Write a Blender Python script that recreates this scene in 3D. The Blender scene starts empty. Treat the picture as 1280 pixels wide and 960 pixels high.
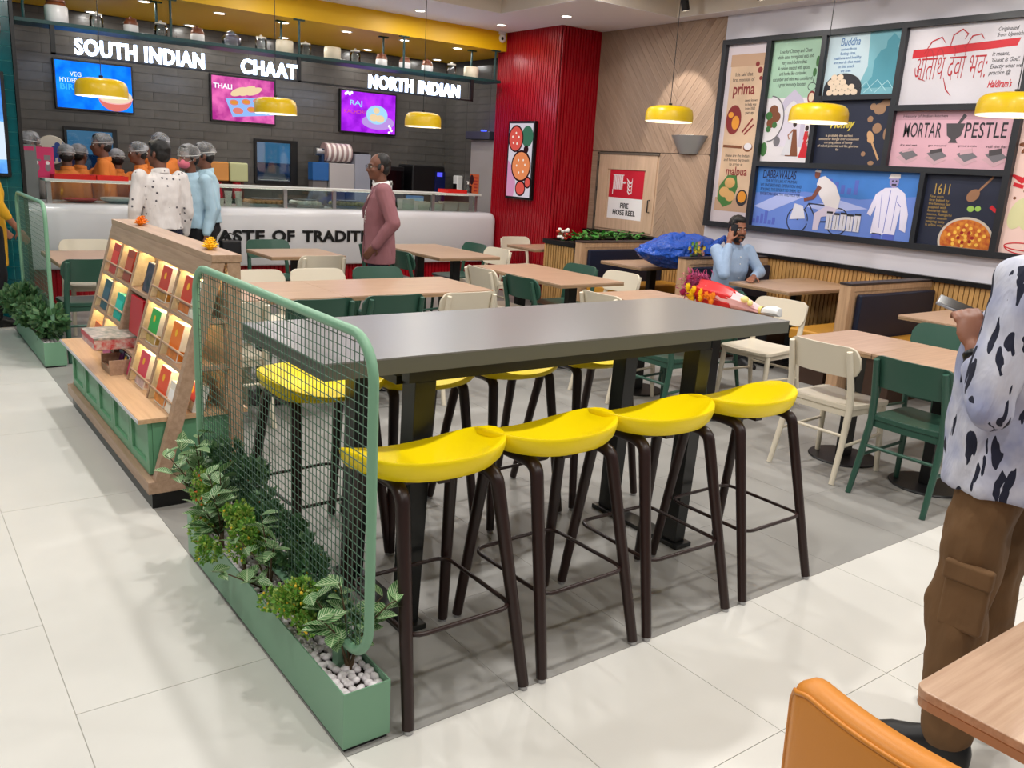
import bpy, bmesh, math, random
from mathutils import Vector, Matrix, Euler, noise
S = bpy.context.scene
COL = S.collection
PI = math.pi
R = math.radians
random.seed(7)

# ------------------------------------------------------------------ camera
CAM_H = 1.65
cam_d = bpy.data.cameras.new('camera')
cam = bpy.data.objects.new('camera', cam_d)
COL.objects.link(cam)
cam_d.sensor_width = 36.0
cam_d.lens = 1063.87 / 1280 * 36.0
cam_d.clip_start = 0.03
def cam_axes(yaw, pitch, roll):
    f = Vector((math.sin(yaw)*math.cos(pitch), math.cos(yaw)*math.cos(pitch), -math.sin(pitch)))
    r = Vector((math.cos(yaw), -math.sin(yaw), 0))
    u = r.cross(f)
    c, s = math.cos(roll), math.sin(roll)
    return c*r + s*u, -s*r + c*u, f
_r, _u, _f = cam_axes(R(37.189), R(14.27), R(3.458))
cam.matrix_world = Matrix(((_r.x, _u.x, -_f.x, 0), (_r.y, _u.y, -_f.y, 0), (_r.z, _u.z, -_f.z, CAM_H), (0, 0, 0, 1)))
S.camera = cam

# ------------------------------------------------------------------ world, exposure, general lamps
w = bpy.data.worlds.new('world')
S.world = w
w.use_nodes = True
w.node_tree.nodes['Background'].inputs[0].default_value = (0.96, 0.97, 1.0, 1)
w.node_tree.nodes['Background'].inputs[1].default_value = 0.17
S.view_settings.view_transform = 'Standard'
S.view_settings.look = 'None'
S.view_settings.gamma = 1.0
S.view_settings.exposure = -0.15
S.view_settings.use_curve_mapping = False

def area(name, loc, size, power, color=(1, 0.975, 0.935), target=None, shape='DISK', size_y=None, spread=None):
    d = bpy.data.lights.new(name, 'AREA')
    d.shape = shape
    d.size = size
    if size_y: d.size_y = size_y
    d.energy = power
    d.color = color
    if spread: d.spread = spread
    o = bpy.data.objects.new(name, d)
    COL.objects.link(o)
    o.location = loc
    if target is not None:
        o.rotation_euler = (Vector(target) - Vector(loc)).to_track_quat('-Z', 'Y').to_euler()
    return o
def spot(name, loc, target, power, angle, blend=0.5, color=(1, 0.93, 0.84), rad=0.03):
    d = bpy.data.lights.new(name, 'SPOT')
    d.energy = power; d.spot_size = angle; d.spot_blend = blend; d.color = color; d.shadow_soft_size = rad
    o = bpy.data.objects.new(name, d)
    COL.objects.link(o)
    o.location = loc
    o.rotation_euler = (Vector(target) - Vector(loc)).to_track_quat('-Z', 'Y').to_euler()
    return o
# recessed lamps of the dining hall (grid in the ceiling tray)
for lx in (-0.4, 1.75, 3.9, 5.6):
    for ly in (-0.3, 2.0, 4.3, 6.5):
        area('tray_lamp', (lx, ly, 3.52), 0.13, 33)
for lx, ly in ((1.8, 8.9), (3.6, 8.95), (5.31, 9.05), (6.2, 9.0), (6.35, 7.6)):
    area('soffit_lamp', (lx, ly, 3.30), 0.12, 10 if lx < 6.3 else 3)
# canopy lamps above the kitchen
for lx in (2.52, 3.30, 4.02, 4.78, 5.55, 6.32):
    area('canopy_lamp', (lx, 10.02, 3.08), 0.09, 7)
for lx in (2.28, 3.37, 4.53, 5.73, 6.80):
    area('canopy_lamp', (lx, 11.2, 3.08), 0.09, 4)
# track spots washing the poster wall and the plank wall
for ly in (2.4, 3.2, 3.9, 4.6, 5.3, 6.1):
    spot('track_lamp', (6.3, ly, 3.5), (7.5, ly, 2.35), 30, R(60), 0.4)
spot('track_lamp', (6.75, 6.95, 3.2), (7.5, 6.98, 2.2), 62, R(52), 0.25)

# ------------------------------------------------------------------ materials
def lin(c):
    return tuple((x/255/12.92) if x/255 <= 0.04045 else ((x/255+0.055)/1.055)**2.4 for x in c)
MATS = {}
def mat(name, rgb, rough=0.5, metal=0.0, bump=0.0, bscale=60, var=0.0, vscale=4, emit=0.0, coat=0.0, spec=0.5, trans=0.0, ior=1.45, alpha=1.0, stretch=None, vrgb=None):
    if name in MATS: return MATS[name]
    m = bpy.data.materials.new(name)
    m.use_nodes = True
    nt = m.node_tree
    b = nt.nodes['Principled BSDF']
    col = (*lin(rgb), 1)
    b.inputs['Base Color'].default_value = col
    b.inputs['Roughness'].default_value = rough
    b.inputs['Metallic'].default_value = metal
    b.inputs['Specular IOR Level'].default_value = spec
    b.inputs['Coat Weight'].default_value = coat
    b.inputs['Coat Roughness'].default_value = 0.08
    b.inputs['Transmission Weight'].default_value = trans
    b.inputs['IOR'].default_value = ior
    b.inputs['Alpha'].default_value = alpha
    if emit > 0:
        b.inputs['Emission Color'].default_value = col
        b.inputs['Emission Strength'].default_value = emit
    if bump or var:
        tc = nt.nodes.new('ShaderNodeTexCoord')
        mp = nt.nodes.new('ShaderNodeMapping')
        nt.links.new(tc.outputs['Object'], mp.inputs['Vector'])
        if stretch: mp.inputs['Scale'].default_value = stretch
    if bump:
        n = nt.nodes.new('ShaderNodeTexNoise')
        n.inputs['Scale'].default_value = bscale
        n.inputs['Detail'].default_value = 3
        nt.links.new(mp.outputs[0], n.inputs['Vector'])
        bp = nt.nodes.new('ShaderNodeBump')
        bp.inputs['Strength'].default_value = bump
        bp.inputs['Distance'].default_value = 0.01
        nt.links.new(n.outputs['Fac'], bp.inputs['Height'])
        nt.links.new(bp.outputs[0], b.inputs['Normal'])
    if var:
        n2 = nt.nodes.new('ShaderNodeTexNoise')
        n2.inputs['Scale'].default_value = vscale
        n2.inputs['Detail'].default_value = 4
        nt.links.new(mp.outputs[0], n2.inputs['Vector'])
        rp = nt.nodes.new('ShaderNodeValToRGB')
        rp.color_ramp.elements[0].position = 0.3
        rp.color_ramp.elements[1].position = 0.7
        d = lin(vrgb) if vrgb else tuple(max(0, x*(1-var)) for x in col[:3])
        rp.color_ramp.elements[0].color = (*d, 1)
        rp.color_ramp.elements[1].color = col
        nt.links.new(n2.outputs['Fac'], rp.inputs['Fac'])
        nt.links.new(rp.outputs[0], b.inputs['Base Color'])
    MATS[name] = m
    return m
def wood(name, rgb, dark, scale=(1.5, 30, 30), rough=0.45, rand=0.0):
    """long grain along the object's local x"""
    if name in MATS: return MATS[name]
    m = mat(name, rgb, rough)
    nt = m.node_tree; b = nt.nodes['Principled BSDF']
    tc = nt.nodes.new('ShaderNodeTexCoord'); mp = nt.nodes.new('ShaderNodeMapping')
    mp.inputs['Scale'].default_value = scale
    nt.links.new(tc.outputs['Object'], mp.inputs['Vector'])
    n = nt.nodes.new('ShaderNodeTexNoise'); n.inputs['Scale'].default_value = 2.2; n.inputs['Detail'].default_value = 6
    n.inputs['Roughness'].default_value = 0.65
    nt.links.new(mp.outputs[0], n.inputs['Vector'])
    rp = nt.nodes.new('ShaderNodeValToRGB')
    rp.color_ramp.elements[0].position = 0.32; rp.color_ramp.elements[1].position = 0.62
    rp.color_ramp.elements[0].color = (*lin(dark), 1); rp.color_ramp.elements[1].color = (*lin(rgb), 1)
    nt.links.new(n.outputs['Fac'], rp.inputs['Fac'])
    if rand:
        oi = nt.nodes.new('ShaderNodeObjectInfo')
        mr = nt.nodes.new('ShaderNodeMapRange'); mr.inputs[3].default_value = 1-rand; mr.inputs[4].default_value = 1+rand*0.5
        nt.links.new(oi.outputs['Random'], mr.inputs[0])
        mx = nt.nodes.new('ShaderNodeMix'); mx.data_type = 'RGBA'; mx.blend_type = 'MULTIPLY'; mx.inputs[0].default_value = 1
        nt.links.new(rp.outputs[0], mx.inputs[6]); nt.links.new(mr.outputs[0], mx.inputs[7])
        nt.links.new(mx.outputs[2], b.inputs['Base Color'])
    else:
        nt.links.new(rp.outputs[0], b.inputs['Base Color'])
    return m
def emis(name, rgb, s=1.0):
    if name in MATS: return MATS[name]
    m = bpy.data.materials.new(name); m.use_nodes = True
    nt = m.node_tree; nt.nodes.clear()
    e = nt.nodes.new('ShaderNodeEmission'); e.inputs[0].default_value = (*lin(rgb), 1); e.inputs[1].default_value = s
    o = nt.nodes.new('ShaderNodeOutputMaterial'); nt.links.new(e.outputs[0], o.inputs[0])
    MATS[name] = m
    return m
def glassy(name, tint=(235, 245, 245), mixf=0.88, rough=0.03):
    """thin pane: mostly clear, some gloss"""
    if name in MATS: return MATS[name]
    m = bpy.data.materials.new(name); m.use_nodes = True
    nt = m.node_tree; nt.nodes.clear()
    t = nt.nodes.new('ShaderNodeBsdfTransparent'); t.inputs[0].default_value = (*lin(tint), 1)
    g = nt.nodes.new('ShaderNodeBsdfGlossy'); g.inputs['Roughness'].default_value = rough
    f = nt.nodes.new('ShaderNodeFresnel'); f.inputs[0].default_value = 1.45
    ad = nt.nodes.new('ShaderNodeMath'); ad.operation = 'ADD'; ad.inputs[1].default_value = 1-mixf-0.04; ad.use_clamp = True
    nt.links.new(f.outputs[0], ad.inputs[0])
    mx = nt.nodes.new('ShaderNodeMixShader')
    o = nt.nodes.new('ShaderNodeOutputMaterial')
    nt.links.new(ad.outputs[0], mx.inputs[0]); nt.links.new(t.outputs[0], mx.inputs[1]); nt.links.new(g.outputs[0], mx.inputs[2])
    nt.links.new(mx.outputs[0], o.inputs[0])
    MATS[name] = m
    return m

# ------------------------------------------------------------------ mesh builder
class MB:
    def __init__(s): s.v = []; s.f = []; s.m = []; s.cur = 0
    def add(s, vs, fs):
        o = len(s.v); s.v.extend([tuple(v) for v in vs])
        for f in fs: s.f.append(tuple(i+o for i in f)); s.m.append(s.cur)
        return s
    def box(s, x0, x1, y0, y1, z0, z1):
        return s.add([(x0,y0,z0),(x1,y0,z0),(x1,y1,z0),(x0,y1,z0),(x0,y0,z1),(x1,y0,z1),(x1,y1,z1),(x0,y1,z1)],
                     [(0,3,2,1),(4,5,6,7),(0,1,5,4),(1,2,6,5),(2,3,7,6),(3,0,4,7)])
    def obox(s, c, sx, sy, sz, M=None):
        vs = []
        for k in (-1, 1):
            for (i, j) in ((-1,-1),(1,-1),(1,1),(-1,1)):
                p = Vector((i*sx/2, j*sy/2, k*sz/2))
                if M is not None: p = M @ p
                vs.append(p + Vector(c))
        return s.add(vs, [(0,3,2,1),(4,5,6,7),(0,1,5,4),(1,2,6,5),(2,3,7,6),(3,0,4,7)])
    def loft(s, rings, cap=True, closed=True):
        n = len(rings[0]); vs = [p for r in rings for p in r]; fs = []
        for i in range(len(rings)-1):
            for j in range(n if closed else n-1):
                a = i*n+j; b = i*n+(j+1) % n
                fs.append((a, b, b+n, a+n))
        if cap:
            fs.append(tuple(range(n-1, -1, -1))); fs.append(tuple((len(rings)-1)*n+j for j in range(n)))
        return s.add(vs, fs)
    def lathe(s, prof, n=24, c=(0,0,0), cap=True):
        rings = [[(c[0]+r*math.cos(2*PI*j/n), c[1]+r*math.sin(2*PI*j/n), c[2]+z) for j in range(n)] for r, z in prof]
        return s.loft(rings, cap)
    def tube(s, path, r, n=8, closed=False, cap=True, rad=None):
        path = [Vector(p) for p in path]; L = len(path); rings = []
        up = None
        for i, p in enumerate(path):
            if closed: t = path[(i+1) % L] - path[i-1]
            else: t = path[min(i+1, L-1)] - path[max(i-1, 0)]
            if t.length < 1e-9: t = Vector((0,0,1))
            t.normalize()
            if up is None:
                up = Vector((0,0,1)) if abs(t.z) < 0.9 else Vector((0,1,0))
            a = t.cross(up)
            if a.length < 1e-6: a = t.cross(Vector((1,0,0.1)))
            a.normalize(); b = a.cross(t).normalized(); up = b
            rr = rad[i] if rad else r
            rings.append([p + rr*(math.cos(2*PI*j/n)*a + math.sin(2*PI*j/n)*b) for j in range(n)])
        if closed:
            rings.append(rings[0]); return s.loft(rings, False)
        return s.loft(rings, cap)
    def cyl(s, p0, p1, r0, r1=None, n=12):
        return s.tube([p0, p1], r0, n, rad=[r0, r0 if r1 is None else r1])
    def ell(s, c, rx, ry, rz, nu=16, nv=10, M=None):
        vs = [Vector((0,0,-rz))]
        for i in range(1, nv):
            ph = -PI/2 + PI*i/nv
            for j in range(nu):
                th = 2*PI*j/nu
                vs.append(Vector((rx*math.cos(ph)*math.cos(th), ry*math.cos(ph)*math.sin(th), rz*math.sin(ph))))
        vs.append(Vector((0,0,rz)))
        fs = [(0, 1+(j+1) % nu, 1+j) for j in range(nu)]
        for i in range(nv-2):
            for j in range(nu):
                a = 1+i*nu+j; b = 1+i*nu+(j+1) % nu
                fs.append((a, b, b+nu, a+nu))
        t = len(vs)-1; o = 1+(nv-2)*nu
        fs += [(o+j, o+(j+1) % nu, t) for j in range(nu)]
        c = Vector(c)
        return s.add([((M @ v) if M is not None else v)+c for v in vs], fs)
    def cap(s, p0, p1, r0, r1, n=12):
        """tapered capsule"""
        p0 = Vector(p0); p1 = Vector(p1); d = p1-p0
        if d.length < 1e-6: return s.ell(p0, r0, r0, r0)
        d.normalize()
        path = []; rad = []
        for k in range(4):
            a = PI/2*(k/4); path.append(p0 - d*r0*math.cos(a)); rad.append(max(r0*math.sin(a), r0*0.02))
        path.append(p0); rad.append(r0); path.append(p1); rad.append(r1)
        for k in range(3, -1, -1):
            a = PI/2*(k/4); path.append(p1 + d*r1*math.cos(a)); rad.append(max(r1*math.sin(a), r1*0.02))
        return s.tube(path, r0, n, rad=rad)
    def prism(s, poly, z0, z1):
        """2D polygon (x,y) extruded in z"""
        n = len(poly)
        a = sum(poly[i][0]*poly[(i+1) % n][1]-poly[(i+1) % n][0]*poly[i][1] for i in range(n))
        if a < 0: poly = poly[::-1]
        vs = [(x, y, z0) for x, y in poly]+[(x, y, z1) for x, y in poly]
        fs = [tuple(range(n-1, -1, -1)), tuple(range(n, 2*n))]+[(i, (i+1) % n, n+(i+1) % n, n+i) for i in range(n)]
        return s.add(vs, fs)
    def xf(s, M):
        s.v = [tuple(M @ Vector(v)) for v in s.v]; return s
    def mesh(s, name, mats, smooth=None):
        me = bpy.data.meshes.new(name)
        me.from_pydata(s.v, [], s.f); me.validate(verbose=False)
        for m in (mats if isinstance(mats, (list, tuple)) else [mats]): me.materials.append(m)
        if len(me.polygons) == len(s.m): me.polygons.foreach_set('material_index', s.m)
        if smooth is not None:
            me.polygons.foreach_set('use_smooth', [True]*len(me.polygons))
            me.update()
            if smooth < 180: me.set_sharp_from_angle(angle=R(smooth))
        me.update()
        return me
def link(name, me, parent=None, M=None):
    o = bpy.data.objects.new(name, me)
    COL.objects.link(o)
    if parent is not None:
        o.parent = parent
        CHILD.setdefault(parent.name, []).append(o)
    if M is not None: o.matrix_local = M
    return o
CHILD = {}
def obj(name, b, m, parent=None, smooth=None, bevel=0, seg=2, M=None, kind=None):
    o = link(name, b.mesh(name, m, smooth), parent, M)
    if bevel:
        md = o.modifiers.new('bevel', 'BEVEL'); md.width = bevel; md.segments = seg; md.limit_method = 'ANGLE'; md.angle_limit = R(40)
        o.data.polygons.foreach_set('use_smooth', [True]*len(o.data.polygons)); md.harden_normals = True
        o.data.set_sharp_from_angle(angle=R(180))
    if kind: o['kind'] = kind
    return o
def tag(o, label, cat, group=None):
    o['label'] = label; o['category'] = cat
    if group: o['group'] = group
    return o
def thing(name, label, cat, loc=(0,0,0), rz=0, group=None, M=None):
    o = bpy.data.objects.new(name, None)
    o.empty_display_size = 0.1
    COL.objects.link(o)
    if M is not None: o.matrix_world = M
    else:
        o.location = loc; o.rotation_euler = (0, 0, rz)
    return tag(o, label, cat, group)
def kids(o): return CHILD.get(o.name, [])
KIDS = {}
def dup(root, loc, rz, label, group=None):
    r = root.copy(); COL.objects.link(r); r.location = loc; r.rotation_euler = (0, 0, rz)
    r['label'] = label
    if group: r['group'] = group
    if root.name not in KIDS: KIDS[root.name] = [(c, kids(c)) for c in kids(root)]
    for c, gs in KIDS[root.name]:
        d = c.copy(); COL.objects.link(d); d.parent = r
        for g in gs:
            e = g.copy(); COL.objects.link(e); e.parent = d
    return r
def struct(name, b, m, parent=None, smooth=None, bevel=0):
    o = obj(name, b, m, parent, smooth, bevel)
    if parent is None: o['kind'] = 'structure'
    return o
def frameM(o, x, y):
    """matrix with local x, y axes given and origin o"""
    x = Vector(x).normalized(); y = Vector(y).normalized(); z = x.cross(y)
    return Matrix(((x.x, y.x, z.x, o[0]), (x.y, y.y, z.y, o[1]), (x.z, y.z, z.z, o[2]), (0,0,0,1)))
ORD = ['first','second','third','fourth','fifth','sixth','seventh','eighth','ninth','tenth','eleventh','twelfth','thirteenth','fourteenth','fifteenth','sixteenth','seventeenth','eighteenth','nineteenth','twentieth']
# a scratch scene keeps evaluation of single objects quick
SCR = bpy.data.scenes.new('scratch')
def evaluated_mesh(o):
    SCR.collection.objects.link(o)
    vl = SCR.view_layers[0]
    vl.update()
    me = bpy.data.meshes.new_from_object(o.evaluated_get(vl.depsgraph))
    bpy.data.objects.remove(o)
    return me
# ------------------------------------------------------------------ flat print: shapes drawn in a local x,y plane
def text_obj(name, body, cx, cy, wd, ht, z, m, parent, depth=0.001, shear=0.0, bold=0.0, align='CENTER', space=1.0, cspace=1.0):
    c = bpy.data.curves.new(name, 'FONT')
    c.body = body; c.align_x = align; c.shear = shear; c.offset = bold; c.resolution_u = 3; c.space_line = space; c.space_character = cspace
    c.extrude = 0.05
    me = evaluated_mesh(bpy.data.objects.new('tmp', c))
    bpy.data.curves.remove(c)
    vs = [v.co for v in me.vertices]
    x0 = min(v.x for v in vs); x1 = max(v.x for v in vs); y0 = min(v.y for v in vs); y1 = max(v.y for v in vs)
    for v in me.vertices:
        v.co = Vector((cx+((v.co.x-x0)/(x1-x0)-0.5)*wd, cy+((v.co.y-y0)/(y1-y0)-0.5)*ht, z+(v.co.z/0.1+0.5)*depth))
    me.materials.clear(); me.materials.append(m)
    me.name = name
    return link(name, me, parent)
def ell2(cx, cy, rx, ry=None, n=28, a0=0, a1=2*PI, rot=0):
    ry = rx if ry is None else ry
    full = abs(a1-a0-2*PI) < 1e-6
    pts = []
    for i in range(n if full else n+1):
        a = a0+(a1-a0)*i/n
        x = rx*math.cos(a); y = ry*math.sin(a)
        pts.append((cx+x*math.cos(rot)-y*math.sin(rot), cy+x*math.sin(rot)+y*math.cos(rot)))
    return pts
def rect2(x0, x1, y0, y1): return [(x0,y0),(x1,y0),(x1,y1),(x0,y1)]
def stroke2(pts, wd):
    """ribbon polygon along an open polyline"""
    L = []; Rr = []
    n = len(pts)
    for i, (x, y) in enumerate(pts):
        a = pts[max(i-1, 0)]; b = pts[min(i+1, n-1)]
        dx = b[0]-a[0]; dy = b[1]-a[1]; l = math.hypot(dx, dy) or 1
        ww = wd[i] if isinstance(wd, (list, tuple)) else wd
        L.append((x-dy/l*ww/2, y+dx/l*ww/2)); Rr.append((x+dy/l*ww/2, y-dx/l*ww/2))
    return (L, Rr)
def art(name, shapes, z, m, parent, th=0.001):
    if 1 < len(shapes) <= 8:
        for i, sh in enumerate(shapes): o = art(name, [sh], z+0.00012*i, m, parent, th)
        return o
    b = MB()
    for sh in shapes:
        if isinstance(sh, tuple) and len(sh) == 2 and isinstance(sh[0], list):
            L, Rr = sh
            for i in range(len(L)-1):
                b.prism([L[i], L[i+1], Rr[i+1], Rr[i]], z, z+th)
        else: b.prism(sh, z, z+th)
    return obj('printed_'+name, b, m, parent)
# ------------------------------------------------------------------ shared materials
M_tile = mat('white_floor_tile', (219,217,211), 0.38, var=0.05, vscale=3)
M_gray = mat('gray_floor_tile', (156,154,150), 0.42, var=0.10, vscale=2.5)
M_grout = mat('grout', (192,189,182), 0.8)
M_ceil = mat('ceiling_paint', (232,228,232), 0.7)
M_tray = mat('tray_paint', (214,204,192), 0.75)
M_wallw = mat('gloss_white_wall', (208,206,216), 0.28, bump=0.02, bscale=8)
M_yel = mat('canopy_yellow', (238,186,8), 0.45)
M_red = mat('red_lacquer', (156,2,22), 0.3)
M_teal = mat('teal_glaze', (6,94,102), 0.12, var=0.25, vscale=9)
M_teal2 = mat('teal_grout', (92,182,180), 0.7)
M_ktile = mat('charcoal_glazed_tile', (94,91,87), 0.22, var=0.22, vscale=5, bump=0.05, bscale=20)
M_kgrout = mat('charcoal_grout', (66,66,66), 0.8)
M_black = mat('black_metal', (22,22,24), 0.4)
M_blackp = mat('black_plastic', (14,14,16), 0.35)
M_frame = mat('frame_charcoal', (38,40,46), 0.35)
M_wood = wood('table_oak', (194,162,136), (174,140,114), (1.2, 26, 26), 0.3)
M_wedge = mat('table_edge', (150,122,92), 0.5)
M_panelw = wood('booth_oak', (196,160,126), (172,136,104), (20, 20, 1.2), 0.5)
M_plank = wood('plank_oak', (172,146,126), (150,125,104), (1.0, 26, 26), 0.5, 0.10)
M_slat = wood('slat_oak', (196,154,96), (168,126,74), (22, 22, 1.0), 0.5, 0.12)
M_corian = mat('white_solid_surface', (216,215,218), 0.16)
M_navy = mat('navy_leather', (22,30,52), 0.42, bump=0.04, bscale=180)
M_tan = mat('mustard_leather', (196,140,52), 0.45, bump=0.03, bscale=160)
M_green = mat('green_powder_coat', (122,166,136), 0.42)
M_green2 = mat('cabinet_green', (104,158,122), 0.45)
M_white = mat('white_plastic', (238,236,232), 0.35)
M_steel = mat('brushed_steel', (176,176,178), 0.32, 0.85)
M_gshelf = mat('bottle_green_metal', (16,58,58), 0.4)
M_shelfglass = glassy('display_glass', (232,242,240), 0.9)
M_dimwood = mat('grey_wood_shadowgap', (96,86,76), 0.7)

# ------------------------------------------------------------------ floor
b = MB().box(-3.5, 9.0, -2.0, 12.2, -0.12, -0.004)
floor = struct('floor', b, M_grout)
_tc = {}
def ftile(x0, x1, y0, y1, m):
    g = 0.0013 if m is M_tile else 0.0007
    sx, sy = round(x1-x0, 4), round(y1-y0, 4)
    k = (sx, sy, m.name)
    if k not in _tc:
        _tc[k] = MB().box(-sx/2+g, sx/2-g, -sy/2+g, sy/2-g, -0.006, 0).mesh('tile', m)
    o = link('tile', _tc[k], floor, Matrix.Translation(((x0+x1)/2, (y0+y1)/2, 0)))
xs = [0.93-0.59*i for i in range(7)]
for i in range(6):
    x1, x0 = xs[i], xs[i+1]
    if i % 2 == 0: js = [-1.9, -0.6, 1.3-0.6, 1.30, 2.49, 4.21, 5.40, 6.58, 7.76, 8.94, 10.12]
    else: js = [-1.9, -0.5, 0.7, 1.9, 3.08, 4.28, 5.46, 6.64, 7.82, 9.0, 10.1]
    for a, c in zip(js, js[1:]): ftile(x0, x1, a, c, M_tile)
ys = [1.9, 1.3, 0.7, 0.1, -0.5, -1.1, -1.7]
x = 0.93
while x < 6.8:
    x1 = 1.52 if x == 0.93 else x+0.6
    for a, c in zip(ys, ys[1:]): ftile(x, x1, c, a, M_tile)
    x = x1
x = 0.93
ci = 0
while x < 7.5:
    x1 = min(x+0.6, 7.53)
    y = 1.9
    first = 0.6 if ci % 2 else 1.2
    while y < 9.7:
        y1 = min(y+(first if y == 1.9 else 1.2), 9.7)
        ftile(x, x1, y, y1, M_gray); y = y1
    x = x1; ci += 1

# ------------------------------------------------------------------ ceiling
b = MB()
ZC, ZT = 3.33, 3.60
L = [(-3.5, 8.52), (5.99, 8.52), (5.99, 7.04), (7.29, 7.04), (7.29, -2.0), (9.0, -2.0), (9.0, 10.0), (-3.5, 10.0)]
b.prism(L, ZC, ZT-0.02)
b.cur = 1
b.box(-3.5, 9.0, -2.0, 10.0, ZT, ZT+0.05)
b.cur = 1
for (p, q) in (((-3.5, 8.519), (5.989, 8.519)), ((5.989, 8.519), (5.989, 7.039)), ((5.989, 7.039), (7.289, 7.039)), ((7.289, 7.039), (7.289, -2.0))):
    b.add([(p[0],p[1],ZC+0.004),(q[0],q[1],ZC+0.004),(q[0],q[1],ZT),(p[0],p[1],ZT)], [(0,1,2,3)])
ceiling = struct('ceiling', b, [M_ceil, M_tray])
# yellow canopy over the kitchen
b = MB().box(-1.2, 7.6, 9.62, 12.2, 3.10, 3.33)
struct('ceiling_canopy', b, M_yel, None)
M_lamp = emis('lamp_white', (255,246,232), 14)
_dl = MB().lathe([(0.001,-0.004),(0.052,-0.004),(0.052,-0.001)], 20).mesh('lamp_lens', M_lamp)
_dr = MB().lathe([(0.052,-0.002),(0.054,-0.008),(0.070,-0.006),(0.072,0.0)], 20, cap=False).mesh('lamp_ring', M_white, 60)
def downlight(x, y, z, i, where):
    t = thing('downlight', f'round recessed downlight, {i} {where}', 'ceiling light', (x, y, z), 0, 'recessed downlights')
    link('lamp_lens', _dl, t); link('lamp_ring', _dr, t)
for k, (x, y) in enumerate(((2.52,10.05),(3.30,10.05),(4.02,10.03),(4.78,9.97),(5.55,9.95),(6.32,9.93))):
    downlight(x, y, 3.10, ORD[k]+' from the left', 'in the front row of the yellow canopy')
for k, (x, y) in enumerate(((2.28,11.45),(3.37,11.4),(4.53,11.3),(5.73,11.3),(6.85,11.3))):
    downlight(x, y, 3.10, ORD[k]+' from the left', 'in the rear row of the yellow canopy')
for k, (x, y) in enumerate(((5.31,9.17),(6.45,9.15),(6.52,7.99))):
    downlight(x, y, 3.33, ORD[k]+' from the left', 'in the white soffit by the red wall')

# ------------------------------------------------------------------ walls
# plank wall and poster wall, both in the plane x = 7.5
b = MB().box(7.53, 7.75, 6.5, 8.6, 0, 3.4)
wall_planks = struct('wall_planks', b, M_dimwood)
def clip(poly, a, bb, c):
    """keep a*x+b*y<=c"""
    out = []
    for i in range(len(poly)):
        p, q = poly[i], poly[(i+1) % len(poly)]
        dp = a*p[0]+bb*p[1]-c; dq = a*q[0]+bb*q[1]-c
        if dp <= 0: out.append(p)
        if dp*dq < 0:
            t = dp/(dp-dq); out.append((p[0]+t*(q[0]-p[0]), p[1]+t*(q[1]-p[1])))
    return out
# wall local frame: u = -y (to the right as seen), v = z
PW = frameM((7.53, 8.49, 0), (0,-1,0), (0,0,1))
U1 = 8.49-6.5; UM = 8.49-7.12
def planks(u0, u1, v0, v1, sgn, holes=None):
    pw = 0.075; a = R(52)
    d = (math.cos(a), sgn*math.sin(a)); nrm = (-d[1], d[0])
    cs = [u*nrm[0]+v*nrm[1] for u in (u0, u1) for v in (v0, v1)]
    k = math.floor(min(cs)/pw)
    while k*pw < max(cs):
        p = rect2(u0+0.001, u1-0.001, v0+0.001, v1-0.001)
        p = clip(p, nrm[0], nrm[1], (k+1)*pw-0.0016)
        if len(p) > 2: p = clip(p, -nrm[0], -nrm[1], -(k*pw+0.0016))
        k += 1
        if len(p) < 3: continue
        ar = abs(sum(p[i][0]*p[(i+1) % len(p)][1]-p[(i+1) % len(p)][0]*p[i][1] for i in range(len(p))))/2
        if ar < 0.002: continue
        cu = sum(q[0] for q in p)/len(p); cv = sum(q[1] for q in p)/len(p)
        # local x along the plank so the grain follows it
        ang = math.atan2(d[1], d[0]); ca, sa = math.cos(-ang), math.sin(-ang)
        pl = [((x-cu)*ca-(y-cv)*sa, (x-cu)*sa+(y-cv)*ca) for x, y in p]
        M = PW @ Matrix.Translation((cu, cv, 0)) @ Matrix.Rotation(ang, 4, 'Z')
        o = obj('plank', MB().prism(pl, 0.001, 0.028+random.uniform(0, 0.0015)), M_plank, wall_planks)
        o.matrix_local = M
planks(0, UM, 1.915, 3.33, -1); planks(UM, U1, 1.915, 3.33, 1)
D0, D1 = 0.13, 1.20      # cupboard door opening
planks(D1, UM, 0.94, 1.91, 1); planks(UM, U1, 0.94, 1.91, -1)
planks(D0, D1, 2.14, 2.14+0.001, 1) if False else None
b = MB()
b.box(0.0, D0, 0.94, 1.91, 0.002, 0.028); 
o = obj('side_board', b, M_plank, wall_planks); o.matrix_local = PW
# ledge and white wall over the booths
b = MB().box(7.5, 7.75, -2.0, 6.497, 0.92, 3.4)
wall_right = struct('wall_right', b, M_wallw)
b = MB().box(7.43, 7.52, -2.0, 8.49, 0.895, 0.935)
struct('trim_1', b, M_blackp)
b = MB().box(7.475, 7.75, -2.0, 8.49, 0, 0.92)
wall_low = struct('wall_low', b, M_dimwood)
_sl = MB().box(-0.022, 0, -0.0175, 0.0175, 0.02, 0.893).mesh('slat', M_slat)
y = 2.0
while y < 7.1:
    link('slat', _sl, wall_low, Matrix.Translation((7.475, y, 0))); y += 0.044
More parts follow.
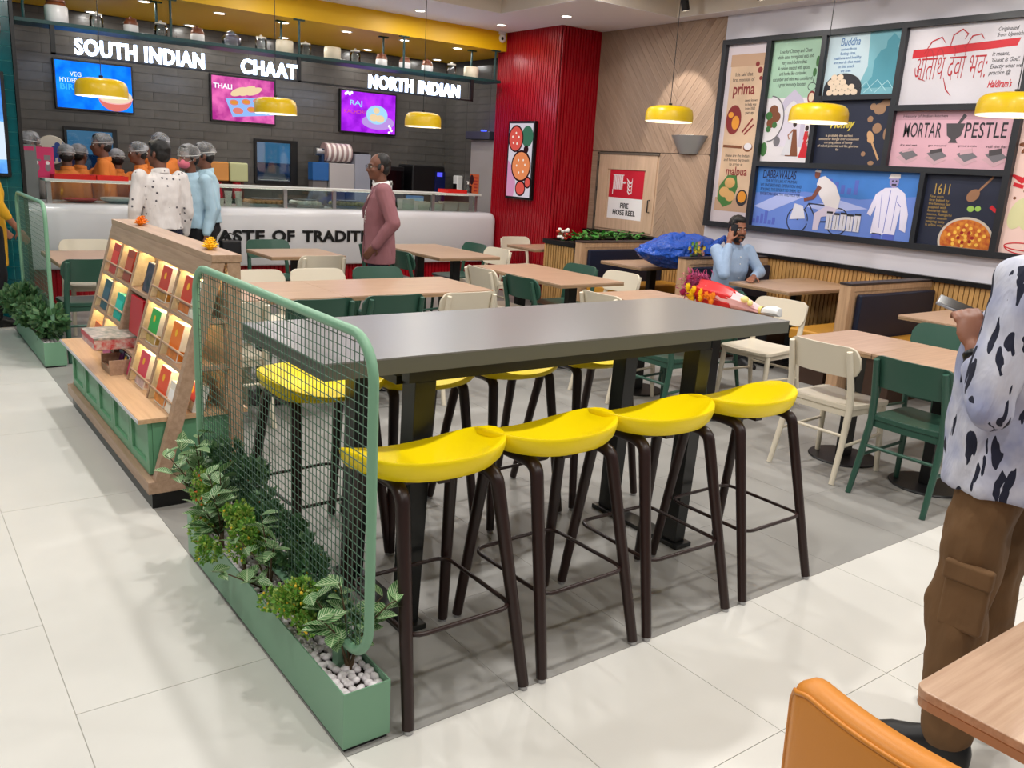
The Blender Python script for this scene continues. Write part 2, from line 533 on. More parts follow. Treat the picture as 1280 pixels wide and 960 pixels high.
# fluted red wall: left face x=6.885 (y 8.49..9.77), right face y=8.49
def fluted(name, p, q, z0, z1, step, m, depth=0.012, thick=0.10, parent=None):
    p = Vector((p[0], p[1], 0)); q = Vector((q[0], q[1], 0)); d = (q-p); n = max(1, round(d.length/step)); d /= n
    nr = Vector((d.y, -d.x, 0)).normalized()
    pts = []
    for i in range(n):
        for f, h in ((0, 0), (0.12, 0), (0.2, 1), (0.8, 1), (0.88, 0)):
            pts.append(p+d*(i+f)+nr*depth*h)
    pts.append(q); pts.append(q-nr*thick); pts.append(p-nr*thick)
    return struct(name, MB().prism([(v.x, v.y) for v in pts], z0, z1), m, parent)
fluted('wall_red_left', (6.885, 9.80), (6.885, 8.49), 0, 3.33, 0.045, M_red)
fluted('wall_red_right', (6.885, 8.49), (7.53, 8.49), 0, 3.33, 0.045, M_red)
# teal tiled column
b = MB().box(-1.2, 1.145, 9.105, 11.7, 0, 3.33)
column = struct('wall_column', b, M_teal2)
_tt = MB().box(-0.0578, 0.0578, -0.008, 0.0, -0.0578, 0.0578).mesh('tile', M_teal)
for i in range(4):
    for k in range(28):
        link('tile', _tt, column, Matrix.Translation((1.085-0.121*i, 9.105, 0.06+0.121*k)))
b = MB().box(1.146, 1.175, 9.07, 9.16, 0, 3.33)
struct('trim_2', b, M_blackp)
# kitchen back wall with long charcoal tiles, right return wall
b = MB().box(1.1, 7.35, 11.56, 11.75, 0, 3.2)
wall_back = struct('wall_back', b, M_kgrout)
_kt = {}
z = 0.92; row = 0
while z < 3.09:
    x = 1.15 - (0.3 if row % 2 else 0.0); h = min(0.105, 3.09-z)
    while x < 7.2:
        x0 = max(x, 1.15); x1 = min(x+0.6, 7.2)
        if x1-x0 > 0.02:
            k = (round(x1-x0, 3), round(h, 3))
            if k not in _kt: _kt[k] = MB().box(-k[0]/2+.0015, k[0]/2-.0015, -0.012, 0, -k[1]/2+.002, k[1]/2-.002).mesh('tile', M_ktile)
            link('tile', _kt[k], wall_back, Matrix.Translation(((x0+x1)/2, 11.56, z+h/2)) @ Matrix.Rotation(random.uniform(-.006,.006), 4, 'X'))
        x += 0.6
    z += 0.105; row += 1
b = MB().box(7.2, 7.35, 9.82, 11.56, 0, 3.2)
wall_kr = struct('wall_kitchen_right', b, M_kgrout)
_kr = MB().box(-0.012, 0, -0.29, 0.29, -0.0505, 0.0505).mesh('tile', M_ktile)
for r_ in range(20):
    for k in range(3):
        link('tile', _kr, wall_kr, Matrix.Translation((7.2, 11.25-0.585*k, 0.97+0.105*r_)))
# dim wall behind the canopy on the left
b = MB().box(1.02, 1.15, 9.9, 11.6, 0, 3.2)
struct('wall_kitchen_left', b, M_kgrout)

# ------------------------------------------------------------------ fire hose cupboard in the plank wall
dr = struct('door_1', MB().box(D0+0.005, D1-0.005, 0.945, 1.905, 0.0, 0.02), wood('door_oak', (206,176,150), (190,160,134), (18, 1.4, 18), 0.5), None)
dr.matrix_world = PW
M_door = MATS['door_oak']
b = MB()
for r4 in ((D0+0.03, D0+0.20, 0.97, 1.88), (D1-0.20, D1-0.03, 0.97, 1.88), (D0+0.20, D1-0.20, 1.70, 1.88), (D0+0.20, D1-0.20, 0.97, 1.10)):
    b.box(r4[0], r4[1], r4[2], r4[3], 0.02, 0.034)
obj('door_leaf_frame', b, M_door, dr, bevel=0.002)
b = MB().box(D0-0.0, D0+0.025, 0.945, 1.90, 0.02, 0.045).box(D0, D1, 1.88, 1.905, 0.02, 0.045)
obj('door_casing', b, M_dimwood, dr)
b = MB().tube([(D1-0.09, 1.36, 0.034), (D1-0.09, 1.36, 0.07), (D1-0.09, 1.22, 0.07), (D1-0.09, 1.22, 0.034)], 0.008, 8)
obj('door_handle', b, M_black, dr, 60)
for hz in (1.12, 1.45, 1.76):
    obj('hinge', MB().cyl((D0+0.028, hz-0.03, 0.045), (D0+0.028, hz+0.03, 0.045), 0.007), M_black, dr, 60)
sx0, sx1 = D0+0.24, D1-0.23
sg = thing('fire_hose_sign', 'red and white fire hose reel sign on the cupboard door', 'sign', M=PW @ Matrix.Translation((0,0,0.0205)))
M_signred = mat('sign_red', (196,26,48), 0.4); M_signw = mat('sign_white', (238,236,238), 0.4); M_ink = mat('sign_black', (24,24,28), 0.5)
obj('red_panel', MB().box(sx0, sx1, 1.36, 1.695, 0, 0.003), M_signred, sg)
obj('white_panel', MB().box(sx0, sx1, 1.105, 1.36, 0, 0.003), M_signw, sg)
text_obj('lettering', 'FIRE\nHOSE REEL', (sx0+sx1)/2, 1.225, 0.40, 0.15, 0.003, M_ink, sg, 0.001, bold=0.03)
shp = []
hx = sx0+0.07
for k in range(8): shp.append(rect2(hx+0.022*k, hx+0.022*k+0.014, 1.46, 1.63))
shp += [rect2(hx-0.008, hx+0.185, 1.63, 1.638), ell2(hx+0.205, 1.545, 0.014), rect2(hx+0.17, hx+0.2, 1.535, 1.553), rect2(hx-0.008, hx+0.004, 1.40, 1.46)]
for k in range(4):
    oy = 1.60-0.042*k
    shp.append(stroke2([(hx+0.235+0.01*k, oy), (hx+0.265, oy-0.03), (hx+0.29, oy-0.06), (hx+0.33, oy-0.05), (hx+0.335, oy-0.0)], [0.004,0.016,0.022,0.016,0.003]))
art('pictogram', shp, 0.003, M_signw, sg)

# ------------------------------------------------------------------ serving counter
ct = thing('serving_counter', 'long white rounded serving counter with black lettering on its front', 'counter', (0, 9.6, 0))
prof = [(0.02, 0.38), (0.0, 0.40), (0.0, 0.94)] + [(0.09-0.09*math.cos(a), 0.94+0.09*math.sin(a)) for a in (R(22), R(45), R(68), R(90))] + [(0.75, 1.03), (0.75, 0.38)]
XR = 6.86; XL = 1.19
rings = []
for X, ins in ((XL, 0.0), (XR-0.10, 0.0), (XR-0.05, 0.006), (XR-0.02, 0.022), (XR, 0.06)):
    rings.append([(X, y+ins if y < 0.5 else y, (z if z < 0.6 else z-ins*0.8)) for y, z in prof])
obj('counter_front', MB().loft(rings), M_corian, ct, 50)
fl = fluted('kick_panel', (1.2, 0.10), (6.80, 0.10), 0.002, 0.378, 0.05, M_red, 0.012, 0.1, ct)
for wd_, xa, xb in (('TASTE', 2.93, 3.60), ('OF', 3.69, 3.96), ('TRADITION', 4.06, 5.19)):
    o = text_obj('lettering', wd_, (xa+xb)/2, 0.722, xb-xa, 0.135, 0, mat('letter_black', (14,14,14), 0.4), ct, 0.02, bold=0.03, cspace=1.06)
    o.matrix_local = frameM((0, -0.001, 0), (1,0,0), (0,0,1))
gg = thing('sneeze_guard', 'glass sneeze guard with stone shelf standing on the serving counter', 'glass screen', (0, 9.8, 1.03))
obj('top_shelf', MB().box(1.42, 6.66, -0.09, 0.22, 0.215, 0.24), mat('pale_stone', (206,206,200), 0.35), gg, bevel=0.004)
obj('added_fill_strip', MB().box(1.5, 6.58, 0.10, 0.12, 0.206, 0.2145), emis('fill_strip_glow',(255,240,220),5), gg)  # added glowing strip that brightens the food behind the glass
for k, px in enumerate((1.46, 2.30, 3.05, 3.93, 4.55, 5.25, 5.95, 6.62)):
    obj('post', MB().box(px-0.022, px+0.022, -0.02, 0.02, 0.0, 0.215), M_steel, gg, bevel=0.002)
for a, c in ((1.485,2.275),(2.325,3.025),(3.075,3.905),(3.955,4.525),(4.575,5.225),(5.275,5.925),(5.975,6.595)):
    obj('pane', MB().box(a, c, -0.006, 0.002, 0.002, 0.213), M_shelfglass, gg)
# ------------------------------------------------------------------ hanging sign shelf
FY = frameM((0,0,0), (1,0,0), (0,0,1))          # facing -y : local x right, y up
def FYat(x, y, z): return Matrix.Translation((x, y, z)) @ FY
hs = thing('hanging_shelf', 'long bottle-green shelf hung from the yellow canopy over the counter', 'shelf', (0, 9.6, 0))
obj('shelf_board', MB().box(1.25, 6.80, 0.0, 0.36, 2.70, 2.735), M_gshelf, hs, bevel=0.003)
for k, (x, y) in enumerate(((1.33,0.03),(2.66,0.03),(4.04,0.03),(5.37,0.03),(6.72,0.03),(2.60,0.33),(3.95,0.33),(5.25,0.33),(6.55,0.33))):
    b = MB().cyl((x,y,2.735),(x,y,3.09),0.013,n=8); b.box(x-0.06,x+0.06,y-0.02,y+0.02,3.085,3.10)
    obj('hanger_rod', b, M_gshelf, hs)
b = MB()
for x in (1.56, 4.03, 6.36): b.box(x-0.02, x+0.02, 0.0, 0.03, 2.44, 2.70)
b.box(1.54, 6.38, 0.0, 0.03, 2.435, 2.455)
obj('sign_frame', b, M_black, hs)
M_let = emis('letter_glow', (196,218,255), 8)
for txt, x0, x1 in (('SOUTH INDIAN', 1.74, 2.97), ('CHAAT', 3.36, 3.99), ('NORTH INDIAN', 4.88, 6.15)):
    t = text_obj('illuminated_lettering', txt, (x0+x1)/2, 0, x1-x0, 0.155, 0, M_let, None, 0.03, bold=0.03, cspace=1.08)
    t.matrix_world = FYat(0, 9.59, 2.533)
    tag(t, f'glowing white sign letters reading {txt} under the hanging shelf', 'sign')
# jars on the shelf
M_jar = glassy('jar_glass', (236,242,242), 0.90)
M_cer = mat('cream_ceramic', (226,214,190), 0.35); M_cerw = mat('white_ceramic', (224,222,222), 0.3)
M_brown = mat('brown_glaze', (120,66,40), 0.35); M_cork = mat('pale_lid', (206,200,190), 0.5)
def jar_proto(kind, name):
    t = thing(name, 'x', 'jar')
    if kind == 'glass':
        obj('jar_body', MB().lathe([(0.001,0),(0.06,0.0),(0.063,0.006),(0.063,0.10),(0.05,0.118),(0.05,0.128)],20,cap=False), M_jar, t, 50)
        obj('lid', MB().lathe([(0.054,0.126),(0.054,0.142),(0.012,0.146),(0.014,0.160),(0.001,0.164)],20), M_cork, t, 50)
    elif kind == 'dome':
        obj('jar_body', MB().lathe([(0.001,0),(0.085,0),(0.10,0.02),(0.10,0.085),(0.07,0.115),(0.055,0.12)],24,cap=False), M_jar, t, 50)
        obj('lid', MB().lathe([(0.058,0.118),(0.058,0.128),(0.04,0.15),(0.014,0.158),(0.016,0.172),(0.001,0.176)],24), M_jar, t, 50)
    elif kind == 'two':
        obj('jar_body', MB().lathe([(0.001,0),(0.066,0),(0.07,0.006),(0.07,0.075),(0.066,0.08)],24), M_cerw, t, 50)
        obj('glazed_neck', MB().lathe([(0.067,0.079),(0.068,0.10),(0.055,0.118),(0.05,0.13)],24), M_brown, t, 50)
        obj('lid', MB().lathe([(0.056,0.129),(0.054,0.14),(0.012,0.146),(0.014,0.16),(0.001,0.163)],24), M_brown, t, 50)
    elif kind == 'pot':
        obj('jar_body', MB().lathe([(0.001,0),(0.09,0),(0.096,0.008),(0.096,0.12),(0.09,0.128)],24), M_cer, t, 50)
        obj('lid', MB().lathe([(0.094,0.1285),(0.09,0.138),(0.001,0.14)],24), M_cer, t, 50)
    elif kind == 'big':
        obj('jar_body', MB().lathe([(0.001,0),(0.10,0),(0.104,0.01),(0.104,0.15),(0.095,0.16)],24), M_cerw, t, 50)
        obj('glazed_neck', MB().lathe([(0.096,0.159),(0.085,0.185),(0.07,0.195)],24), M_brown, t, 50)
        obj('lid', MB().lathe([(0.085,0.194),(0.085,0.212),(0.001,0.216)],24), M_brown, t, 50)
    return t
JN = {'glass':'clear glass jar', 'dome':'wide glass jar with domed lid', 'two':'white jar with a brown glazed neck', 'pot':'plain cream pot', 'big':'large white jar with a brown neck'}
jars = [(1.635,'big'),(1.99,'glass'),(2.31,'two'),(2.60,'glass'),(2.97,'two'),(3.33,'dome'),(3.66,'glass'),(3.93,'pot'),(4.18,'glass'),(4.51,'pot'),(4.80,'glass'),(5.15,'two'),(5.47,'two'),(5.79,'two'),(6.15,'glass'),(6.45,'pot')]
protos = {}
for k, (x, kd) in enumerate(jars):
    loc = (x, 9.78, 2.7355)
    lab = f'{JN[kd]} on the hanging shelf, {ORD[k]} from left'
    if kd not in protos:
        protos[kd] = jar_proto(kd, 'jar'); protos[kd].location = loc; tag(protos[kd], lab, 'jar', 'jars on the hanging shelf')
    else: dup(protos[kd], loc, 0, lab, 'jars on the hanging shelf')

# ------------------------------------------------------------------ menu screens
def scr(x0, x1, z0, z1, label, name='menu_screen'):
    t = thing(name, label, 'screen', M=FYat((x0+x1)/2, 11.545, (z0+z1)/2))
    wd, ht = x1-x0, z1-z0
    obj('housing', MB().box(-wd/2,wd/2,-ht/2,ht/2,0.0,0.05), M_blackp, t, bevel=0.004)
    return t, wd, ht
def E_(name, rgb, s=1.15): return emis('screen_'+name, rgb, s)
def blotch(name, c1, c2, s=1.7, scale=7):
    m = emis('screen_'+name, c1, s); nt = m.node_tree
    e = [n for n in nt.nodes if n.type == 'EMISSION'][0]
    tc = nt.nodes.new('ShaderNodeTexCoord'); n = nt.nodes.new('ShaderNodeTexNoise'); n.inputs['Scale'].default_value = scale; n.inputs['Detail'].default_value = 5
    rp = nt.nodes.new('ShaderNodeValToRGB'); rp.color_ramp.elements[0].position = 0.35; rp.color_ramp.elements[1].position = 0.65
    rp.color_ramp.elements[0].color = (*lin(c1),1); rp.color_ramp.elements[1].color = (*lin(c2),1)
    nt.links.new(tc.outputs['Object'], n.inputs['Vector']); nt.links.new(n.outputs['Fac'], rp.inputs['Fac']); nt.links.new(rp.outputs[0], e.inputs[0])
    return m
t, W_, H_ = scr(1.85, 2.71, 2.0, 2.56, 'menu screen with a blue picture of a rice dish, under SOUTH INDIAN')
obj('display', MB().box(-W_/2+.02,W_/2-.02,-H_/2+.02,H_/2-.02,0.05,0.052), blotch('blue',(8,92,214),(20,128,240)), t)
text_obj('lettering','VEG',-0.20,0.12,0.12,0.05,0.052,E_('white',(240,248,255),1.4),t)
text_obj('lettering','HYDERABADI',-0.19,0.05,0.36,0.05,0.052,E_('white',(240,248,255)),t)
text_obj('lettering','BIRYANI',-0.18,-0.025,0.38,0.065,0.052,E_('cyan',(70,190,255)),t,bold=0.02)
art('rice_bowl',[ell2(0.22,-0.10,0.19,0.16,a0=PI,a1=2*PI)],0.052,E_('coral',(226,120,110)),t)
art('rice_heap',[ell2(0.22,-0.09,0.19,0.09)],0.053,E_('rice',(240,220,190)),t)
art('bowl_rim',[stroke2(ell2(0.22,-0.10,0.19,0.075,a0=PI,a1=2*PI),0.012)],0.0545,E_('rim',(250,190,190)),t)
art('garnish',[ell2(0.15,-0.05,0.02),ell2(0.25,-0.06,0.025),ell2(0.20,-0.085,0.018),ell2(0.3,-0.08,0.015)],0.0545,E_('amber',(226,150,60)),t)
t, W_, H_ = scr(3.63, 4.49, 2.0, 2.58, 'menu screen with a pink picture of a thali tray, under CHAAT')
obj('display', MB().box(-W_/2+.02,W_/2-.02,-H_/2+.02,H_/2-.02,0.05,0.052), blotch('pink',(150,40,120),(206,96,160)), t)
text_obj('lettering','THALI',-0.27,0.15,0.24,0.06,0.052,E_('white',(240,248,255)),t,bold=0.02)
art('tray',[[(-0.24,0.0),(0.30,0.06),(0.40,-0.16),(-0.15,-0.22)]],0.052,E_('tray',(150,190,250)),t)
art('tray_bowls',[ell2(-0.13,-0.04,0.06,0.035),ell2(0.03,-0.02,0.06,0.035),ell2(0.18,0.0,0.06,0.035),ell2(-0.08,-0.14,0.07,0.04),ell2(0.10,-0.11,0.06,0.035),ell2(0.26,-0.09,0.07,0.04)],0.053,E_('dish',(226,130,120)),t)
art('flat_breads',[ell2(-0.06,0.10,0.12,0.045,rot=0.4),ell2(0.05,0.12,0.12,0.045,rot=0.5),ell2(0.14,0.12,0.11,0.04,rot=0.4)],0.053,E_('bread',(242,214,170)),t)
art('bowl_fill',[ell2(-0.13,-0.04,0.045,0.022),ell2(0.03,-0.02,0.045,0.022),ell2(0.10,-0.11,0.045,0.022),ell2(0.26,-0.09,0.05,0.024)],0.0545,E_('amber',(226,150,60)),t)
t, W_, H_ = scr(5.42, 6.31, 1.99, 2.57, 'menu screen with a violet picture of a kachori plate, under NORTH INDIAN')
obj('display', MB().box(-W_/2+.02,W_/2-.02,-H_/2+.02,H_/2-.02,0.05,0.052), blotch('violet',(104,14,150),(140,34,186),2.6), t)
text_obj('lettering','RAJ',-0.20,0.11,0.19,0.085,0.052,E_('cyan2',(150,224,255)),t,bold=0.01)
text_obj('lettering','KACHORI',-0.22,0.0,0.32,0.05,0.052,E_('rose',(230,90,130)),t)
art('plate',[ell2(0.15,-0.12,0.26,0.10)],0.052,E_('plate',(190,150,230)),t)
art('kachori',[ell2(0.13,-0.02,0.17,0.13)],0.053,E_('dough',(170,220,250)),t)
art('filling',[ell2(0.08,-0.06,0.07,0.05),ell2(0.18,-0.07,0.07,0.05),ell2(0.12,0.04,0.05,0.04)],0.0545,E_('bread',(242,214,170)),t)
art('corner_flowers',[ell2(-0.36+0.03*i,0.23+0.02*(i%2),0.02) for i in range(4)]+[ell2(0.33+0.02*(i%3),-0.16-0.03*i,0.018) for i in range(4)],0.052,E_('white',(240,248,255)),t)

# poster screen on the red wall, x = 6.885 facing -x
FX = frameM((0,0,0), (0,-1,0), (0,0,1))
def FXat(x, y, z): return Matrix.Translation((x, y, z)) @ FX
t = thing('poster_screen', 'tall lit screen of curry bowls on the red fluted wall', 'screen', M=FXat(6.868, 9.12, 1.74))
obj('housing', MB().box(-0.28,0.28,-0.49,0.49,0.0,0.045), M_blackp, t, bevel=0.004)
obj('display', MB().box(-0.25,0.25,-0.46,0.46,0.045,0.047), emis('ps_bg',(214,206,216),1.0), t)
art('leaf_patch',[ell2(0.14,0.30,0.12,0.13)],0.047,emis('ps_green',(70,120,96),0.9),t)
art('cloth_patch',[[(-0.25,-0.46),(-0.25,0.0),(-0.12,-0.1),(-0.06,-0.3),(-0.1,-0.46)]],0.047,emis('ps_pink',(214,150,186),0.95),t)
art('bowl_rims',[ell2(-0.10,0.27,0.16,0.17),ell2(0.04,-0.07,0.21,0.20),ell2(0.05,-0.35,0.11,0.10),ell2(0.20,-0.27,0.07,0.075),ell2(0.13,0.14,0.05)],0.048,emis('ps_rim',(56,30,34),0.8),t)
art('curries',[ell2(-0.10,0.27,0.14,0.15),ell2(0.05,-0.35,0.09,0.08),ell2(0.20,-0.27,0.05,0.055)],0.0495,emis('ps_red',(220,90,80),1.0),t)
art('dal',[ell2(0.04,-0.07,0.185,0.175)],0.0495,emis('ps_orange',(232,140,90),1.0),t)
art('garnish',[ell2(-0.10+0.07*math.cos(a),0.27+0.07*math.sin(a),0.015) for a in (0.3,1.5,2.8,4,5.2)]+[ell2(0.04+0.09*math.cos(a),-0.07+0.09*math.sin(a),0.014) for a in (0.2,1.0,2.2,3.1,4.3,5.4)],0.051,emis('ps_white',(250,236,220),1.0),t)

# screen and round lit sign on the teal column (only their right edges are in view)
t = thing('wall_screen', 'blue lit screen on the teal tiled column at the left edge', 'screen', M=FYat(0.70, 9.092, 1.75))
obj('housing', MB().box(-0.36,0.36,-0.45,0.45,0,0.05), M_blackp, t, bevel=0.004)
obj('display', MB().box(-0.33,0.33,-0.42,0.42,0.05,0.052), blotch('blue2',(10,100,220),(120,190,255),1.2,4), t)
art('picture',[[(0.33,-0.3),(0.33,0.02),(0.1,0.1),(-0.2,-0.1),(-0.2,-0.3)]],0.052,E_('snow',(220,236,250)),t)
t = thing('round_sign', 'round white lit sign high on the teal column', 'sign', M=FYat(0.90, 9.092, 2.57))
obj('sign_face', MB().lathe([(0.001,0.05),(0.16,0.05),(0.165,0.0)],32), emis('round_glow',(236,240,250),1.2), t, 40)
obj('sign_rim', MB().lathe([(0.166,0.0),(0.172,0.0),(0.172,0.055),(0.166,0.055),(0.166,0.0)],32,cap=False), M_blackp, t, 40)

# ------------------------------------------------------------------ kitchen equipment (back line against the tiled wall)
M_pass = emis('pass_glow', (92,158,214), 0.55); M_passd = emis('pass_dark', (24,62,110), 0.4)
def hatch(x0, x1, z0, z1, label, k):
    t = thing('pass_window', label, 'window', M=FYat((x0+x1)/2, 11.545, (z0+z1)/2))
    a, c = (x1-x0)/2, (z1-z0)/2
    b = MB().box(-a,a,c-0.04,c,0,0.04).box(-a,a,-c,-c+0.04,0,0.04).box(-a,-a+0.03,-c+.04,c-.04,0,0.04).box(a-0.10 if k else a-0.05,a,-c+.04,c-.04,0,0.04)
    obj('window_frame', b, M_blackp, t)
    obj('lit_room', MB().box(-a+.03,a-.05,-c*0.05,c-.04,0,0.004), M_pass, t)
    obj('lit_equipment', MB().box(-a+.03,a-.05,-c+.04,-c*0.05,0,0.004), M_passd, t)
    if k:
        art('steel_hood',[ell2(-0.02,-0.24,0.16,0.2,a0=0,a1=PI)],0.004,emis('hood_grey',(120,126,140),0.35),t)
    obj('pane', MB().box(-a+.03,a-.05,-c+.04,c-.04,0.012,0.016), M_shelfglass, t)
hatch(1.92, 2.50, 1.22, 1.81, 'blue-lit pass window in the charcoal wall, behind the orange-shirted staff', 0)
hatch(4.20, 4.80, 1.24, 1.82, 'blue-lit pass window in the charcoal wall, right of the drink dispenser', 1)
# back worktop
t = thing('back_worktop', 'steel worktop along the charcoal kitchen wall', 'worktop', (0, 11.2, 0))
obj('worktop_slab', MB().box(1.2, 7.1, -0.06, 0.34, 0.86, 0.90), M_steel, t, bevel=0.003)
obj('worktop_base', MB().box(1.25, 7.08, -0.03, 0.34, 0.0, 0.86), M_black, t)
# juice dispenser
t = thing('juice_dispenser', 'twin-tank juice dispenser of orange and pale drink with red taps', 'dispenser', (3.74, 11.33, 0.9005))
obj('base', MB().box(-0.27,0.27,-0.16,0.16,0,0.12), M_black, t, bevel=0.006)
obj('body', MB().box(-0.25,0.25,0.02,0.16,0.12,0.36), mat('disp_body',(96,44,34),0.4), t)
for k, (x, c) in enumerate(((-0.12,(206,140,70)),(0.13,(186,188,140)))):
    tk = obj('tank', MB().box(x-0.12,x+0.12,-0.16,0.16,0.36,0.60), mat('juice_%d'%k,c,0.15,coat=0.5), t, bevel=0.02)
    _tp = obj('tap', MB().cyl((x,-0.05,0.22),(x,-0.05,0.35),0.06,0.05).box(x-0.05,x+0.05,-0.10,-0.02,0.14,0.22), mat('tap_red',(196,20,36),0.35), tk, 40)
# cup sealer with its striped film roll
t = thing('cup_sealer', 'cup sealing machine with a striped film roll on top', 'machine', (5.16, 11.345, 0.9005))
obj('housing', MB().box(-0.04,0.34,-0.18,0.18,0.30,0.66), mat('seal_grey',(178,172,172),0.4), t, bevel=0.01)
obj('base', MB().box(-0.08,0.34,-0.20,0.20,0.0,0.05), M_steel, t, bevel=0.004)
obj('leg_panel', MB().box(0.0,0.30,0.05,0.18,0.05,0.30), mat('seal_dim',(110,104,104),0.4), t)
M_film = mat('film_roll', (228,216,210), 0.3)
nt = M_film.node_tree; wv = nt.nodes.new('ShaderNodeTexWave'); tc = nt.nodes.new('ShaderNodeTexCoord'); rp = nt.nodes.new('ShaderNodeValToRGB')
wv.inputs['Scale'].default_value = 4.2; rp.color_ramp.elements[0].position = .45; rp.color_ramp.elements[1].position = .55
rp.color_ramp.elements[0].color = (*lin((160,132,130)),1); rp.color_ramp.elements[1].color = (*lin((232,222,216)),1)
nt.links.new(tc.outputs['Object'], wv.inputs['Vector']); nt.links.new(wv.outputs['Fac'], rp.inputs['Fac']); nt.links.new(rp.outputs[0], nt.nodes['Principled BSDF'].inputs['Base Color'])
obj('film_roll', MB().cyl((-0.08,-0.06,0.80),(0.30,-0.06,0.80),0.125,n=28), M_film, t, 40)
obj('roll_core', MB().cyl((-0.20,-0.06,0.80),(-0.081,-0.06,0.80),0.05,n=16), M_steel, t, 40)
obj('side_arm', MB().box(-0.12,-0.085,-0.1,0.0,0.62,0.84), mat('arm_blue',(30,60,96),0.4), t)
obj('control_box', MB().box(-0.28,-0.045,-0.16,0.0,0.42,0.66), mat('ctl_blue',(40,96,160),0.35), t, bevel=0.005)
obj('cup_holder', MB().box(-0.27,-0.06,-0.14,0.0,0.05,0.42), mat('seal_dim',(110,104,104),0.4), t)
t = thing('tall_fridge', 'narrow pale grey upright cabinet beside the cup sealer', 'cabinet', (5.60, 11.34, 0.9005))
obj('cabinet_body', MB().box(-0.11,0.13,-0.2,0.2,0,0.80), mat('cab_grey',(150,152,164),0.4), t, bevel=0.006)
obj('cabinet_top', MB().box(-0.02,0.12,-0.15,0.15,0.80,0.83), M_black, t)
# dark doorway niche right of the cabinet with a small white stand
t = thing('black_oven', 'black oven behind the man in the blazer', 'oven', (6.06, 11.36, 0.9005))
obj('oven_body', MB().box(-0.30,0.22,-0.2,0.2,0,0.66), M_blackp, t, bevel=0.01)
obj('oven_door', MB().box(-0.28,0.20,-0.212,-0.2,0.06,0.60), mat('oven_glass',(8,8,10),0.08), t)
t = thing('wire_stand', 'small white wire stand in front of the black oven', 'stand', (5.92, 11.145, 0.9005))
b = MB()
for x in (-0.14, 0.0, 0.14): b.box(x-0.012,x+0.012,-0.01,0.01,0.0,0.46)
b.box(-0.16,0.16,-0.01,0.01,0.40,0.43)
obj('stand_frame', b, M_white, t)
t = thing('coffee_machine', 'wide black coffee machine with a blue lit control column', 'coffee machine', (6.66, 11.32, 0.9005))
obj('machine_body', MB().box(-0.28,0.28,-0.22,0.22,0,0.70), M_blackp, t, bevel=0.03)
obj('control_column', MB().box(0.10,0.27,-0.235,-0.221,0.02,0.62), mat('ctl_navy',(20,30,80),0.25), t)
obj('lit_display', MB().box(0.13,0.22,-0.238,-0.2352,0.55,0.61), emis('ctl_glow',(80,80,240),1.6), t)
t = thing('soap_dispenser', 'white wall soap dispenser on the right tiled return', 'dispenser', (7.186, 11.05, 1.24))
obj('dispenser_body', MB().box(-0.10,0.0,-0.07,0.07,0,0.24), M_white, t, bevel=0.02)
obj('dispenser_window', MB().box(-0.103,-0.1,-0.05,0.05,0.03,0.12), M_blackp, t)
t = thing('service_panel', 'grey upright service panel against the right tiled return', 'panel', (7.186, 10.35, 0.0))
obj('panel_body', MB().box(-0.12,0.0,-0.28,0.28,0.0,2.0), mat('panel_grey',(150,144,142),0.5), t, bevel=0.004)
t2 = thing('air_curtain', 'dark louvred unit with a blue light on top of the grey panel', 'air unit', (7.12, 10.35, 2.001))
obj('unit_body', MB().box(-0.15,0.07,-0.30,0.30,0.0,0.11), mat('unit_dark',(56,58,70),0.4), t2, bevel=0.01)
obj('blue_lamp', MB().cyl((-0.05,-0.02,0.11),(-0.05,-0.02,0.13),0.04), emis('blue_lamp',(40,60,255),6), t2)
t = thing('counter_poster', 'orange and dark printed card on the grey service panel', 'poster', M=FXat(7.062, 10.50, 1.38))
obj('card', MB().box(-0.11,0.12,-0.16,0.14,0,0.004), mat('card_orange',(204,96,52),0.5), t)
art('dark_shape',[ell2(-0.06,0.06,0.05,0.07),rect2(-0.11,-0.05,-0.16,-0.02)],0.004,mat('card_dark',(50,16,20),0.5),t)
art('text_lines',[rect2(0.0,0.09,0.08-0.045*i,0.10-0.045*i) for i in range(5)],0.004,mat('card_text',(170,40,40),0.5),t)
# round blue-figured plate and pink counter signs at left
t = thing('round_plaque', 'round cream wall plaque with a blue figure, left of the pass window', 'plaque', M=FYat(1.78, 11.54, 1.53))
obj('plaque_disc', MB().lathe([(0.001,0.03),(0.155,0.03),(0.165,0.02),(0.165,0.0)],32), mat('plaque_cream',(214,206,190),0.35), t, 40)
art('figure',[ell2(0.03,-0.02,0.05,0.07),ell2(0.06,0.06,0.03),rect2(0.0,0.03,-0.13,-0.04),rect2(0.06,0.085,-0.13,-0.04),stroke2([(0.08,0.0),(0.13,0.05),(0.12,0.09)],0.014),stroke2([(-0.01,0.02),(-0.05,-0.02)],0.016)],0.03,mat('plaque_blue',(34,66,140),0.4),t)
t = thing('payment_sign', 'pink printed counter sign beside the teal column', 'sign', M=FYat(1.46, 9.95, 1.272))
obj('sign_board', MB().box(-0.13,0.09,0,0.30,0,0.012), mat('pay_pink',(198,40,96),0.45), t)
art('pictures',[ell2(-0.07,0.10,0.025,0.04),ell2(0.03,0.10,0.025,0.04),rect2(-0.10,-0.03,0.16,0.18),rect2(0.0,0.06,0.17,0.22)],0.012,mat('pay_grey',(120,110,116),0.5),t)
art('portrait_lights',[ell2(-0.07,0.145,0.018),ell2(0.03,0.145,0.018)],0.0125,mat('pay_white',(220,214,214),0.5),t)
t = thing('payment_sign', 'grey printed counter sign at the left end of the glass guard', 'sign', M=FYat(1.33, 9.84, 1.0305))
obj('sign_board', MB().box(-0.08,0.05,0,0.56,0,0.01), mat('pay_board',(110,108,108),0.45), t)
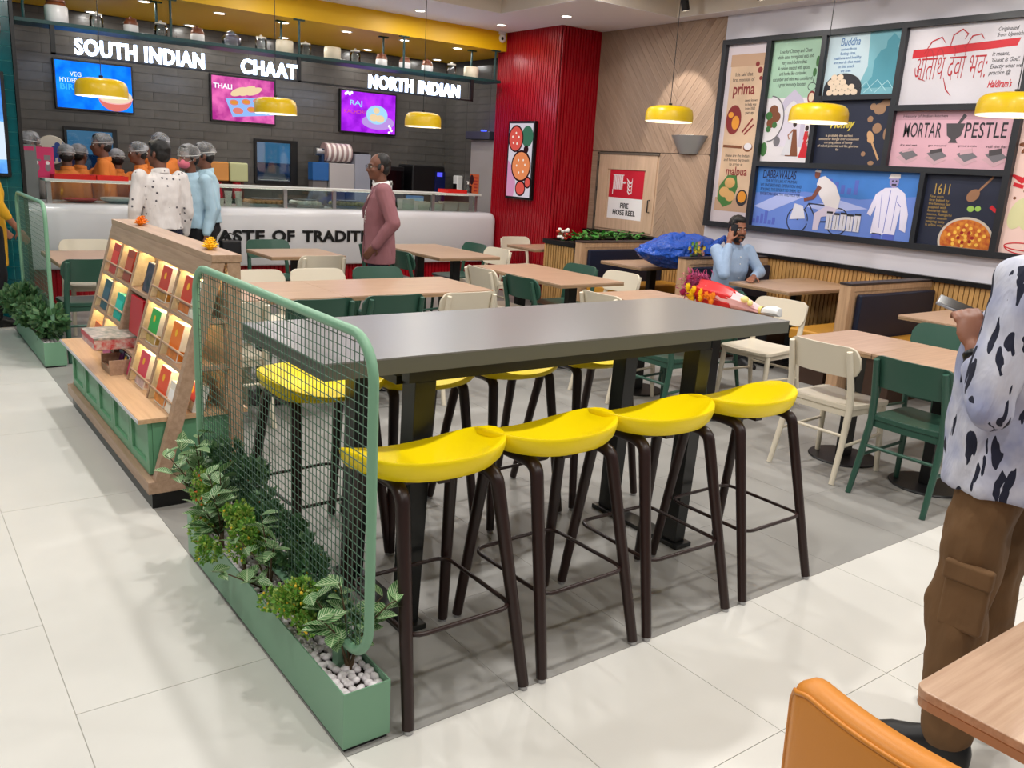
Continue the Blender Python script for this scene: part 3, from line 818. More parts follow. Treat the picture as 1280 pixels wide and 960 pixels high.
art('header',[rect2(-0.06,0.03,0.50,0.54)],0.01,mat('pay_pink',(198,40,96),0.45),t)
for k, (x0, x1, y0) in enumerate(((1.50,1.90,9.80),(1.90,2.22,9.84),(6.14,6.46,9.82))):
    t = thing('red_tray', ('red plastic tray on the glass guard, left of two by the staff','red plastic tray on the glass guard, right of two by the staff','red plastic tray on the glass guard near the red wall')[k], 'tray', ((x0+x1)/2, y0+0.06, 1.2705), 0, 'red trays on the glass guard')
    a = (x1-x0)/2-0.01
    b = MB().box(-a,a,-0.13,0.13,0,0.008).box(-a,a,-0.13,-0.12,0.008,0.045).box(-a,a,0.12,0.13,0.008,0.045).box(-a,-a+.01,-0.12,0.12,0.008,0.045).box(a-.01,a,-0.12,0.12,0.008,0.045)
    obj('tray_shell', b, mat('tray_red',(206,36,26),0.35), t)
t = thing('sanitizer_bottle', 'clear pump bottle on the glass guard beside the red tray', 'bottle', (6.56, 9.90, 1.2705))
obj('bottle_body', MB().lathe([(0.001,0),(0.03,0),(0.032,0.01),(0.032,0.09),(0.012,0.11),(0.012,0.12)],16), M_jar, t, 50)
obj('pump', MB().cyl((0,0,0.12),(0,0,0.15),0.009).box(-0.02,0.006,-0.006,0.006,0.15,0.158), M_white, t)
# food and packaging on the counter behind the glass
Z0 = 1.0305
M_paper = mat('paper_white', (226,220,212), 0.6); M_food = mat('food_brown', (196,140,86), 0.6, bump=0.4, bscale=40, var=0.3, vscale=14); M_food2 = mat('food_green', (176,164,110), 0.6, bump=0.4, bscale=40, var=0.3, vscale=14)
cupm = MB().lathe([(0.030,0),(0.034,0.01),(0.042,0.075),(0.044,0.08)],20).mesh('cup', M_paper, 50)
for k, (x, n) in enumerate(((3.24,1),(3.33,2),(3.45,2))):
    for i in range(n):
        o = link('paper_cup', cupm, None, Matrix.Translation((x, 10.0, Z0+0.0815*i)))
        tag(o, f'white paper cup behind the glass, {ORD[k]} stack from the left, {"bottom" if i==0 else "top"} cup', 'cup', 'paper cups behind the glass')
for k, (x0, x1, m, lab) in enumerate(((3.53,4.0,M_food,'tray of orange-brown snacks behind the glass, left of the other snack trays'),(4.10,4.45,M_paper,'stack tray with pale wrapped snacks behind the glass'),(4.62,5.05,M_food2,'tray of greenish snacks behind the glass left of the blazer'))):
    t = thing('snack_tray', lab, 'tray', ((x0+x1)/2, 10.02, Z0), 0, 'snack trays behind the glass')
    a = (x1-x0)/2
    obj('pan', MB().box(-a,a,-0.16,0.16,0,0.035), M_steel, t, bevel=0.004)
    b = MB()
    for i in range(7):
        for j in range(4):
            b.ell((-a+0.05+(2*a-0.1)*i/6, -0.12+0.08*j, 0.05), 0.035, 0.038, 0.028, 8, 5)
    obj('food', b, m, t, 60, kind='stuff')
    obj('steel_cover', MB().box(-a*0.5,a*0.9,0.0,0.17,0.082,0.09), M_steel, t)
for k, (x0, x1, y0, h) in enumerate(((5.56,5.74,9.98,0.13),(5.84,6.02,10.05,0.10),(6.05,6.18,9.98,0.09),(6.20,6.42,9.98,0.11),(6.44,6.60,9.98,0.11))):
    t = thing('paper_box', f'white folded paper food box behind the glass, {ORD[k]} from the left, right of the blazer', 'box', ((x0+x1)/2, y0, Z0), 0, 'paper boxes behind the glass')
    a = (x1-x0)/2
    obj('box_body', MB().loft([[(-a*.9,-.06,0),(a*.9,-.06,0),(a*.9,.06,0),(-a*.9,.06,0)],[(-a,-.075,h),(a,-.075,h),(a,.075,h),(-a,.075,h)]]), M_paper, t)
    obj('box_flap', MB().box(-a,a,-.075,.075,h,h+0.006), mat('paper_tan',(206,190,170),0.6), t)
t = thing('blue_carton', 'blue carton behind the glass beside the blazer', 'box', (5.90, 10.18, Z0))
obj('carton', MB().box(-0.11,0.11,-0.05,0.05,0,0.17), mat('carton_blue',(70,130,196),0.45), t, bevel=0.003)
obj('carton_label', MB().box(-0.10,0.10,-0.0515,-0.05,0.09,0.15), mat('carton_pale',(150,190,226),0.45), t)
t = thing('white_platter', 'white platter stack behind the glass in front of the staff', 'platter', (2.16, 10.02, Z0))
obj('platter_stack', MB().lathe([(0.10,0),(0.18,0.03),(0.185,0.05),(0.17,0.055),(0.001,0.055)],24), M_cerw, t, 50)
t = thing('red_basin', 'shallow red dish behind the glass in front of the staff', 'dish', (1.78, 10.0, Z0))
obj('dish_shell', MB().lathe([(0.10,0),(0.17,0.03),(0.172,0.036),(0.15,0.036),(0.09,0.012),(0.001,0.012)],24), mat('tray_red',(206,36,26),0.35), t, 50)
# ------------------------------------------------------------------ framed poster wall
XP = 7.5
def pm(n, c, **k): return mat('print_'+n, c, 0.5, **k)
b = MB()
def fb(y0, y1, z0, z1): b.box(XP-0.06, XP-0.0005, y0, y1, z0, z1)
fb(2.2, 6.48, 3.03, 3.08); fb(2.2, 6.48, 1.15, 1.205)
fb(6.425, 6.48, 1.205, 3.03); fb(5.85, 5.905, 1.205, 3.03)
fb(5.215, 5.265, 1.86, 3.03); fb(4.415, 4.465, 1.86, 3.03); fb(4.465, 5.215, 2.44, 2.485)
fb(3.325, 3.38, 1.205, 3.03); fb(3.38, 5.85, 1.81, 1.86); fb(4.03, 4.075, 1.205, 1.81); fb(3.38, 4.415, 2.335, 2.385)
fb(2.2, 3.325, 2.31, 2.36)
t = thing('poster_grid', 'charcoal frame grid holding the food posters on the white wall', 'frame')
obj('frame_bars', b, M_frame, t)
def poster(y0, y1, z0, z1, label, bg):
    """y0>y1 ; local x to the right seen from the room, y up, origin at lower left; board thin on the wall"""
    t = thing('wall_poster', label, 'poster', M=FXat(XP-0.001, y0, z0))
    obj('poster_board', MB().box(0, y0-y1, 0, z1-z0, 0, 0.008), bg, t)
    return t, y0-y1, z1-z0
Z = 0.008
ink = pm('ink', (40,40,48)); wht = pm('white', (218,214,220)); crm = pm('cream', (216,196,170)); mar = pm('maroon', (130,40,40)); redp = pm('red', (196,30,44))
grn = pm('green', (60,110,60)); orn = pm('orange', (226,150,50)); brn = pm('brown', (120,70,44)); gold = pm('gold', (206,186,70)); gry = pm('grey', (110,108,116))
# 1 parchment
t, w_, h_ = poster(6.425, 5.905, 1.205, 3.03, 'tall narrow parchment scroll poster with malpua, first on the left', pm('lilac', (208,198,206)))
art('parchment',[rect2(0.06,w_-0.04,0.13,h_-0.10)],Z,pm('parch',(214,184,156),var=0.15,vscale=5),t)
art('scroll_rolls',[rect2(0.04,w_-0.02,0.12,0.26),rect2(0.05,w_-0.02,h_-0.22,h_-0.10)],Z+.0004,pm('parch2',(190,156,130)),t)
text_obj('lettering','It is said that\nfirst mention of',0.24,1.50,0.28,0.09,Z+.001,ink,t)
text_obj('title','prima',0.26,1.36,0.28,0.15,Z+.001,mar,t,bold=0.02)
text_obj('lettering','sweet known\nto India was\nfrom 3000\nyears ago',0.37,1.20,0.16,0.16,Z+.001,ink,t)
art('nut_bowl',[ell2(0.17,1.07,0.10,0.15)],Z+.001,mar,t); art('nuts',[ell2(0.20,1.04,0.05,0.07),ell2(0.13,1.12,0.035,0.03)],Z+.002,orn,t)
art('cinnamon',[stroke2([(0.30,0.94),(0.42,1.08)],0.018),stroke2([(0.33,0.92),(0.44,1.02)],0.018)],Z+.001,mar,t)
art('spice_stars',[ell2(0.44,1.56,0.03),ell2(0.40,1.62,0.025),ell2(0.46,1.48,0.02)],Z+.001,mar,t)
art('spoon',[stroke2([(0.07,0.80),(0.32,0.79)],0.028),ell2(0.40,0.79,0.06,0.045)],Z+.001,brn,t); art('sugar',[ell2(0.40,0.80,0.05,0.035)],Z+.002,wht,t)
text_obj('lettering','These are the Indian\nand famous big treats\nto arrive in',0.27,0.66,0.34,0.12,Z+.001,ink,t)
text_obj('title','malpua',0.29,0.53,0.28,0.12,Z+.001,mar,t,bold=0.02)
art('leaf_plate',[[(0.08,0.38),(0.18,0.50),(0.30,0.50),(0.33,0.38),(0.27,0.20),(0.16,0.16),(0.07,0.24)]],Z+.001,pm('leaf',(70,122,62)),t)
art('malpua_pieces',[ell2(0.22,0.42,0.07,0.055),ell2(0.16,0.32,0.07,0.055),ell2(0.24,0.28,0.065,0.055)],Z+.002,pm('fried',(216,170,110)),t)
art('honey_bowl',[ell2(0.40,0.27,0.075,0.085)],Z+.0015,ink,t); art('honey',[ell2(0.40,0.28,0.055,0.06)],Z+.0025,orn,t)
# 2 green chutney poster with dancers
t, w_, h_ = poster(5.85, 5.265, 1.86, 3.03, 'poster with mint green top, salad plate and two dancers', wht)
art('green_field',[rect2(0,w_,0.62,h_)],Z,pm('mint',(160,196,174),var=0.08,vscale=4),t)
text_obj('lettering','Love for Chutney and Chaat\nwhich dates to regional eats and\nvery much before that.\nA cuisine seeded with spices\nand herbs like coriander,\ncucumber and mint was considered\na great immunity booster',0.27,0.90,0.46,0.36,Z+.001,ink,t)
art('arch',[[(0.15,0.15),(0.15,0.5),(0.22,0.62),(0.32,0.70),(0.42,0.62),(0.49,0.5),(0.49,0.15),(0.44,0.15),(0.44,0.45),(0.38,0.55),(0.32,0.60),(0.26,0.55),(0.20,0.45),(0.20,0.15)]],Z+.001,pm('arch',(190,184,206)),t)
art('arch_back',[rect2(0.20,0.44,0.15,0.46)],Z+.0005,pm('archb',(212,206,222)),t)
art('salad_plate',[ell2(0.06,0.42,0.17,0.22,a0=-PI/2,a1=PI/2)],Z+.001,wht,t,0.0015); art('plate_rim',[stroke2(ell2(0.06,0.42,0.17,0.22,a0=-PI/2,a1=PI/2),0.012)],Z+.0028,gry,t)
art('salad',[ell2(0.10,0.5,0.055),ell2(0.08,0.38,0.05),ell2(0.14,0.44,0.05)],Z+.003,brn,t); art('salad_greens',[ell2(0.05,0.45,0.04),ell2(0.13,0.36,0.03),ell2(0.06,0.32,0.03)],Z+.0036,grn,t)
art('mint_leaf',[ell2(0.03,0.12,0.04,0.07),ell2(0.54,0.95,0.02,0.05),ell2(0.52,0.85,0.02,0.04)],Z+.001,grn,t); art('garlic',[stroke2(ell2(0.51,0.72,0.045,0.035),0.006),stroke2([(0.51,0.75),(0.52,0.80)],0.006)],Z+.001,ink,t)
art('dip_bowl',[ell2(0.18,0.20,0.04,0.05)],Z+.0012,gry,t); art('berry_bowl',[ell2(0.52,0.62,0.045,0.06)],Z+.001,mar,t); art('berry_fill',[ell2(0.52,0.62,0.03,0.042)],Z+.002,crm,t)
art('dancer_skirt',[[(0.30,0.06),(0.36,0.32),(0.40,0.32),(0.45,0.06)]],Z+.0022,brn,t); art('dancer_scarf',[[(0.25,0.07),(0.34,0.32),(0.36,0.30),(0.36,0.07)]],Z+.0026,pm('veil',(206,206,214)),t)
art('dancer_red',[[(0.46,0.05),(0.50,0.22),(0.53,0.22),(0.58,0.05)],[(0.49,0.22),(0.50,0.30),(0.54,0.30),(0.54,0.22)]],Z+.0022,redp,t)
art('dancer_heads',[ell2(0.375,0.37,0.022,0.03),ell2(0.52,0.33,0.02,0.026)],Z+.003,pm('hair',(50,34,34)),t); art('dancer_arms',[stroke2([(0.37,0.32),(0.31,0.26),(0.33,0.22)],0.014),stroke2([(0.53,0.29),(0.56,0.22),(0.53,0.18)],0.012)],Z+.003,pm('skin',(150,96,70)),t)
# 3 pale blue
t, w_, h_ = poster(5.215, 4.465, 2.485, 3.03, 'pale blue poster with a meditating figure and a bowl of makhana', pm('sky',(190,212,224)))
art('blue_patch',[[(0.34,0),(0.44,0.25),(0.42,h_),(w_,h_),(w_,0)]],Z,pm('aqua',(120,180,196),var=0.1,vscale=5),t)
art('seated_silhouette',[[(0.42,0.06),(0.50,0.16),(0.50,0.30),(0.55,0.38),(0.60,0.40),(0.60,0.46),(0.66,0.52),(0.72,0.46),(0.71,0.40),(w_,0.37),(w_,0.06)]],Z+.001,pm('aqua2',(78,150,170)),t)
art('lotus_lines',[stroke2([(0.36,0.02),(0.45,0.12),(0.52,0.03)],0.006),stroke2([(0.44,0.02),(0.56,0.13),(0.66,0.03)],0.006),stroke2([(0.55,0.02),(0.66,0.12),(0.74,0.03)],0.006)],Z+.002,pm('aqua3',(176,216,226)),t)
text_obj('title','Buddha',0.23,0.48,0.20,0.07,Z+.001,pm('blue',(60,110,170)),t,shear=0.2)
text_obj('lettering','comes from\nfasting rites,\nmakhana and healthy\nare words that meet\nin this snack\nwe love',0.22,0.32,0.28,0.22,Z+.001,pm('blue',(60,110,170)),t)
art('bowl',[ell2(0.21,0.06,0.20,0.14,a0=0,a1=PI),rect2(0.01,0.41,0.0,0.06)],Z+.002,ink,t)
art('makhana',[ell2(0.08+0.065*i+0.03*(j%2),0.03+0.045*j,0.033,0.028) for j in range(4) for i in range(5-j)],Z+.003,pm('puff',(226,206,184)),t)
# 4 honey
t, w_, h_ = poster(5.215, 4.465, 1.86, 2.44, 'dark navy poster about honey with a dipper and walnuts', pm('navy',(30,36,58)))
text_obj('title','Honey',0.27,0.36,0.26,0.11,Z+.001,gold,t,shear=0.35,bold=0.03)
text_obj('lettering','is probably the earliest\nsweetener Bengal ever consumed\ncarrying plates of honey\nof naked potential and fat, glorious\nfat',0.25,0.20,0.44,0.15,Z+.001,crm,t)
art('dipper',[stroke2([(0.58,0.24),(0.69,0.05)],0.018),ell2(0.575,0.26,0.03,0.05,rot=0.5),ell2(0.585,0.23,0.035,0.03)],Z+.001,pm('dip',(190,150,110)),t)
art('walnuts',[ell2(0.56,0.52,0.03),ell2(0.63,0.50,0.06,0.05),ell2(0.68,0.55,0.05,0.03),ell2(0.55,0.41,0.028),ell2(0.63,0.33,0.045,0.045),ell2(0.53,0.10,0.022),ell2(0.72,0.28,0.02,0.05),ell2(0.62,0.02,0.03,0.02)],Z+.001,pm('nut',(150,116,90)),t)
# 5 red Devanagari motto
t, w_, h_ = poster(4.415, 3.38, 2.385, 3.03, 'crinkled white poster with a red brushed Devanagari motto', pm('crepe',(208,205,214),bump=0.5,bscale=9))
art('red_bar',[[(0.06,0.39),(0.06,0.46),(0.95,0.50),(0.93,0.44)]],Z,redp,t)
text_obj('devanagari_motto','\u0905\u093f\u0924\u093f\u0925 \u0926\u0947\u0935\u094b \u092d\u0935:',0.41,0.33,0.62,0.27,Z+.001,pm('brush',(176,34,46)),t,shear=0.12,bold=-0.012)
for pts_ in ([(0.16,0.42),(0.22,0.52),(0.30,0.55),(0.34,0.50)],[(0.38,0.45),(0.40,0.56),(0.47,0.60),(0.52,0.56),(0.50,0.52)],[(0.52,0.46),(0.56,0.54),(0.63,0.55),(0.66,0.51)],[(0.37,0.22),(0.41,0.12),(0.46,0.07)],[(0.12,0.30),(0.15,0.22),(0.21,0.20)]):
    art('flourish',[stroke2(pts_,[0.004]+[0.011]*(len(pts_)-2)+[0.004])],Z+.002,pm('brush',(176,34,46)),t)
text_obj('lettering',"Originated\nfrom Upanishad.",0.88,0.55,0.24,0.085,Z+.001,ink,t,shear=0.25,align='LEFT')
text_obj('lettering',"It means,\n'Guest is God'.\nExactly what we\npractice @",0.87,0.31,0.25,0.19,Z+.001,ink,t,shear=0.25,align='LEFT')
text_obj('lettering',"Haldiram's",0.85,0.155,0.19,0.06,Z+.001,redp,t,shear=0.25,bold=0.02)
# 6 mortar pestle
t, w_, h_ = poster(4.415, 3.38, 1.86, 2.335, 'pink poster lettered MORTAR PESTLE', pm('pink',(208,164,180),bump=0.4,bscale=9))
art('top_band',[rect2(0.0,w_,0.40,h_)],Z,pm('pink2',(186,146,160)),t)
text_obj('title','MORTAR',0.265,0.315,0.34,0.125,Z+.0012,ink,t,bold=0.005,cspace=1.05); text_obj('title','PESTLE',0.81,0.315,0.34,0.125,Z+.0012,ink,t,bold=0.005,cspace=1.05)
text_obj('lettering','History of Indian kitchen',0.27,0.43,0.40,0.03,Z+.0012,ink,t)
art('mortar',[[(0.47,0.37),(0.63,0.37),(0.61,0.27),(0.57,0.24),(0.59,0.21),(0.51,0.21),(0.53,0.24),(0.49,0.27)],stroke2([(0.57,0.36),(0.62,0.44)],[0.02,0.035])],Z+.0012,pm('iron',(70,66,72)),t)
for k, cx in enumerate((0.16,0.42,0.68,0.92)):
    art('grinding_stone',[[(cx-0.10,0.08),(cx+0.0,0.13),(cx+0.10,0.07),(cx+0.0,0.02)]],Z+.001,pm('stone_pale',(196,160,172)),t)
    art('stone_top',[[(cx-0.08,0.12),(cx+0.02,0.16),(cx+0.10,0.10),(cx+0.0,0.055)]],Z+.002,gry,t)
    art('stone_roll',[stroke2([(cx-0.05,0.13),(cx+0.05,0.15)],0.022+0.008*k)],Z+.0032,pm('iron',(70,66,72)) if k%2 else pm('stone_pale',(196,160,172)),t)
    text_obj('caption',('dry and wet','go round','grind a mix','roll the flat')[k],cx,0.185,0.16,0.022,Z+.001,ink,t)
# 7 dabbawalas
bm_ = pm('blue_wash',(100,130,208)); 
t, w_, h_ = poster(5.85, 4.075, 1.205, 1.81, 'long blue poster of a white-clad cyclist and delivery man, titled DABBAWALAS', bm_)
art('sky_band',[[(0,0.34),(0,h_),(w_,h_),(w_,0.40),(1.2,0.34),(0.6,0.38)]],Z,pm('blue_deep',(64,124,206),var=0.15,vscale=4),t)
art('cloud_streaks',[[(0.0,0.20),(0.3,0.34),(0.6,0.33),(0.2,0.16)],[(0.6,0.24),(1.0,0.32),(1.3,0.26),(0.9,0.20)]],Z+.0006,pm('blue_pale',(168,180,232)),t)
for i in range(6):
    art('far_town',[rect2(0.0+0.05*i,0.035+0.05*i,0.03,0.07+0.03*((i*5)%4))],Z+.001,pm('blue_mid',(84,100,190)),t)
    art('far_crane',[rect2(0.78+0.07*i,0.82+0.07*i,0.38,0.44+0.025*((i*3)%4))],Z+.001,pm('blue_mid',(84,100,190)),t)
text_obj('title','DABBAWALAS',0.27,0.53,0.40,0.085,Z+.001,pm('ink_blue',(16,22,66)),t,bold=0.01)
text_obj('lettering','THE FOOD LIKE AT MUMBAI\nWE UNDERSTAND, OPERATION AND\nPOLLING THE EFFORT TO THEM, TO\nENTERTAIN HEALTHY AND HOTTER',0.30,0.40,0.50,0.16,Z+.001,pm('ink_blue',(16,22,66)),t)
art('bicycle',[stroke2(ell2(0.55,0.10,0.12,0.125),0.010),stroke2(ell2(1.0,0.12,0.12,0.125),0.010),stroke2([(0.55,0.10),(0.66,0.27),(0.9,0.26),(1.0,0.12)],0.012),stroke2([(0.66,0.27),(0.78,0.10),(1.0,0.12)],0.012),stroke2([(0.62,0.32),(0.70,0.34)],0.012)],Z+.002,ink,t)
art('basket',[[(0.46,0.10),(0.50,0.26),(0.60,0.24),(0.64,0.12)]],Z+.003,pm('canvas',(206,206,220)),t)
art('cyclist_shirt',[[(0.76,0.36),(0.72,0.46),(0.74,0.52),(0.80,0.54),(0.93,0.46),(1.0,0.34),(0.99,0.24),(0.86,0.24)]],Z+.003,wht,t)
art('cyclist_trousers',[[(0.86,0.26),(0.98,0.24),(0.96,0.18),(0.82,0.15),(0.80,0.02),(0.74,0.02),(0.74,0.18)]],Z+.0036,pm('trouser',(206,196,218)),t)
art('cyclist_arm',[stroke2([(0.76,0.44),(0.70,0.33),(0.60,0.30)],[0.05,0.04,0.03])],Z+.0042,pm('skin2',(120,70,60)),t); art('cyclist_head',[ell2(0.715,0.55,0.03,0.04)],Z+.0042,pm('skin2',(120,70,60)),t)
art('cyclist_cap',[[(0.68,0.575),(0.70,0.60),(0.75,0.59),(0.75,0.57)]],Z+.005,wht,t)
art('carried_tins',[rect2(0.88+0.075*i,0.945+0.075*i,0.04,0.20-0.01*(i%2)) for i in range(5)],Z+.0042,pm('canvas',(206,206,220)),t)
art('tin_lids',[rect2(0.88+0.075*i,0.945+0.075*i,0.19-0.01*(i%2),0.21-0.01*(i%2)) for i in range(5)]+[rect2(0.915+0.075*i,0.919+0.075*i,0.05,0.18) for i in range(5)],Z+.0052,ink,t)
art('man_tunic',[[(1.36,0.04),(1.38,0.30),(1.34,0.20),(1.30,0.22),(1.36,0.40),(1.44,0.46),(1.56,0.47),(1.64,0.42),(1.70,0.24),(1.70,0.08),(1.64,0.10),(1.62,0.28),(1.60,0.04)]],Z+.003,pm('tunic',(214,212,236)),t)
art('man_folds',[stroke2([(1.50,0.44),(1.49,0.06)],0.006),stroke2([(1.42,0.40),(1.44,0.10)],0.004),stroke2([(1.57,0.40),(1.56,0.08)],0.004),stroke2([(1.62,0.30),(1.58,0.34)],0.006)],Z+.004,pm('blue_mid',(84,100,190)),t)
art('man_trousers',[rect2(1.38,1.47,0.0,0.05),rect2(1.49,1.60,0.0,0.05)],Z+.003,pm('blue_mid',(84,100,190)),t)
art('man_head',[ell2(1.52,0.52,0.045,0.055)],Z+.004,pm('skin3',(150,140,190)),t); art('man_cap',[[(1.46,0.545),(1.48,0.59),(1.57,0.59),(1.575,0.55)]],Z+.005,wht,t); art('man_face',[rect2(1.50,1.545,0.485,0.50),ell2(1.505,0.525,0.008),ell2(1.54,0.525,0.008)],Z+.005,ink,t)
# 8 dish
t, w_, h_ = poster(4.03, 3.38, 1.205, 1.81, 'dark navy poster with a round dish of corn curry and a spoon', pm('navy',(30,36,58)))
text_obj('title','1611',0.15,0.48,0.13,0.09,Z+.001,pm('gold2',(170,140,70)),t)
text_obj('lettering','Fine corn\nfirst baked by\nthe famous fair\npopped with\nfavourite heat\nsauces, Ramgarhi\nsupper season\nkeeping tasty\nis a fine way it',0.16,0.29,0.22,0.27,Z+.001,pm('gold2',(170,140,70)),t,align='LEFT')
art('spoon',[stroke2([(0.56,0.60),(0.46,0.48)],0.018),ell2(0.42,0.44,0.06,0.045,rot=0.8)],Z+.001,pm('copper',(150,110,84)),t)
art('pan_rim',[ell2(0.42,0.06,0.235,0.20,a0=-0.3,a1=PI+0.3)],Z+.001,pm('tin',(196,186,176)),t)
art('curry',[ell2(0.42,0.06,0.215,0.18,a0=-0.32,a1=PI+0.32)],Z+.002,pm('curry',(216,140,50),var=0.5,vscale=26,vrgb=(170,60,30)),t)
art('curry_bits',[ell2(0.42+0.16*math.cos(i*2.4)*math.sqrt(i/22),0.10+0.10*math.sin(i*2.4)*math.sqrt(i/22),0.014) for i in range(22)],Z+.0032,pm('corn',(236,190,80)),t)
art('curry_reds',[ell2(0.42+0.06*math.cos(i*1.1),0.09+0.045*math.sin(i*1.1),0.015) for i in range(6)],Z+.004,pm('curry_red',(150,36,30)),t)
art('cucumber',[ell2(0.42,0.33,0.03,0.025),ell2(0.48,0.335,0.025,0.022)],Z+.001,pm('lime',(150,190,90)),t); art('chilli',[stroke2([(0.58,0.36),(0.62,0.33),(0.65,0.31)],[0.03,0.03,0.01])],Z+.001,redp,t)
# 9 pink spice
t, w_, h_ = poster(3.325, 2.24, 1.205, 2.31, 'tall pink spice poster at the right edge with star anise and a drawn mortar', pm('blush',(226,196,190)))
art('star_anise',[ell2(0.10+0.05*math.cos(a),0.86+0.05*math.sin(a),0.045,0.018,rot=a) for a in [i*PI/4 for i in range(8)]],Z+.001,brn,t)
art('chillies',[stroke2([(0.0,0.62),(0.08,0.58),(0.16,0.62)],[0.02,0.05,0.03]),stroke2([(0.02,0.55),(0.10,0.53)],0.03)],Z+.001,redp,t)
art('garlic_clove',[ell2(0.10,0.32,0.07,0.13,rot=-0.3),ell2(0.16,0.30,0.06,0.11,rot=0.2)],Z+.001,pm('pale_lime',(206,204,160)),t); art('seeds',[ell2(0.12,0.50,0.014),ell2(0.05,0.44,0.012)],Z+.001,brn,t)
art('mortar_outline',[stroke2(ell2(0.2,0.06,0.16,0.06,a0=PI,a1=2*PI),0.008),stroke2(ell2(0.2,0.06,0.16,0.03),0.008),stroke2([(0.2,0.07),(0.34,0.24)],0.008)],Z+.001,redp,t)
t, w_, h_ = poster(3.325, 2.24, 2.36, 3.03, 'white spice poster above the pink one at the right edge', pm('blush2',(226,212,206)))
art('chilli_band',[stroke2([(0.0,0.1),(0.2,0.16),(0.5,0.1)],0.08)],Z+.001,redp,t)

# ------------------------------------------------------------------ wall lamp, camera, track lamps, fire items
t = thing('wall_lamp', 'grey quarter-round metal wall lamp on the plank wall beside the door', 'wall lamp', M=FXat(7.495, 6.85, 1.91))
top = [(-0.26,0.0)]+[(0.26*math.cos(a),0.13*math.sin(a)) for a in [PI-PI*i/14 for i in range(15)]]+[(0.26,0.0)]
bot = [(-0.15,0.0)]+[(0.13*math.cos(a),0.045*math.sin(a)) for a in [PI-PI*i/14 for i in range(15)]]+[(0.13,0.0)]
obj('shade', MB().loft([[(x,0.0,d) for x, d in bot],[(x,0.2,d) for x, d in top]]), mat('lamp_grey',(150,150,150),0.4,0.3), t, 35)
obj('lamp_lens', MB().box(-0.1,0.1,0.2,0.204,0.01,0.07), emis('lamp_soft',(255,244,226),3), t)
t = thing('security_camera', 'small white dome camera at the corner of canopy and red wall', 'camera', (6.80, 9.63, 3.33))
obj('camera_base', MB().lathe([(0.001,0),(0.055,0),(0.06,-0.02),(0.05,-0.035)],20), M_white, t, 40)
obj('camera_ball', MB().ell((0,-0.02,-0.075),0.05,0.05,0.055), M_white, t, 60)
obj('camera_eye', MB().ell((-0.03,-0.062,-0.085),0.018,0.014,0.022), M_blackp, t, 60)
for k, (x, y) in enumerate(((6.95,6.66),(6.96,5.70),(6.9,4.6))):
    t = thing('track_spot', f'black cylindrical track spotlight above the booths, {ORD[k]} from the left', 'spotlight', (x, y, 3.60), 0, 'track spotlights')
    b = MB().cyl((0,0,-0.06),(0.07,0.0,-0.27),0.042,n=18)
    obj('lamp_body', b, M_black, t, 40)
    obj('mount', MB().box(-0.02,0.02,-0.06,0.06,-0.07,0), M_black, t)
    obj('lamp_lens', MB().cyl((0.0701,0,-0.2703),(0.0705,0,-0.2715),0.034), emis('lens_glow',(255,240,220),6), t)

# ------------------------------------------------------------------ pendants
M_pend = mat('pendant_yellow', (222,184,10), 0.35, coat=0.15); M_pin = mat('pendant_inside', (240,232,206), 0.5)
def pendant_proto(D):
    r = D/2
    t = thing('pendant_lamp', 'x', 'pendant lamp')
    prof = [(0.02,0.150),(r*0.60,0.147),(r*0.80,0.138),(r*0.93,0.117),(r*0.985,0.082),(r,0.04),(r,0.0)]
    obj('shade', MB().lathe(prof, 40, cap=False), M_pend, t, 60)
    inn = [(0.02,0.144),(r*0.59,0.141),(r*0.79,0.132),(r*0.915,0.112),(r*0.97,0.080),(r-0.006,0.04),(r-0.005,0.0)]
    obj('shade_lining', MB().lathe(inn, 40, cap=False), M_pin, t, 60)
    obj('shade_rim', MB().lathe([(r-0.006,0),(r-0.006,-0.004),(r+0.001,-0.004),(r+0.001,0.001)], 40, cap=False), M_pin, t, 60)
    obj('bulb', MB().ell((0,0,0.07),0.045,0.045,0.05), emis('bulb_glow',(255,236,200),9), t, 60)
    obj('lamp_holder', MB().cyl((0,0,0.11),(0,0,0.175),0.018), M_black, t, 60)
    return t
cordm = {}
def place_pend(t, x, y, z, ztop, lab):
    t.location = (x, y, z); t['label'] = lab
    link('cord', MB().cyl((0,0,0.17),(0,0,ztop-z),0.0035,n=6).mesh('cord', M_black), t)
    link('ceiling_rose', MB().cyl((0,0,ztop-z-0.02),(0,0,ztop-z),0.05,n=16).mesh('ceiling_rose', M_black), t)
    d = bpy.data.lights.new('pendant_bulb','POINT'); d.energy = 6; d.color = (1,0.9,0.74); d.shadow_soft_size = 0.05
    o = bpy.data.objects.new('pendant_bulb', d); COL.objects.link(o); o.location = (x, y, z+0.015)
for k, (x, y, z, D, zt, lab) in enumerate(((6.6,6.34,2.19,0.48,3.6,'yellow dome pendant lamp hanging in front of the plank wall'),
        (6.6,4.60,2.175,0.49,3.6,'yellow dome pendant lamp in front of the honey poster'),
        (6.6,3.01,2.215,0.49,3.6,'yellow dome pendant lamp cut by the right edge of the view'),
        (1.74,8.50,2.04,0.43,3.6,'yellow dome pendant lamp in front of the blue menu screen'),
        (3.32,8.50,2.025,0.41,3.6,'yellow dome pendant lamp in front of the pink menu screen'),
        (5.00,8.50,2.025,0.40,3.6,'yellow dome pendant lamp below the NORTH INDIAN letters'))):
    p = pendant_proto(D); p['group'] = 'yellow pendant lamps'
    place_pend(p, x, y, z, 3.599, lab)
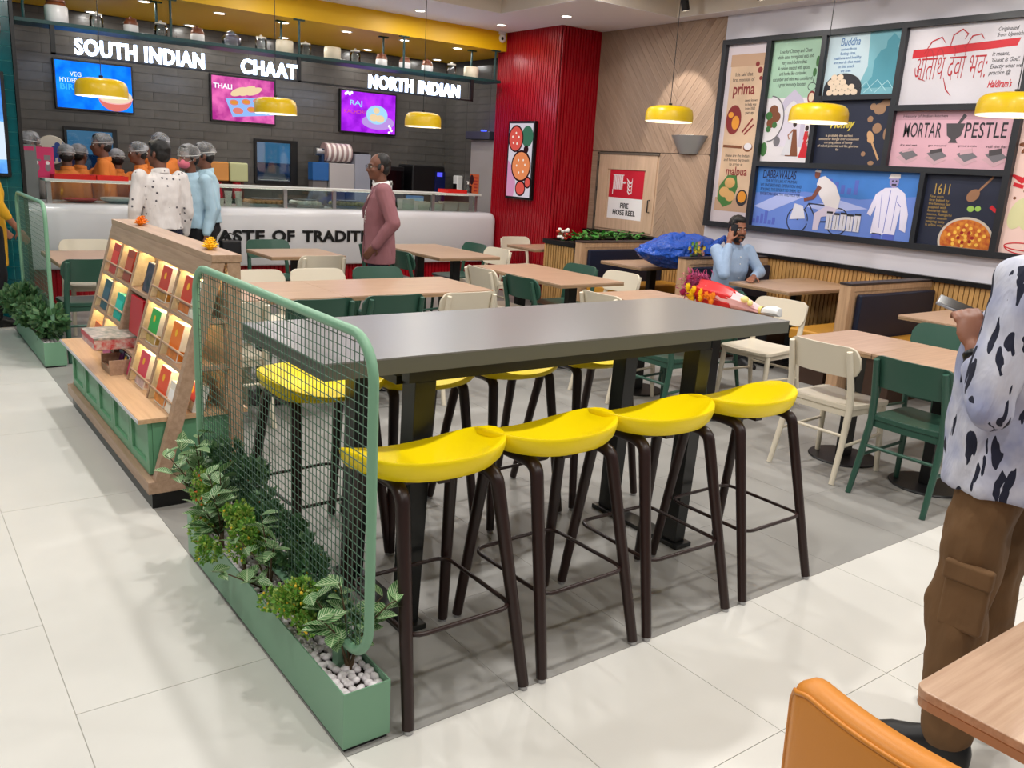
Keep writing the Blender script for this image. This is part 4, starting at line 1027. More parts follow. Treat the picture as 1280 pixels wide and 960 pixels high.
# ------------------------------------------------------------------ bar table
M_bar = mat('bar_top_grey', (122,121,121), 0.3, bump=0.01, bscale=90); M_baredge = mat('bar_edge', (94,94,86), 0.45)
t = thing('bar_table', 'long grey-topped high bar table with black steel legs', 'table', (2.17, 2.65, 0))
X0, X1, Y0, Y1 = -1.13, 1.13, -0.35, 0.35
obj('tabletop', MB().box(X0,X1,Y0,Y1,1.045,1.05), M_bar, t)
obj('tabletop_edge', MB().box(X0,X1,Y0,Y1,0.995,1.0447), M_baredge, t)
M_leg = mat('leg_black', (26,27,26), 0.3)
b = MB().box(-0.78,0.73,Y0+0.10,Y0+0.15,0.93,0.994).box(-0.78,0.73,Y1-0.15,Y1-0.10,0.93,0.994)
obj('under_frame', b, M_leg, t)
for x, s in ((-0.74,-1),(0.68,1)):
    for y in (-0.20, 0.24):
        tp = Vector((x-0.0*s+0.03, y, 0.93)); bt = Vector((x, y+0.0, 0.02))
        ring = lambda c, a, d, z: [(c.x-a,c.y-d,z),(c.x+a,c.y-d,z),(c.x+a,c.y+d,z),(c.x-a,c.y+d,z)]
        obj('leg', MB().loft([ring(bt,0.032,0.042,0.022),ring(tp,0.042,0.045,0.93)]), M_leg, t, bevel=0.004)
    obj('foot_beam', MB().box(x-0.05,x+0.05,-0.27,0.31,0.0,0.022), M_leg, t, bevel=0.003)
    obj('cross_frame', MB().box(x-0.03,x+0.06,-0.145,0.185,0.90,0.93), M_leg, t)

# ------------------------------------------------------------------ bar stools
M_seaty = mat('stool_yellow', (250,221,0), 0.36, bump=0.03, bscale=140); M_legb = mat('stool_brown', (44,27,24), 0.33)
def sm(x, a, b): 
    x = min(1, max(0, (x-a)/(b-a))); return x*x*(3-2*x)
def seat_pt(v, th):
    # th measured from the front (+y): 0 front, pi rear
    f = 0.5-0.5*math.cos(th)
    h = 0.006+0.086*sm(f, -0.08, 0.56) - 0.014*sm(f, 0.55, 1.0)
    a, bb = 0.272, (0.195 if math.cos(th) < 0 else 0.185)
    s, c = math.sin(th), math.cos(th)
    n = 2.25
    r = 1/((abs(s)/a)**n+(abs(c)/bb)**n)**(1/n)
    z = h*(v**2.1)
    return Vector((r*v*s, r*v*c, z))
def seat_mesh():
    b = MB(); NT, NV = 40, 9
    up = [[seat_pt((i+0.0)/NV, 2*PI*j/NT) for j in range(NT)] for i in range(1, NV+1)]
    top = []; 
    vs = [Vector((0,0,0))]
    for r in up: vs += r
    fs = [(0,1+j,1+(j+1) % NT) for j in range(NT)]
    for i in range(NV-1):
        for j in range(NT):
            a = 1+i*NT+j; c = 1+i*NT+(j+1) % NT
            fs.append((a, a+NT, c+NT, c))
    # outside shell: pulled in and down
    o = len(vs); 
    prof = [(1.008,NV-1,0.003),(1.010,NV-1,0.012),(0.998,NV-1,0.027),(0.968,NV-1,0.050),(0.905,NV-1,0.066),(1.0,NV-3,0.015),(1.0,NV-5,0.014),(1.0,NV-7,0.014)]
    for sc, ir, dz in prof:
        for j in range(NT):
            p = up[ir][j]; k_ = min(1.0, p.z/0.06) if ir == NV-1 else 1.0
            vs.append(Vector((p.x*sc, p.y*sc, p.z-0.003-(dz-0.003)*(0.22+0.78*k_) if ir == NV-1 else p.z-dz)))
    L0 = 1+(NV-1)*NT
    for j in range(NT):
        fs.append((L0+j, o+j, o+(j+1) % NT, L0+(j+1) % NT))
    for k in range(len(prof)-1):
        for j in range(NT):
            a = o+k*NT+j; c = o+k*NT+(j+1) % NT
            fs.append((a, a+NT, c+NT, c))
    fs.append(tuple(o+(len(prof)-1)*NT+j for j in range(NT)))
    return b.add(vs, fs)
def stool_proto():
    t = thing('bar_stool', 'x', 'bar stool')
    s = obj('seat', seat_mesh().xf(Matrix.Translation((-0.012,0.045,0.720))), M_seaty, t, 50)
    b = MB().box(-0.13,0.13,-0.02,0.02,0.690,0.712).box(-0.02,0.02,-0.06,0.14,0.690,0.712)
    obj('seat_plate', b, M_legb, t)
    for sx in (-1, 1):
        for sy in (-1, 1):
            foot = Vector((sx*0.215, sy*0.25, 0.012)); kn = Vector((sx*0.172, 0.03+sy*0.135, 0.672))
            inn = Vector((sx*0.160, 0.03, 0.708))
            path = [foot]
            for k in range(1, 6): path.append(foot.lerp(kn, k/6))
            c0 = kn; c1 = kn + (kn-foot).normalized()*0.04
            for k in range(0, 6):
                u = k/5; path.append((1-u)**2*c0+2*u*(1-u)*c1+u*u*(inn+Vector((0,sy*0.05,0))))
            path.append(inn)
            lg = obj('leg', MB().tube(path, 0.019, 10, rad=[0.0185]+[0.0195+0.004*min(1,i/6) for i in range(len(path)-1)]), M_legb, t, 60)
            obj('foot_glide', MB().cyl((foot.x,foot.y,0),(foot.x,foot.y,0.013),0.015,n=12), M_steel, lg, 60)
    fz = 0.285; fx, fy = 0.188, 0.205; r = 0.05
    path = []
    for cx, cy, a0 in ((fx-r,fy-r,0),(-fx+r,fy-r,PI/2),(-fx+r,-fy+r,PI),(fx-r,-fy+r,1.5*PI)):
        for k in range(5):
            a = a0+PI/2*k/4; path.append((cx+r*math.cos(a), cy+r*math.sin(a), fz))
    obj('footrest', MB().tube(path, 0.0075, 8, closed=True), M_legb, t, 60)
    return t
st = stool_proto()
near = [(1.347,2.15),(1.847,2.155),(2.352,2.15),(2.882,2.15)]
for k, (x, y) in enumerate(near):
    lab = f'yellow-seated brown bar stool on the near side of the bar table, {ORD[k]} from the left'
    g = 'bar stools on the near side of the bar table'
    if k == 0: st.location = (x, y, 0); st['label'] = lab; st['group'] = g; S1 = st
    else: dup(S1, (x, y, 0), R((-1,1.5,-1,0.5)[k]), lab, g)
for k, (x, y) in enumerate([(1.42,3.22),(1.88,3.22),(2.37,3.22),(2.90,3.23)]):
    dup(S1, (x, y, 0), PI+R((4,-2,3,0)[k]), f'yellow-seated brown bar stool on the far side of the bar table, {ORD[k]} from the left', 'bar stools on the far side of the bar table')

# ------------------------------------------------------------------ dining chairs
def chair_proto(m):
    """faces +y, seat centre at the origin"""
    t = thing('dining_chair', 'x', 'chair')
    # seat: dished plate
    NX, NY = 14, 10; vs = []; fs = []
    for lay in (0, 1):
        for j in range(NY+1):
            for i in range(NX+1):
                u = -1+2*i/NX; v = -1+2*j/NY
                hw = 0.222-0.018*(0.5-0.5*v)-0.02*max(0, abs(v)-0.8)/0.2
                x = hw*u; y = 0.205*v + 0.012*(1-u*u)*(1 if v > 0.9 else 0)
                dish = -0.016*(1-u*u)*(1-v*v*0.6) + 0.008*v*v*(1 if v < 0 else -0.6)
                z = 0.447+dish if lay == 0 else 0.418+0.4*dish
                vs.append((x, y, z))
    n1 = (NX+1)*(NY+1)
    for j in range(NY):
        for i in range(NX):
            a = j*(NX+1)+i; q = (a, a+1, a+NX+2, a+NX+1)
            fs.append(q); fs.append(tuple(n1+k for k in reversed(q)))
    bd = [i for i in range(NX+1)]+[(j+1)*(NX+1)-1 for j in range(1, NY+1)]+[NY*(NX+1)+i for i in range(NX-1, -1, -1)]+[j*(NX+1) for j in range(NY-1, 0, -1)]
    for k in range(len(bd)):
        a, c = bd[k], bd[(k+1) % len(bd)]
        fs.append((a, n1+a, n1+c, c))
    obj('seat', MB().add(vs, fs), m, t, 45, bevel=0.006)
    for sx in (-1, 1):
        obj('leg', MB().tube([(sx*0.205,0.19,0),(sx*0.19,0.165,0.43)], 0.016, 10, rad=[0.015,0.02]), m, t, 60)
        path = [(sx*0.215,-0.29,0.0),(sx*0.208,-0.235,0.22),(sx*0.20,-0.198,0.42),(sx*0.196,-0.212,0.55),(sx*0.19,-0.250,0.70),(sx*0.188,-0.268,0.768)]
        obj('rear_leg', MB().tube(path, 0.018, 10, rad=[0.0155,0.018,0.021,0.020,0.018,0.016]), m, t, 60)
        obj('side_stretcher', MB().cyl((sx*0.20,0.178,0.235),(sx*0.209,-0.235,0.215),0.0095), m, t, 60)
        obj('apron', MB().obox((sx*0.188,-0.01,0.402),0.02,0.36,0.04), m, t)
    obj('rear_stretcher', MB().cyl((-0.205,-0.222,0.275),(0.205,-0.222,0.275),0.0095), m, t, 60)
    obj('front_apron', MB().obox((0,0.165,0.402),0.36,0.02,0.04), m, t)
    obj('rear_apron', MB().obox((0,-0.185,0.402),0.36,0.02,0.04), m, t)
    # curved back plate with rounded corners
    out = []; hw, z0, z1, r = 0.228, 0.612, 0.79, 0.062
    for cx, cz, a0 in ((hw-r,z1-r,0),(-hw+r,z1-r,PI/2),(-hw+r,z0+r,PI),(hw-r,z0+r,1.5*PI)):
        for k in range(5):
            a = a0+PI/2*k/4; out.append((cx+r*math.cos(a), cz+r*math.sin(a)))
    # strips so that the plate can bend
    NXB = 12; vs = []; fs = []
    def zlim(x):
        d = max(0, abs(x)-(hw-r)); e = r-math.sqrt(max(0, r*r-d*d))
        return z0+e, z1-e
    for i in range(NXB*2+1):
        x = -hw+2*hw*i/(NXB*2); lo, hi = zlim(x*0.9995)
        for kz in (0, 1):
            z = (lo, hi)[kz]
            for ky in (0, 1):
                lean = -(z-0.61)*0.24
                y = -0.178-0.045*(1-(x/hw)**2)+lean+(0.0 if ky else -0.017)
                vs.append((x, y, z))
    for i in range(NXB*2):
        o_ = i*4; p_ = o_+4
        fs += [(o_+1,p_+1,p_+3,o_+3),(o_,o_+2,p_+2,p_),(o_+2,o_+3,p_+3,p_+2),(o_,p_,p_+1,o_+1)]
    fs += [(0,1,3,2),(NXB*8,NXB*8+2,NXB*8+3,NXB*8+1)]
    obj('backrest', MB().add(vs, fs), m, t, 40)
    return t
M_cg = mat('chair_green', (50,86,72), 0.32); M_cc = mat('chair_cream', (222,212,192), 0.36)
CG = chair_proto(M_cg); CC = chair_proto(M_cc)
used = {'g': False, 'c': False}
def chair(kind, x, y, rz, lab):
    p = CG if kind == 'g' else CC
    lab = ('dark green' if kind == 'g' else 'cream')+' dining chair '+lab
    if not used[kind]:
        used[kind] = True; p.location = (x, y, 0); p.rotation_euler.z = R(rz); p['label'] = lab; p['group'] = 'dining chairs'
    else: dup(p, (x, y, 0), R(rz), lab, 'dining chairs')
E_R, W_R, N_R, S_R = -90, 90, 0, 180      # facing +x, -x, +y, -y
chair('g', 4.53, 2.21, E_R, 'nearest the man in the leaf-print shirt')
chair('c', 4.55, 2.76, E_R, 'beside the near green chair, behind the last bar stool')
chair('g', 5.46, 2.74, W_R, 'across the joined tables beside the leaf-print shirt')
chair('c', 5.46, 2.14, W_R, 'half hidden behind the leaf-print shirt')
chair('c', 5.33, 3.95, W_R+4, 'at the bouquet table near the mustard bench')
chair('g', 5.34, 4.55, W_R, 'behind the bouquet on the booth side')
chair('c', 4.52, 4.62, E_R, 'showing only its top above the bar table')
chair('g', 4.46, 4.05, E_R, 'seen through the legs of the bar table')
chair('c', 4.47, 6.13, E_R, 'at the left side of the middle table beside the green one')
chair('g', 4.47, 5.55, E_R, 'with its back turned, left of the middle table')
chair('g', 5.15, 6.12, W_R, 'before the navy booth under the planter')
chair('c', 5.18, 5.58, W_R, 'at the near right corner of the middle table')
chair('g', 4.41, 7.45, E_R, 'directly right of the man in the blazer')
chair('g', 4.41, 8.08, E_R, 'hidden beyond the man in the blazer')
chair('g', 5.24, 8.06, W_R, 'at the far side of the table right of the blazer')
chair('c', 5.20, 7.56, W_R, 'at the right end of the table right of the blazer')
chair('g', 2.21, 5.15, N_R, 'left of two at the near side of the long table')
chair('g', 2.74, 5.18, N_R, 'right of two at the near side of the long table')
chair('c', 3.32, 5.16, N_R, 'at the near right end of the long table')
chair('c', 1.66, 5.16, N_R, 'seen through the mesh at the long table')
chair('c', 2.27, 6.03, S_R, 'at the long table beside the display rack')
chair('c', 2.77, 6.03, S_R, 'at the long table below the TRADITION lettering')
chair('g', 3.31, 6.06, S_R, 'at the long table in front of the blazer')
chair('g', 3.22, 8.27, S_R, 'against the counter lettering behind the small table')
chair('c', 3.21, 7.36, N_R, 'in front of the small table below the lettering')
chair('c', 1.54, 8.30, S_R, 'against the white counter at the far left table')
chair('g', 1.33, 7.34, N_R, 'at the far left table beside the display rack')
chair('c', 6.61, 8.60, S_R, 'in front of the red wall')

# ------------------------------------------------------------------ dining tables
def dtable(x0, x1, y0, y1, lab, legs, name='dining_table', disc=True):
    cx, cy = (x0+x1)/2, (y0+y1)/2
    t = thing(name, lab, 'table', (cx, cy, 0))
    a, c = (x1-x0)/2, (y1-y0)/2
    obj('tabletop', MB().box(-a,a,-c,c,0.735,0.75), M_wood, t, bevel=0.002, seg=1)
    obj('tabletop_edge', MB().box(-a+0.001,a-0.001,-c+0.001,c-0.001,0.718,0.7347), M_wedge, t)
    for lx, ly in legs:
        obj('pedestal', MB().box(lx-0.045,lx+0.045,ly-0.03,ly+0.03,0.016,0.717), M_black, t, bevel=0.003)
        obj('pedestal_foot', MB().lathe([(0.001,0),(0.205,0),(0.21,0.006),(0.205,0.012),(0.001,0.016)],28), M_black, t, 40)
        [c_ for c_ in kids(t) if c_.name.startswith('pedestal_foot')][-1].location = (lx, ly, 0)
        obj('top_bracket', MB().box(lx-0.2,lx+0.2,ly-0.03,ly+0.03,0.702,0.717), M_black, t)
    return t
dtable(1.10,1.86,7.17,8.02,'wood-topped table at the far left beside the mesh planter',[(0,0)])
dtable(2.84,3.56,7.40,8.04,'small wood-topped table in front of the TASTE OF lettering',[(0,0)])
dtable(1.44,2.489,5.18,5.93,'left half of the long wooden table, beside the display rack',[(0.1,0)])
dtable(2.491,3.70,5.18,5.93,'right half of the long wooden table, ending near the blazer',[(-0.1,0),(0.42,0)])
dtable(4.43,5.16,7.13,8.41,'wood-topped table right of the man in the blazer',[(0,-0.36),(0,0.36)])
dtable(4.44,5.15,5.28,6.56,'wood-topped middle table between the bar table and the first booth',[(0,-0.36),(0,0.36)])
dtable(6.11,7.0,7.77,8.32,'small wood-topped table against the red wall by the planter',[(0,0)])
dtable(4.42,5.06,3.66,4.87,'wood-topped table holding the flower bouquet, behind the bar table',[(0,-0.36),(0,0.36)])
dtable(4.47,5.10,2.552,3.07,'farther of two joined wood-topped tables between cream and green chairs',[(0,0)])
dtable(4.47,5.10,1.98,2.548,'nearer of two joined wood-topped tables beside the leaf-print shirt',[(0,0)])
dtable(6.16,7.10,6.10,6.70,'booth table under the blue bag',[(0.0,0)])
dtable(6.28,7.44,4.42,5.08,'booth table where the man on the phone sits',[(0.0,0)])
dtable(6.11,7.2,2.66,3.33,'booth table behind the phone of the standing man',[(0.1,0)])
# foreground corner table
t = thing('foreground_table', 'wood-topped table cut off at the lower right corner', 'table', (2.02, 0.28, 0))
pl = []
for cx, cy, a0 in ((0.50,0.35,0),(-0.50,0.35,PI/2),(-0.50,-0.35,PI),(0.50,-0.35,1.5*PI)):
    for k in range(5):
        a = a0+PI/2*k/4; pl.append((cx+0.03*math.cos(a), cy+0.03*math.sin(a)))
o = obj('tabletop', MB().prism(pl,0.731,0.75), M_wood, t, bevel=0.003)
obj('tabletop_edge', MB().prism([(x*0.995,y*0.995) for x,y in pl],0.712,0.7307), mat('oak_under',(176,138,108),0.5), t)
obj('pedestal', MB().box(-0.05,0.05,-0.04,0.04,0.016,0.711), M_black, t)
obj('pedestal_foot', MB().lathe([(0.001,0),(0.21,0),(0.215,0.006),(0.21,0.012),(0.001,0.016)],28), M_black, t, 40)
# foreground upholstered chair
M_or = mat('orange_leather', (208,132,44), 0.42, bump=0.03, bscale=220)
t = thing('upholstered_chair', 'mustard orange leather chair with piped back in the lower foreground', 'chair', (1.265, 0.53, 0))
# back pad: rounded slab in the y-z plane, slightly curved
def pad(hw, z0, z1, r, th, bend, tilt, n=16):
    vs = []; fs = []; ny = 2*n
    def lim(y):
        d = max(0, abs(y)-(hw-r)); return r-math.sqrt(max(0, r*r-d*d))
    prof = [(-0.5,0.0),(-0.46,0.5),(-0.32,0.88),(0.0,1.0),(0.32,0.88),(0.46,0.5),(0.5,0.0)]
    rings = []
    for i in range(ny+1):
        y = -hw+2*hw*i/ny; e = lim(y*0.998); hi = z1-e; lo = z0
        ef = 0.35+0.65*min(1, (hw-abs(y))/0.03+0.0)
        ring = []
        for fx, fz in prof: ring.append((fx*th*ef, hi-(1-fz)*0.035*ef))
        for fx in (0.5, 0.0, -0.5): ring.append((fx*th*ef, lo))
        rings.append([(bend*(y/hw)**2 + x + tilt*(z-z0), y, z) for x, z in ring])
    return rings
_bk = obj('backrest', MB().loft(pad(0.245,0.36,0.80,0.07,0.07,0.05,-0.06)), M_or, t, 60)
pp = []
hw, r = 0.245, 0.07
for i in range(33):
    y = -hw+2*hw*i/32; d = max(0, abs(y)-(hw-r)); e = r-math.sqrt(max(0, r*r-(d*0.998)**2)); ef = 0.35+0.65*min(1, (hw-abs(y))/0.03)
    z = 0.80-e-0.5*0.035*ef
    pp.append((0.05*(y/hw)**2-0.46*0.07*ef-0.06*(z-0.36), y, z))
for sg_ in (0, -1):
    q = pp[sg_]; low = (0.05-0.5*0.07*0.35, q[1], 0.37)
    pp = [low]+pp if sg_ == 0 else pp+[low]
obj('piping', MB().tube(pp,0.0045,8), M_or, _bk, 60)
obj('seat_cushion', MB().box(0.03,0.50,-0.23,0.23,0.38,0.46), M_or, t, bevel=0.03, seg=3)
for x in (0.06,0.46):
    for y in (-0.2,0.2): obj('leg', MB().cyl((x,y,0),(x,y,0.38),0.014,0.02), M_black, t, 60)

# ------------------------------------------------------------------ booths
def divider(y, lab, x0=6.20, front=True, rear=True, x1=7.45):
    t = thing('booth_divider', lab, 'booth seat', (0, y, 0))
    b = MB().box(x0,x0+0.055,-0.05,0.05,0,0.895)
    obj('end_post', b, M_panelw, t, bevel=0.002)
    obj('top_rail', MB().box(x0+0.056,x1,-0.05,0.05,0.845,0.895), M_panelw, t, bevel=0.002)
    obj('cap', MB().box(x0-0.004,x1,-0.056,0.056,0.8955,0.912), mat('booth_cap',(52,42,40),0.45), t, bevel=0.002)
    obj('core_panel', MB().box(x0+0.056,x1,-0.045,0.045,0.0,0.844), M_panelw, t)
    if front: obj('back_cushion', MB().box(x0+0.085,x1-0.005,-0.10,-0.0505,0.42,0.825), M_navy, t, bevel=0.018, seg=3)
    if rear: obj('back_cushion', MB().box(x0+0.085,x1-0.005,0.0505,0.10,0.42,0.825), M_navy, t, bevel=0.018, seg=3)
    return t
def bench(y0, y1, lab, x0=6.26):
    t = thing('booth_bench', lab, 'bench', (0, (y0+y1)/2, 0)); d = (y1-y0)/2
    obj('seat_cushion', MB().box(x0,7.45,-d,d,0.36,0.46), M_tan, t, bevel=0.02, seg=3)
    obj('seat_base', MB().box(x0+0.05,7.45,-d+0.04,d-0.02,0.0,0.359), mat('booth_base',(70,50,40),0.5), t)
divider(7.12,'navy booth back in front of the leafy planter',rear=False)
divider(5.60,'navy booth back behind the seated man on the phone')
divider(3.85,'navy booth back nearest the leaf-print shirt')
bench(6.66,7.01,'mustard bench cushion below the planter booth back')
bench(5.71,6.06,'mustard bench cushion under the blue bag')
bench(5.12,5.49,'mustard bench cushion under the seated man')
bench(3.96,4.36,'mustard bench cushion facing the seated man')
bench(3.38,3.74,'mustard bench cushion in front of the nearest navy booth back')
# planter box behind the first divider
t = thing('booth_planter', 'low slatted planter box behind the first navy booth back', 'planter', (0, 0, 0))
obj('planter_box', MB().box(6.22,7.45,7.18,7.72,0,0.83), M_dimwood, t)
obj('planter_rim', MB().box(6.19,7.45,7.176,7.20,0.83,0.88).box(6.19,7.45,7.71,7.74,0.83,0.88).box(6.19,6.23,7.20,7.71,0.83,0.88), M_blackp, t)
obj('soil', MB().box(6.23,7.44,7.20,7.71,0.831,0.85), mat('soil',(40,32,26),0.9,bump=0.6,bscale=50), t)
_s2 = MB().box(-0.016,0,-0.013,0.013,0.02,0.825).mesh('slat', M_slat)
for k in range(12): link('slat', _s2, t, Matrix.Translation((6.2195,7.22+0.044*k,0)))
# ------------------------------------------------------------------ display rack
M_rackw = wood('rack_oak', (182,152,128), (160,130,106), (22, 1.2, 22), 0.45)
M_ctop = wood('rack_top_oak', (214,178,140), (198,160,122), (26, 1.2, 26), 0.32)
M_litside = wood('painted_lit_ash', (230,212,176), (214,194,156), (22, 1.2, 22), 0.45)  # paler ash, imitates LED light on the partition sides
M_led = emis('led_warm', (255,226,160), 24)
OX, OY = 1.1, 4.9
t = RACK = thing('display_rack', 'long oak display rack with leaning shelves over green panelled cupboards', 'display rack', (OX, OY, 0))
def B_(x0,x1,y0,y1,z0,z1): return MB().box(x0-OX,x1-OX,y0-OY,y1-OY,z0,z1)
def xs_(z): return 0.935+(z-0.14)*0.285
obj('plinth', B_(0.925,1.40,3.945,5.87,0,0.08), M_blackp, t)
obj('base_board', B_(0.905,1.42,3.92,5.90,0.0805,0.14), M_rackw, t, bevel=0.002)
obj('cupboard_body', B_(0.955,1.38,4.005,5.87,0.1405,0.404), M_green2, t)
obj('countertop', B_(0.89,1.40,3.985,5.93,0.405,0.428), M_ctop, t, bevel=0.002)
obj('counter_edge_strip', B_(0.8865,0.8898,3.987,5.928,0.408,0.425), mat('edge_strip',(196,196,204),0.35), t)
dy = (5.865-4.01)/5
for k in range(5):
    y0, y1 = 4.01+dy*k+0.003, 4.01+dy*(k+1)-0.003
    b = B_(0.935,0.954,y0,y0+0.045,0.145,0.40)
    b.box(0.935-OX,0.954-OX,y1-0.045-OY,y1-OY,0.145,0.40).box(0.935-OX,0.954-OX,y0+0.045-OY,y1-0.045-OY,0.145,0.19).box(0.935-OX,0.954-OX,y0+0.045-OY,y1-0.045-OY,0.36,0.40).box(0.948-OX,0.9545-OX,y0+0.045-OY,y1-0.045-OY,0.19,0.36)
    obj('cupboard_door', b, M_green2, t)
def slant(y0, y1, z0, z1, dx):
    v = []
    for y in (y0, y1):
        for (z, o_) in ((z0,0),(z0,dx),(z1,dx),(z1,0)): v.append((xs_(z)+o_-OX, y-OY, z))
    return MB().add(v, [(0,1,2,3),(7,6,5,4),(0,4,5,1),(1,5,6,2),(2,6,7,3),(3,7,4,0)])
for y0 in (3.92, 5.85):
    obj('slanted_post', slant(y0,y0+0.05,0.1405,1.15,0.062), M_rackw, t)
    obj('rear_post', B_(1.295,1.355,y0,y0+0.05,0.1405,1.15), M_rackw, t)
    for z in (0.645, 0.865): obj('side_rail', B_(xs_(z)+0.063,1.294,y0+0.012,y0+0.038,z,z+0.022), M_rackw, t)
obj('top_board', B_(1.222,1.36,3.915,5.905,1.1505,1.185), M_rackw, t, bevel=0.002)
obj('top_fascia', slant(3.971,5.849,1.07,1.15,0.02), M_rackw, t)
obj('back_panel', B_(1.283,1.294,3.971,5.849,0.43,1.149), M_rackw, t)
PY_ = [5.52, 5.15, 4.75, 4.355]
for y in PY_: 
    v = []
    for yy in (y-0.011, y+0.011):
        for (x, z) in ((xs_(0.43)-0.002,0.429),(1.282,0.429),(1.282,1.069),(xs_(1.069)-0.002,1.069)): v.append((x-OX, yy-OY, z))
    obj('partition', MB().add(v,[(0,1,2,3),(7,6,5,4),(0,4,5,1),(1,5,6,2),(2,6,7,3),(3,7,4,0)]), M_rackw, t)
cells = [(5.532,5.849),(5.162,5.508),(4.762,5.138),(4.367,4.738),(3.971,4.343)]
SZ = [0.872, 0.650, 0.429]
for ci, (y0, y1) in enumerate(cells):
    for ri, z in enumerate(SZ):
        if ri < 2 and not (ci == 2):
            obj('shelf_board', B_(xs_(z),1.282,y0,y1,z-0.02,z), M_rackw, t)
        if not (ci == 2):
            zr = z+0.062
            obj('retaining_rod', MB().cyl((xs_(zr)+0.003-OX,y0-OY,zr),(xs_(zr)+0.003-OX,y1-OY,zr),0.0055,n=8), M_rackw, t, 60)
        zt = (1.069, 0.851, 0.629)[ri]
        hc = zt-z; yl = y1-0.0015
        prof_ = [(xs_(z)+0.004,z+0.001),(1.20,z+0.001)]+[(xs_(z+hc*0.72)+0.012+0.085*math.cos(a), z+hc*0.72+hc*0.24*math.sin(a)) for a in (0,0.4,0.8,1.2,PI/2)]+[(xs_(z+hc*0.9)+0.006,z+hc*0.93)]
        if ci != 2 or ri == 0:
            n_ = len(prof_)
            obj('painted_lit_side', MB().add([(x-OX,yl-0.008-OY,q) for x,q in prof_]+[(x-OX,yl-OY,q) for x,q in prof_],[tuple(range(n_-1,-1,-1)),tuple(range(n_,2*n_))]+[(i,(i+1)%n_,n_+(i+1)%n_,n_+i) for i in range(n_)]), M_litside, t)  # plate painted as the LED-lit partition side, rounded like the light falloff
        if ci != 2 or ri == 0: obj('led_strip', B_(xs_(zt)+0.03,xs_(zt)+0.045,y0+0.01,y1-0.01,zt-0.006,zt-0.001), M_led, t)
obj('shelf_board', B_(xs_(0.56),1.282,4.762,5.138,0.54,0.56), M_rackw, t)
obj('shelf_board', B_(xs_(0.87),1.282,4.762,5.138,0.85,0.87), M_rackw, t)
M_pk = mat('packet_white', (236,232,226), 0.35)
tilt = Matrix.Rotation(math.atan(0.285), 4, 'Y')
def packet(ci, ri, yoff, c1, lab, w_=0.165, h_=0.185, d_=0.055, c2=None, back=0.0, z=None, cname=None):
    y0, y1 = cells[ci]; z = SZ[ri] if z is None else z
    m1 = mat('packet_'+cname, c1, 0.35)
    t = thing('food_packet', lab, 'packet', M=Matrix.Translation((xs_(z)+0.016+back, (y0+y1)/2+yoff, z+0.0008)) @ tilt)
    body = mat('packet_'+cname, c1, 0.35) if c2 is None else M_pk
    dz = d_*0.285
    obj('packet_body', MB().box(0,d_,-w_/2,w_/2,dz*0.05,h_), body, t, bevel=0.002, seg=1)
    if c2 is not None:
        # seen from the aisle the left side is +y
        obj('colour_panel', MB().box(-0.0012,-0.0002,-w_/2+0.002,w_/2-0.002,0.05,h_-0.004), m1, t)
        obj('food_picture', MB().box(-0.0012,-0.0002,-w_/2+0.003,w_/2-0.002,0.008,0.048), mat('packet_food_'+cname, c2, 0.4, var=0.4, vscale=40), t)
        b = MB().cyl((-0.0022,w_*0.05,h_*0.72),(-0.0013,w_*0.05,h_*0.72),0.018,n=16)
        obj('side_picture', MB().box(0.004,d_-0.004,-w_/2-0.0012,-w_/2-0.0002,0.012,0.06), mat('packet_food_'+cname, c2, 0.4, var=0.4, vscale=40), t)
        obj('round_emblem', b, mat('emblem_yellow',(246,190,40),0.4), t)
    else:
        obj('label_band', MB().box(-0.0012,-0.0002,-w_/2+0.01,w_/2-0.01,h_*0.3,h_*0.75), mat('packet_food_'+cname, tuple(min(255,int(x*1.12+14)) for x in c1), 0.4), t)
    return t
G_ = 'packets on the display rack'
packet(0,0,0.0,(196,44,40),'red packet in the top left cell of the display rack',cname='red')
packet(1,0,0.0,(166,58,36),'rust-red packet in the top row, second cell of the display rack',cname='rust')
packet(3,0,0.03,(206,56,40),'red and white packet in the top row next to the centre bay',c2=(196,140,60),cname='redw')
packet(4,0,0.03,(210,60,36),'red and white packet in the top right cell of the display rack',c2=(216,120,40),cname='redw2')
packet(4,0,-0.105,(228,224,206),'pale packet behind the mesh at the top right of the rack',w_=0.08,cname='pale')
packet(0,1,0.0,(56,76,96),'slate blue packet in the middle row, left end of the rack',cname='slate')
packet(1,1,0.0,(40,176,160),'turquoise packet in the middle row, second cell of the rack',cname='turq',h_=0.15)
packet(3,1,0.03,(60,176,76),'green and white packet in the middle row of the rack',c2=(206,170,90),cname='greenw')
packet(3,1,-0.10,(40,40,40),'dark packet behind the green one in the middle row',w_=0.06,cname='dark',back=0.03)
packet(4,1,0.03,(240,120,20),'bright orange and white packet in the middle row, right end',c2=(226,130,40),cname='orangew')
packet(0,2,0.0,(226,110,50),'orange packet in the bottom left cell of the rack',cname='oran',h_=0.14)
packet(1,2,0.02,(196,90,150),'pink-violet packet in the bottom row, second cell',cname='mauve',h_=0.13)
packet(2,2,0.09,(100,36,110),'purple pouch in the bottom of the centre bay, left',cname='purp',h_=0.10,w_=0.10)
packet(2,2,-0.03,(60,56,60),'black and yellow pouch in the bottom of the centre bay',c2=(206,206,60),cname='blk',h_=0.10,w_=0.10)
packet(2,2,-0.13,(176,40,90),'magenta pouch in the bottom of the centre bay, right',cname='mag',h_=0.10,w_=0.07)
packet(3,2,0.03,(226,70,96),'pink-red and white packet in the bottom row of the rack',c2=(220,190,190),cname='pinkw')
packet(3,2,0.06,(206,196,120),'pale green packet behind the pink-red one in the bottom row',cname='paleg',back=0.075,h_=0.17)
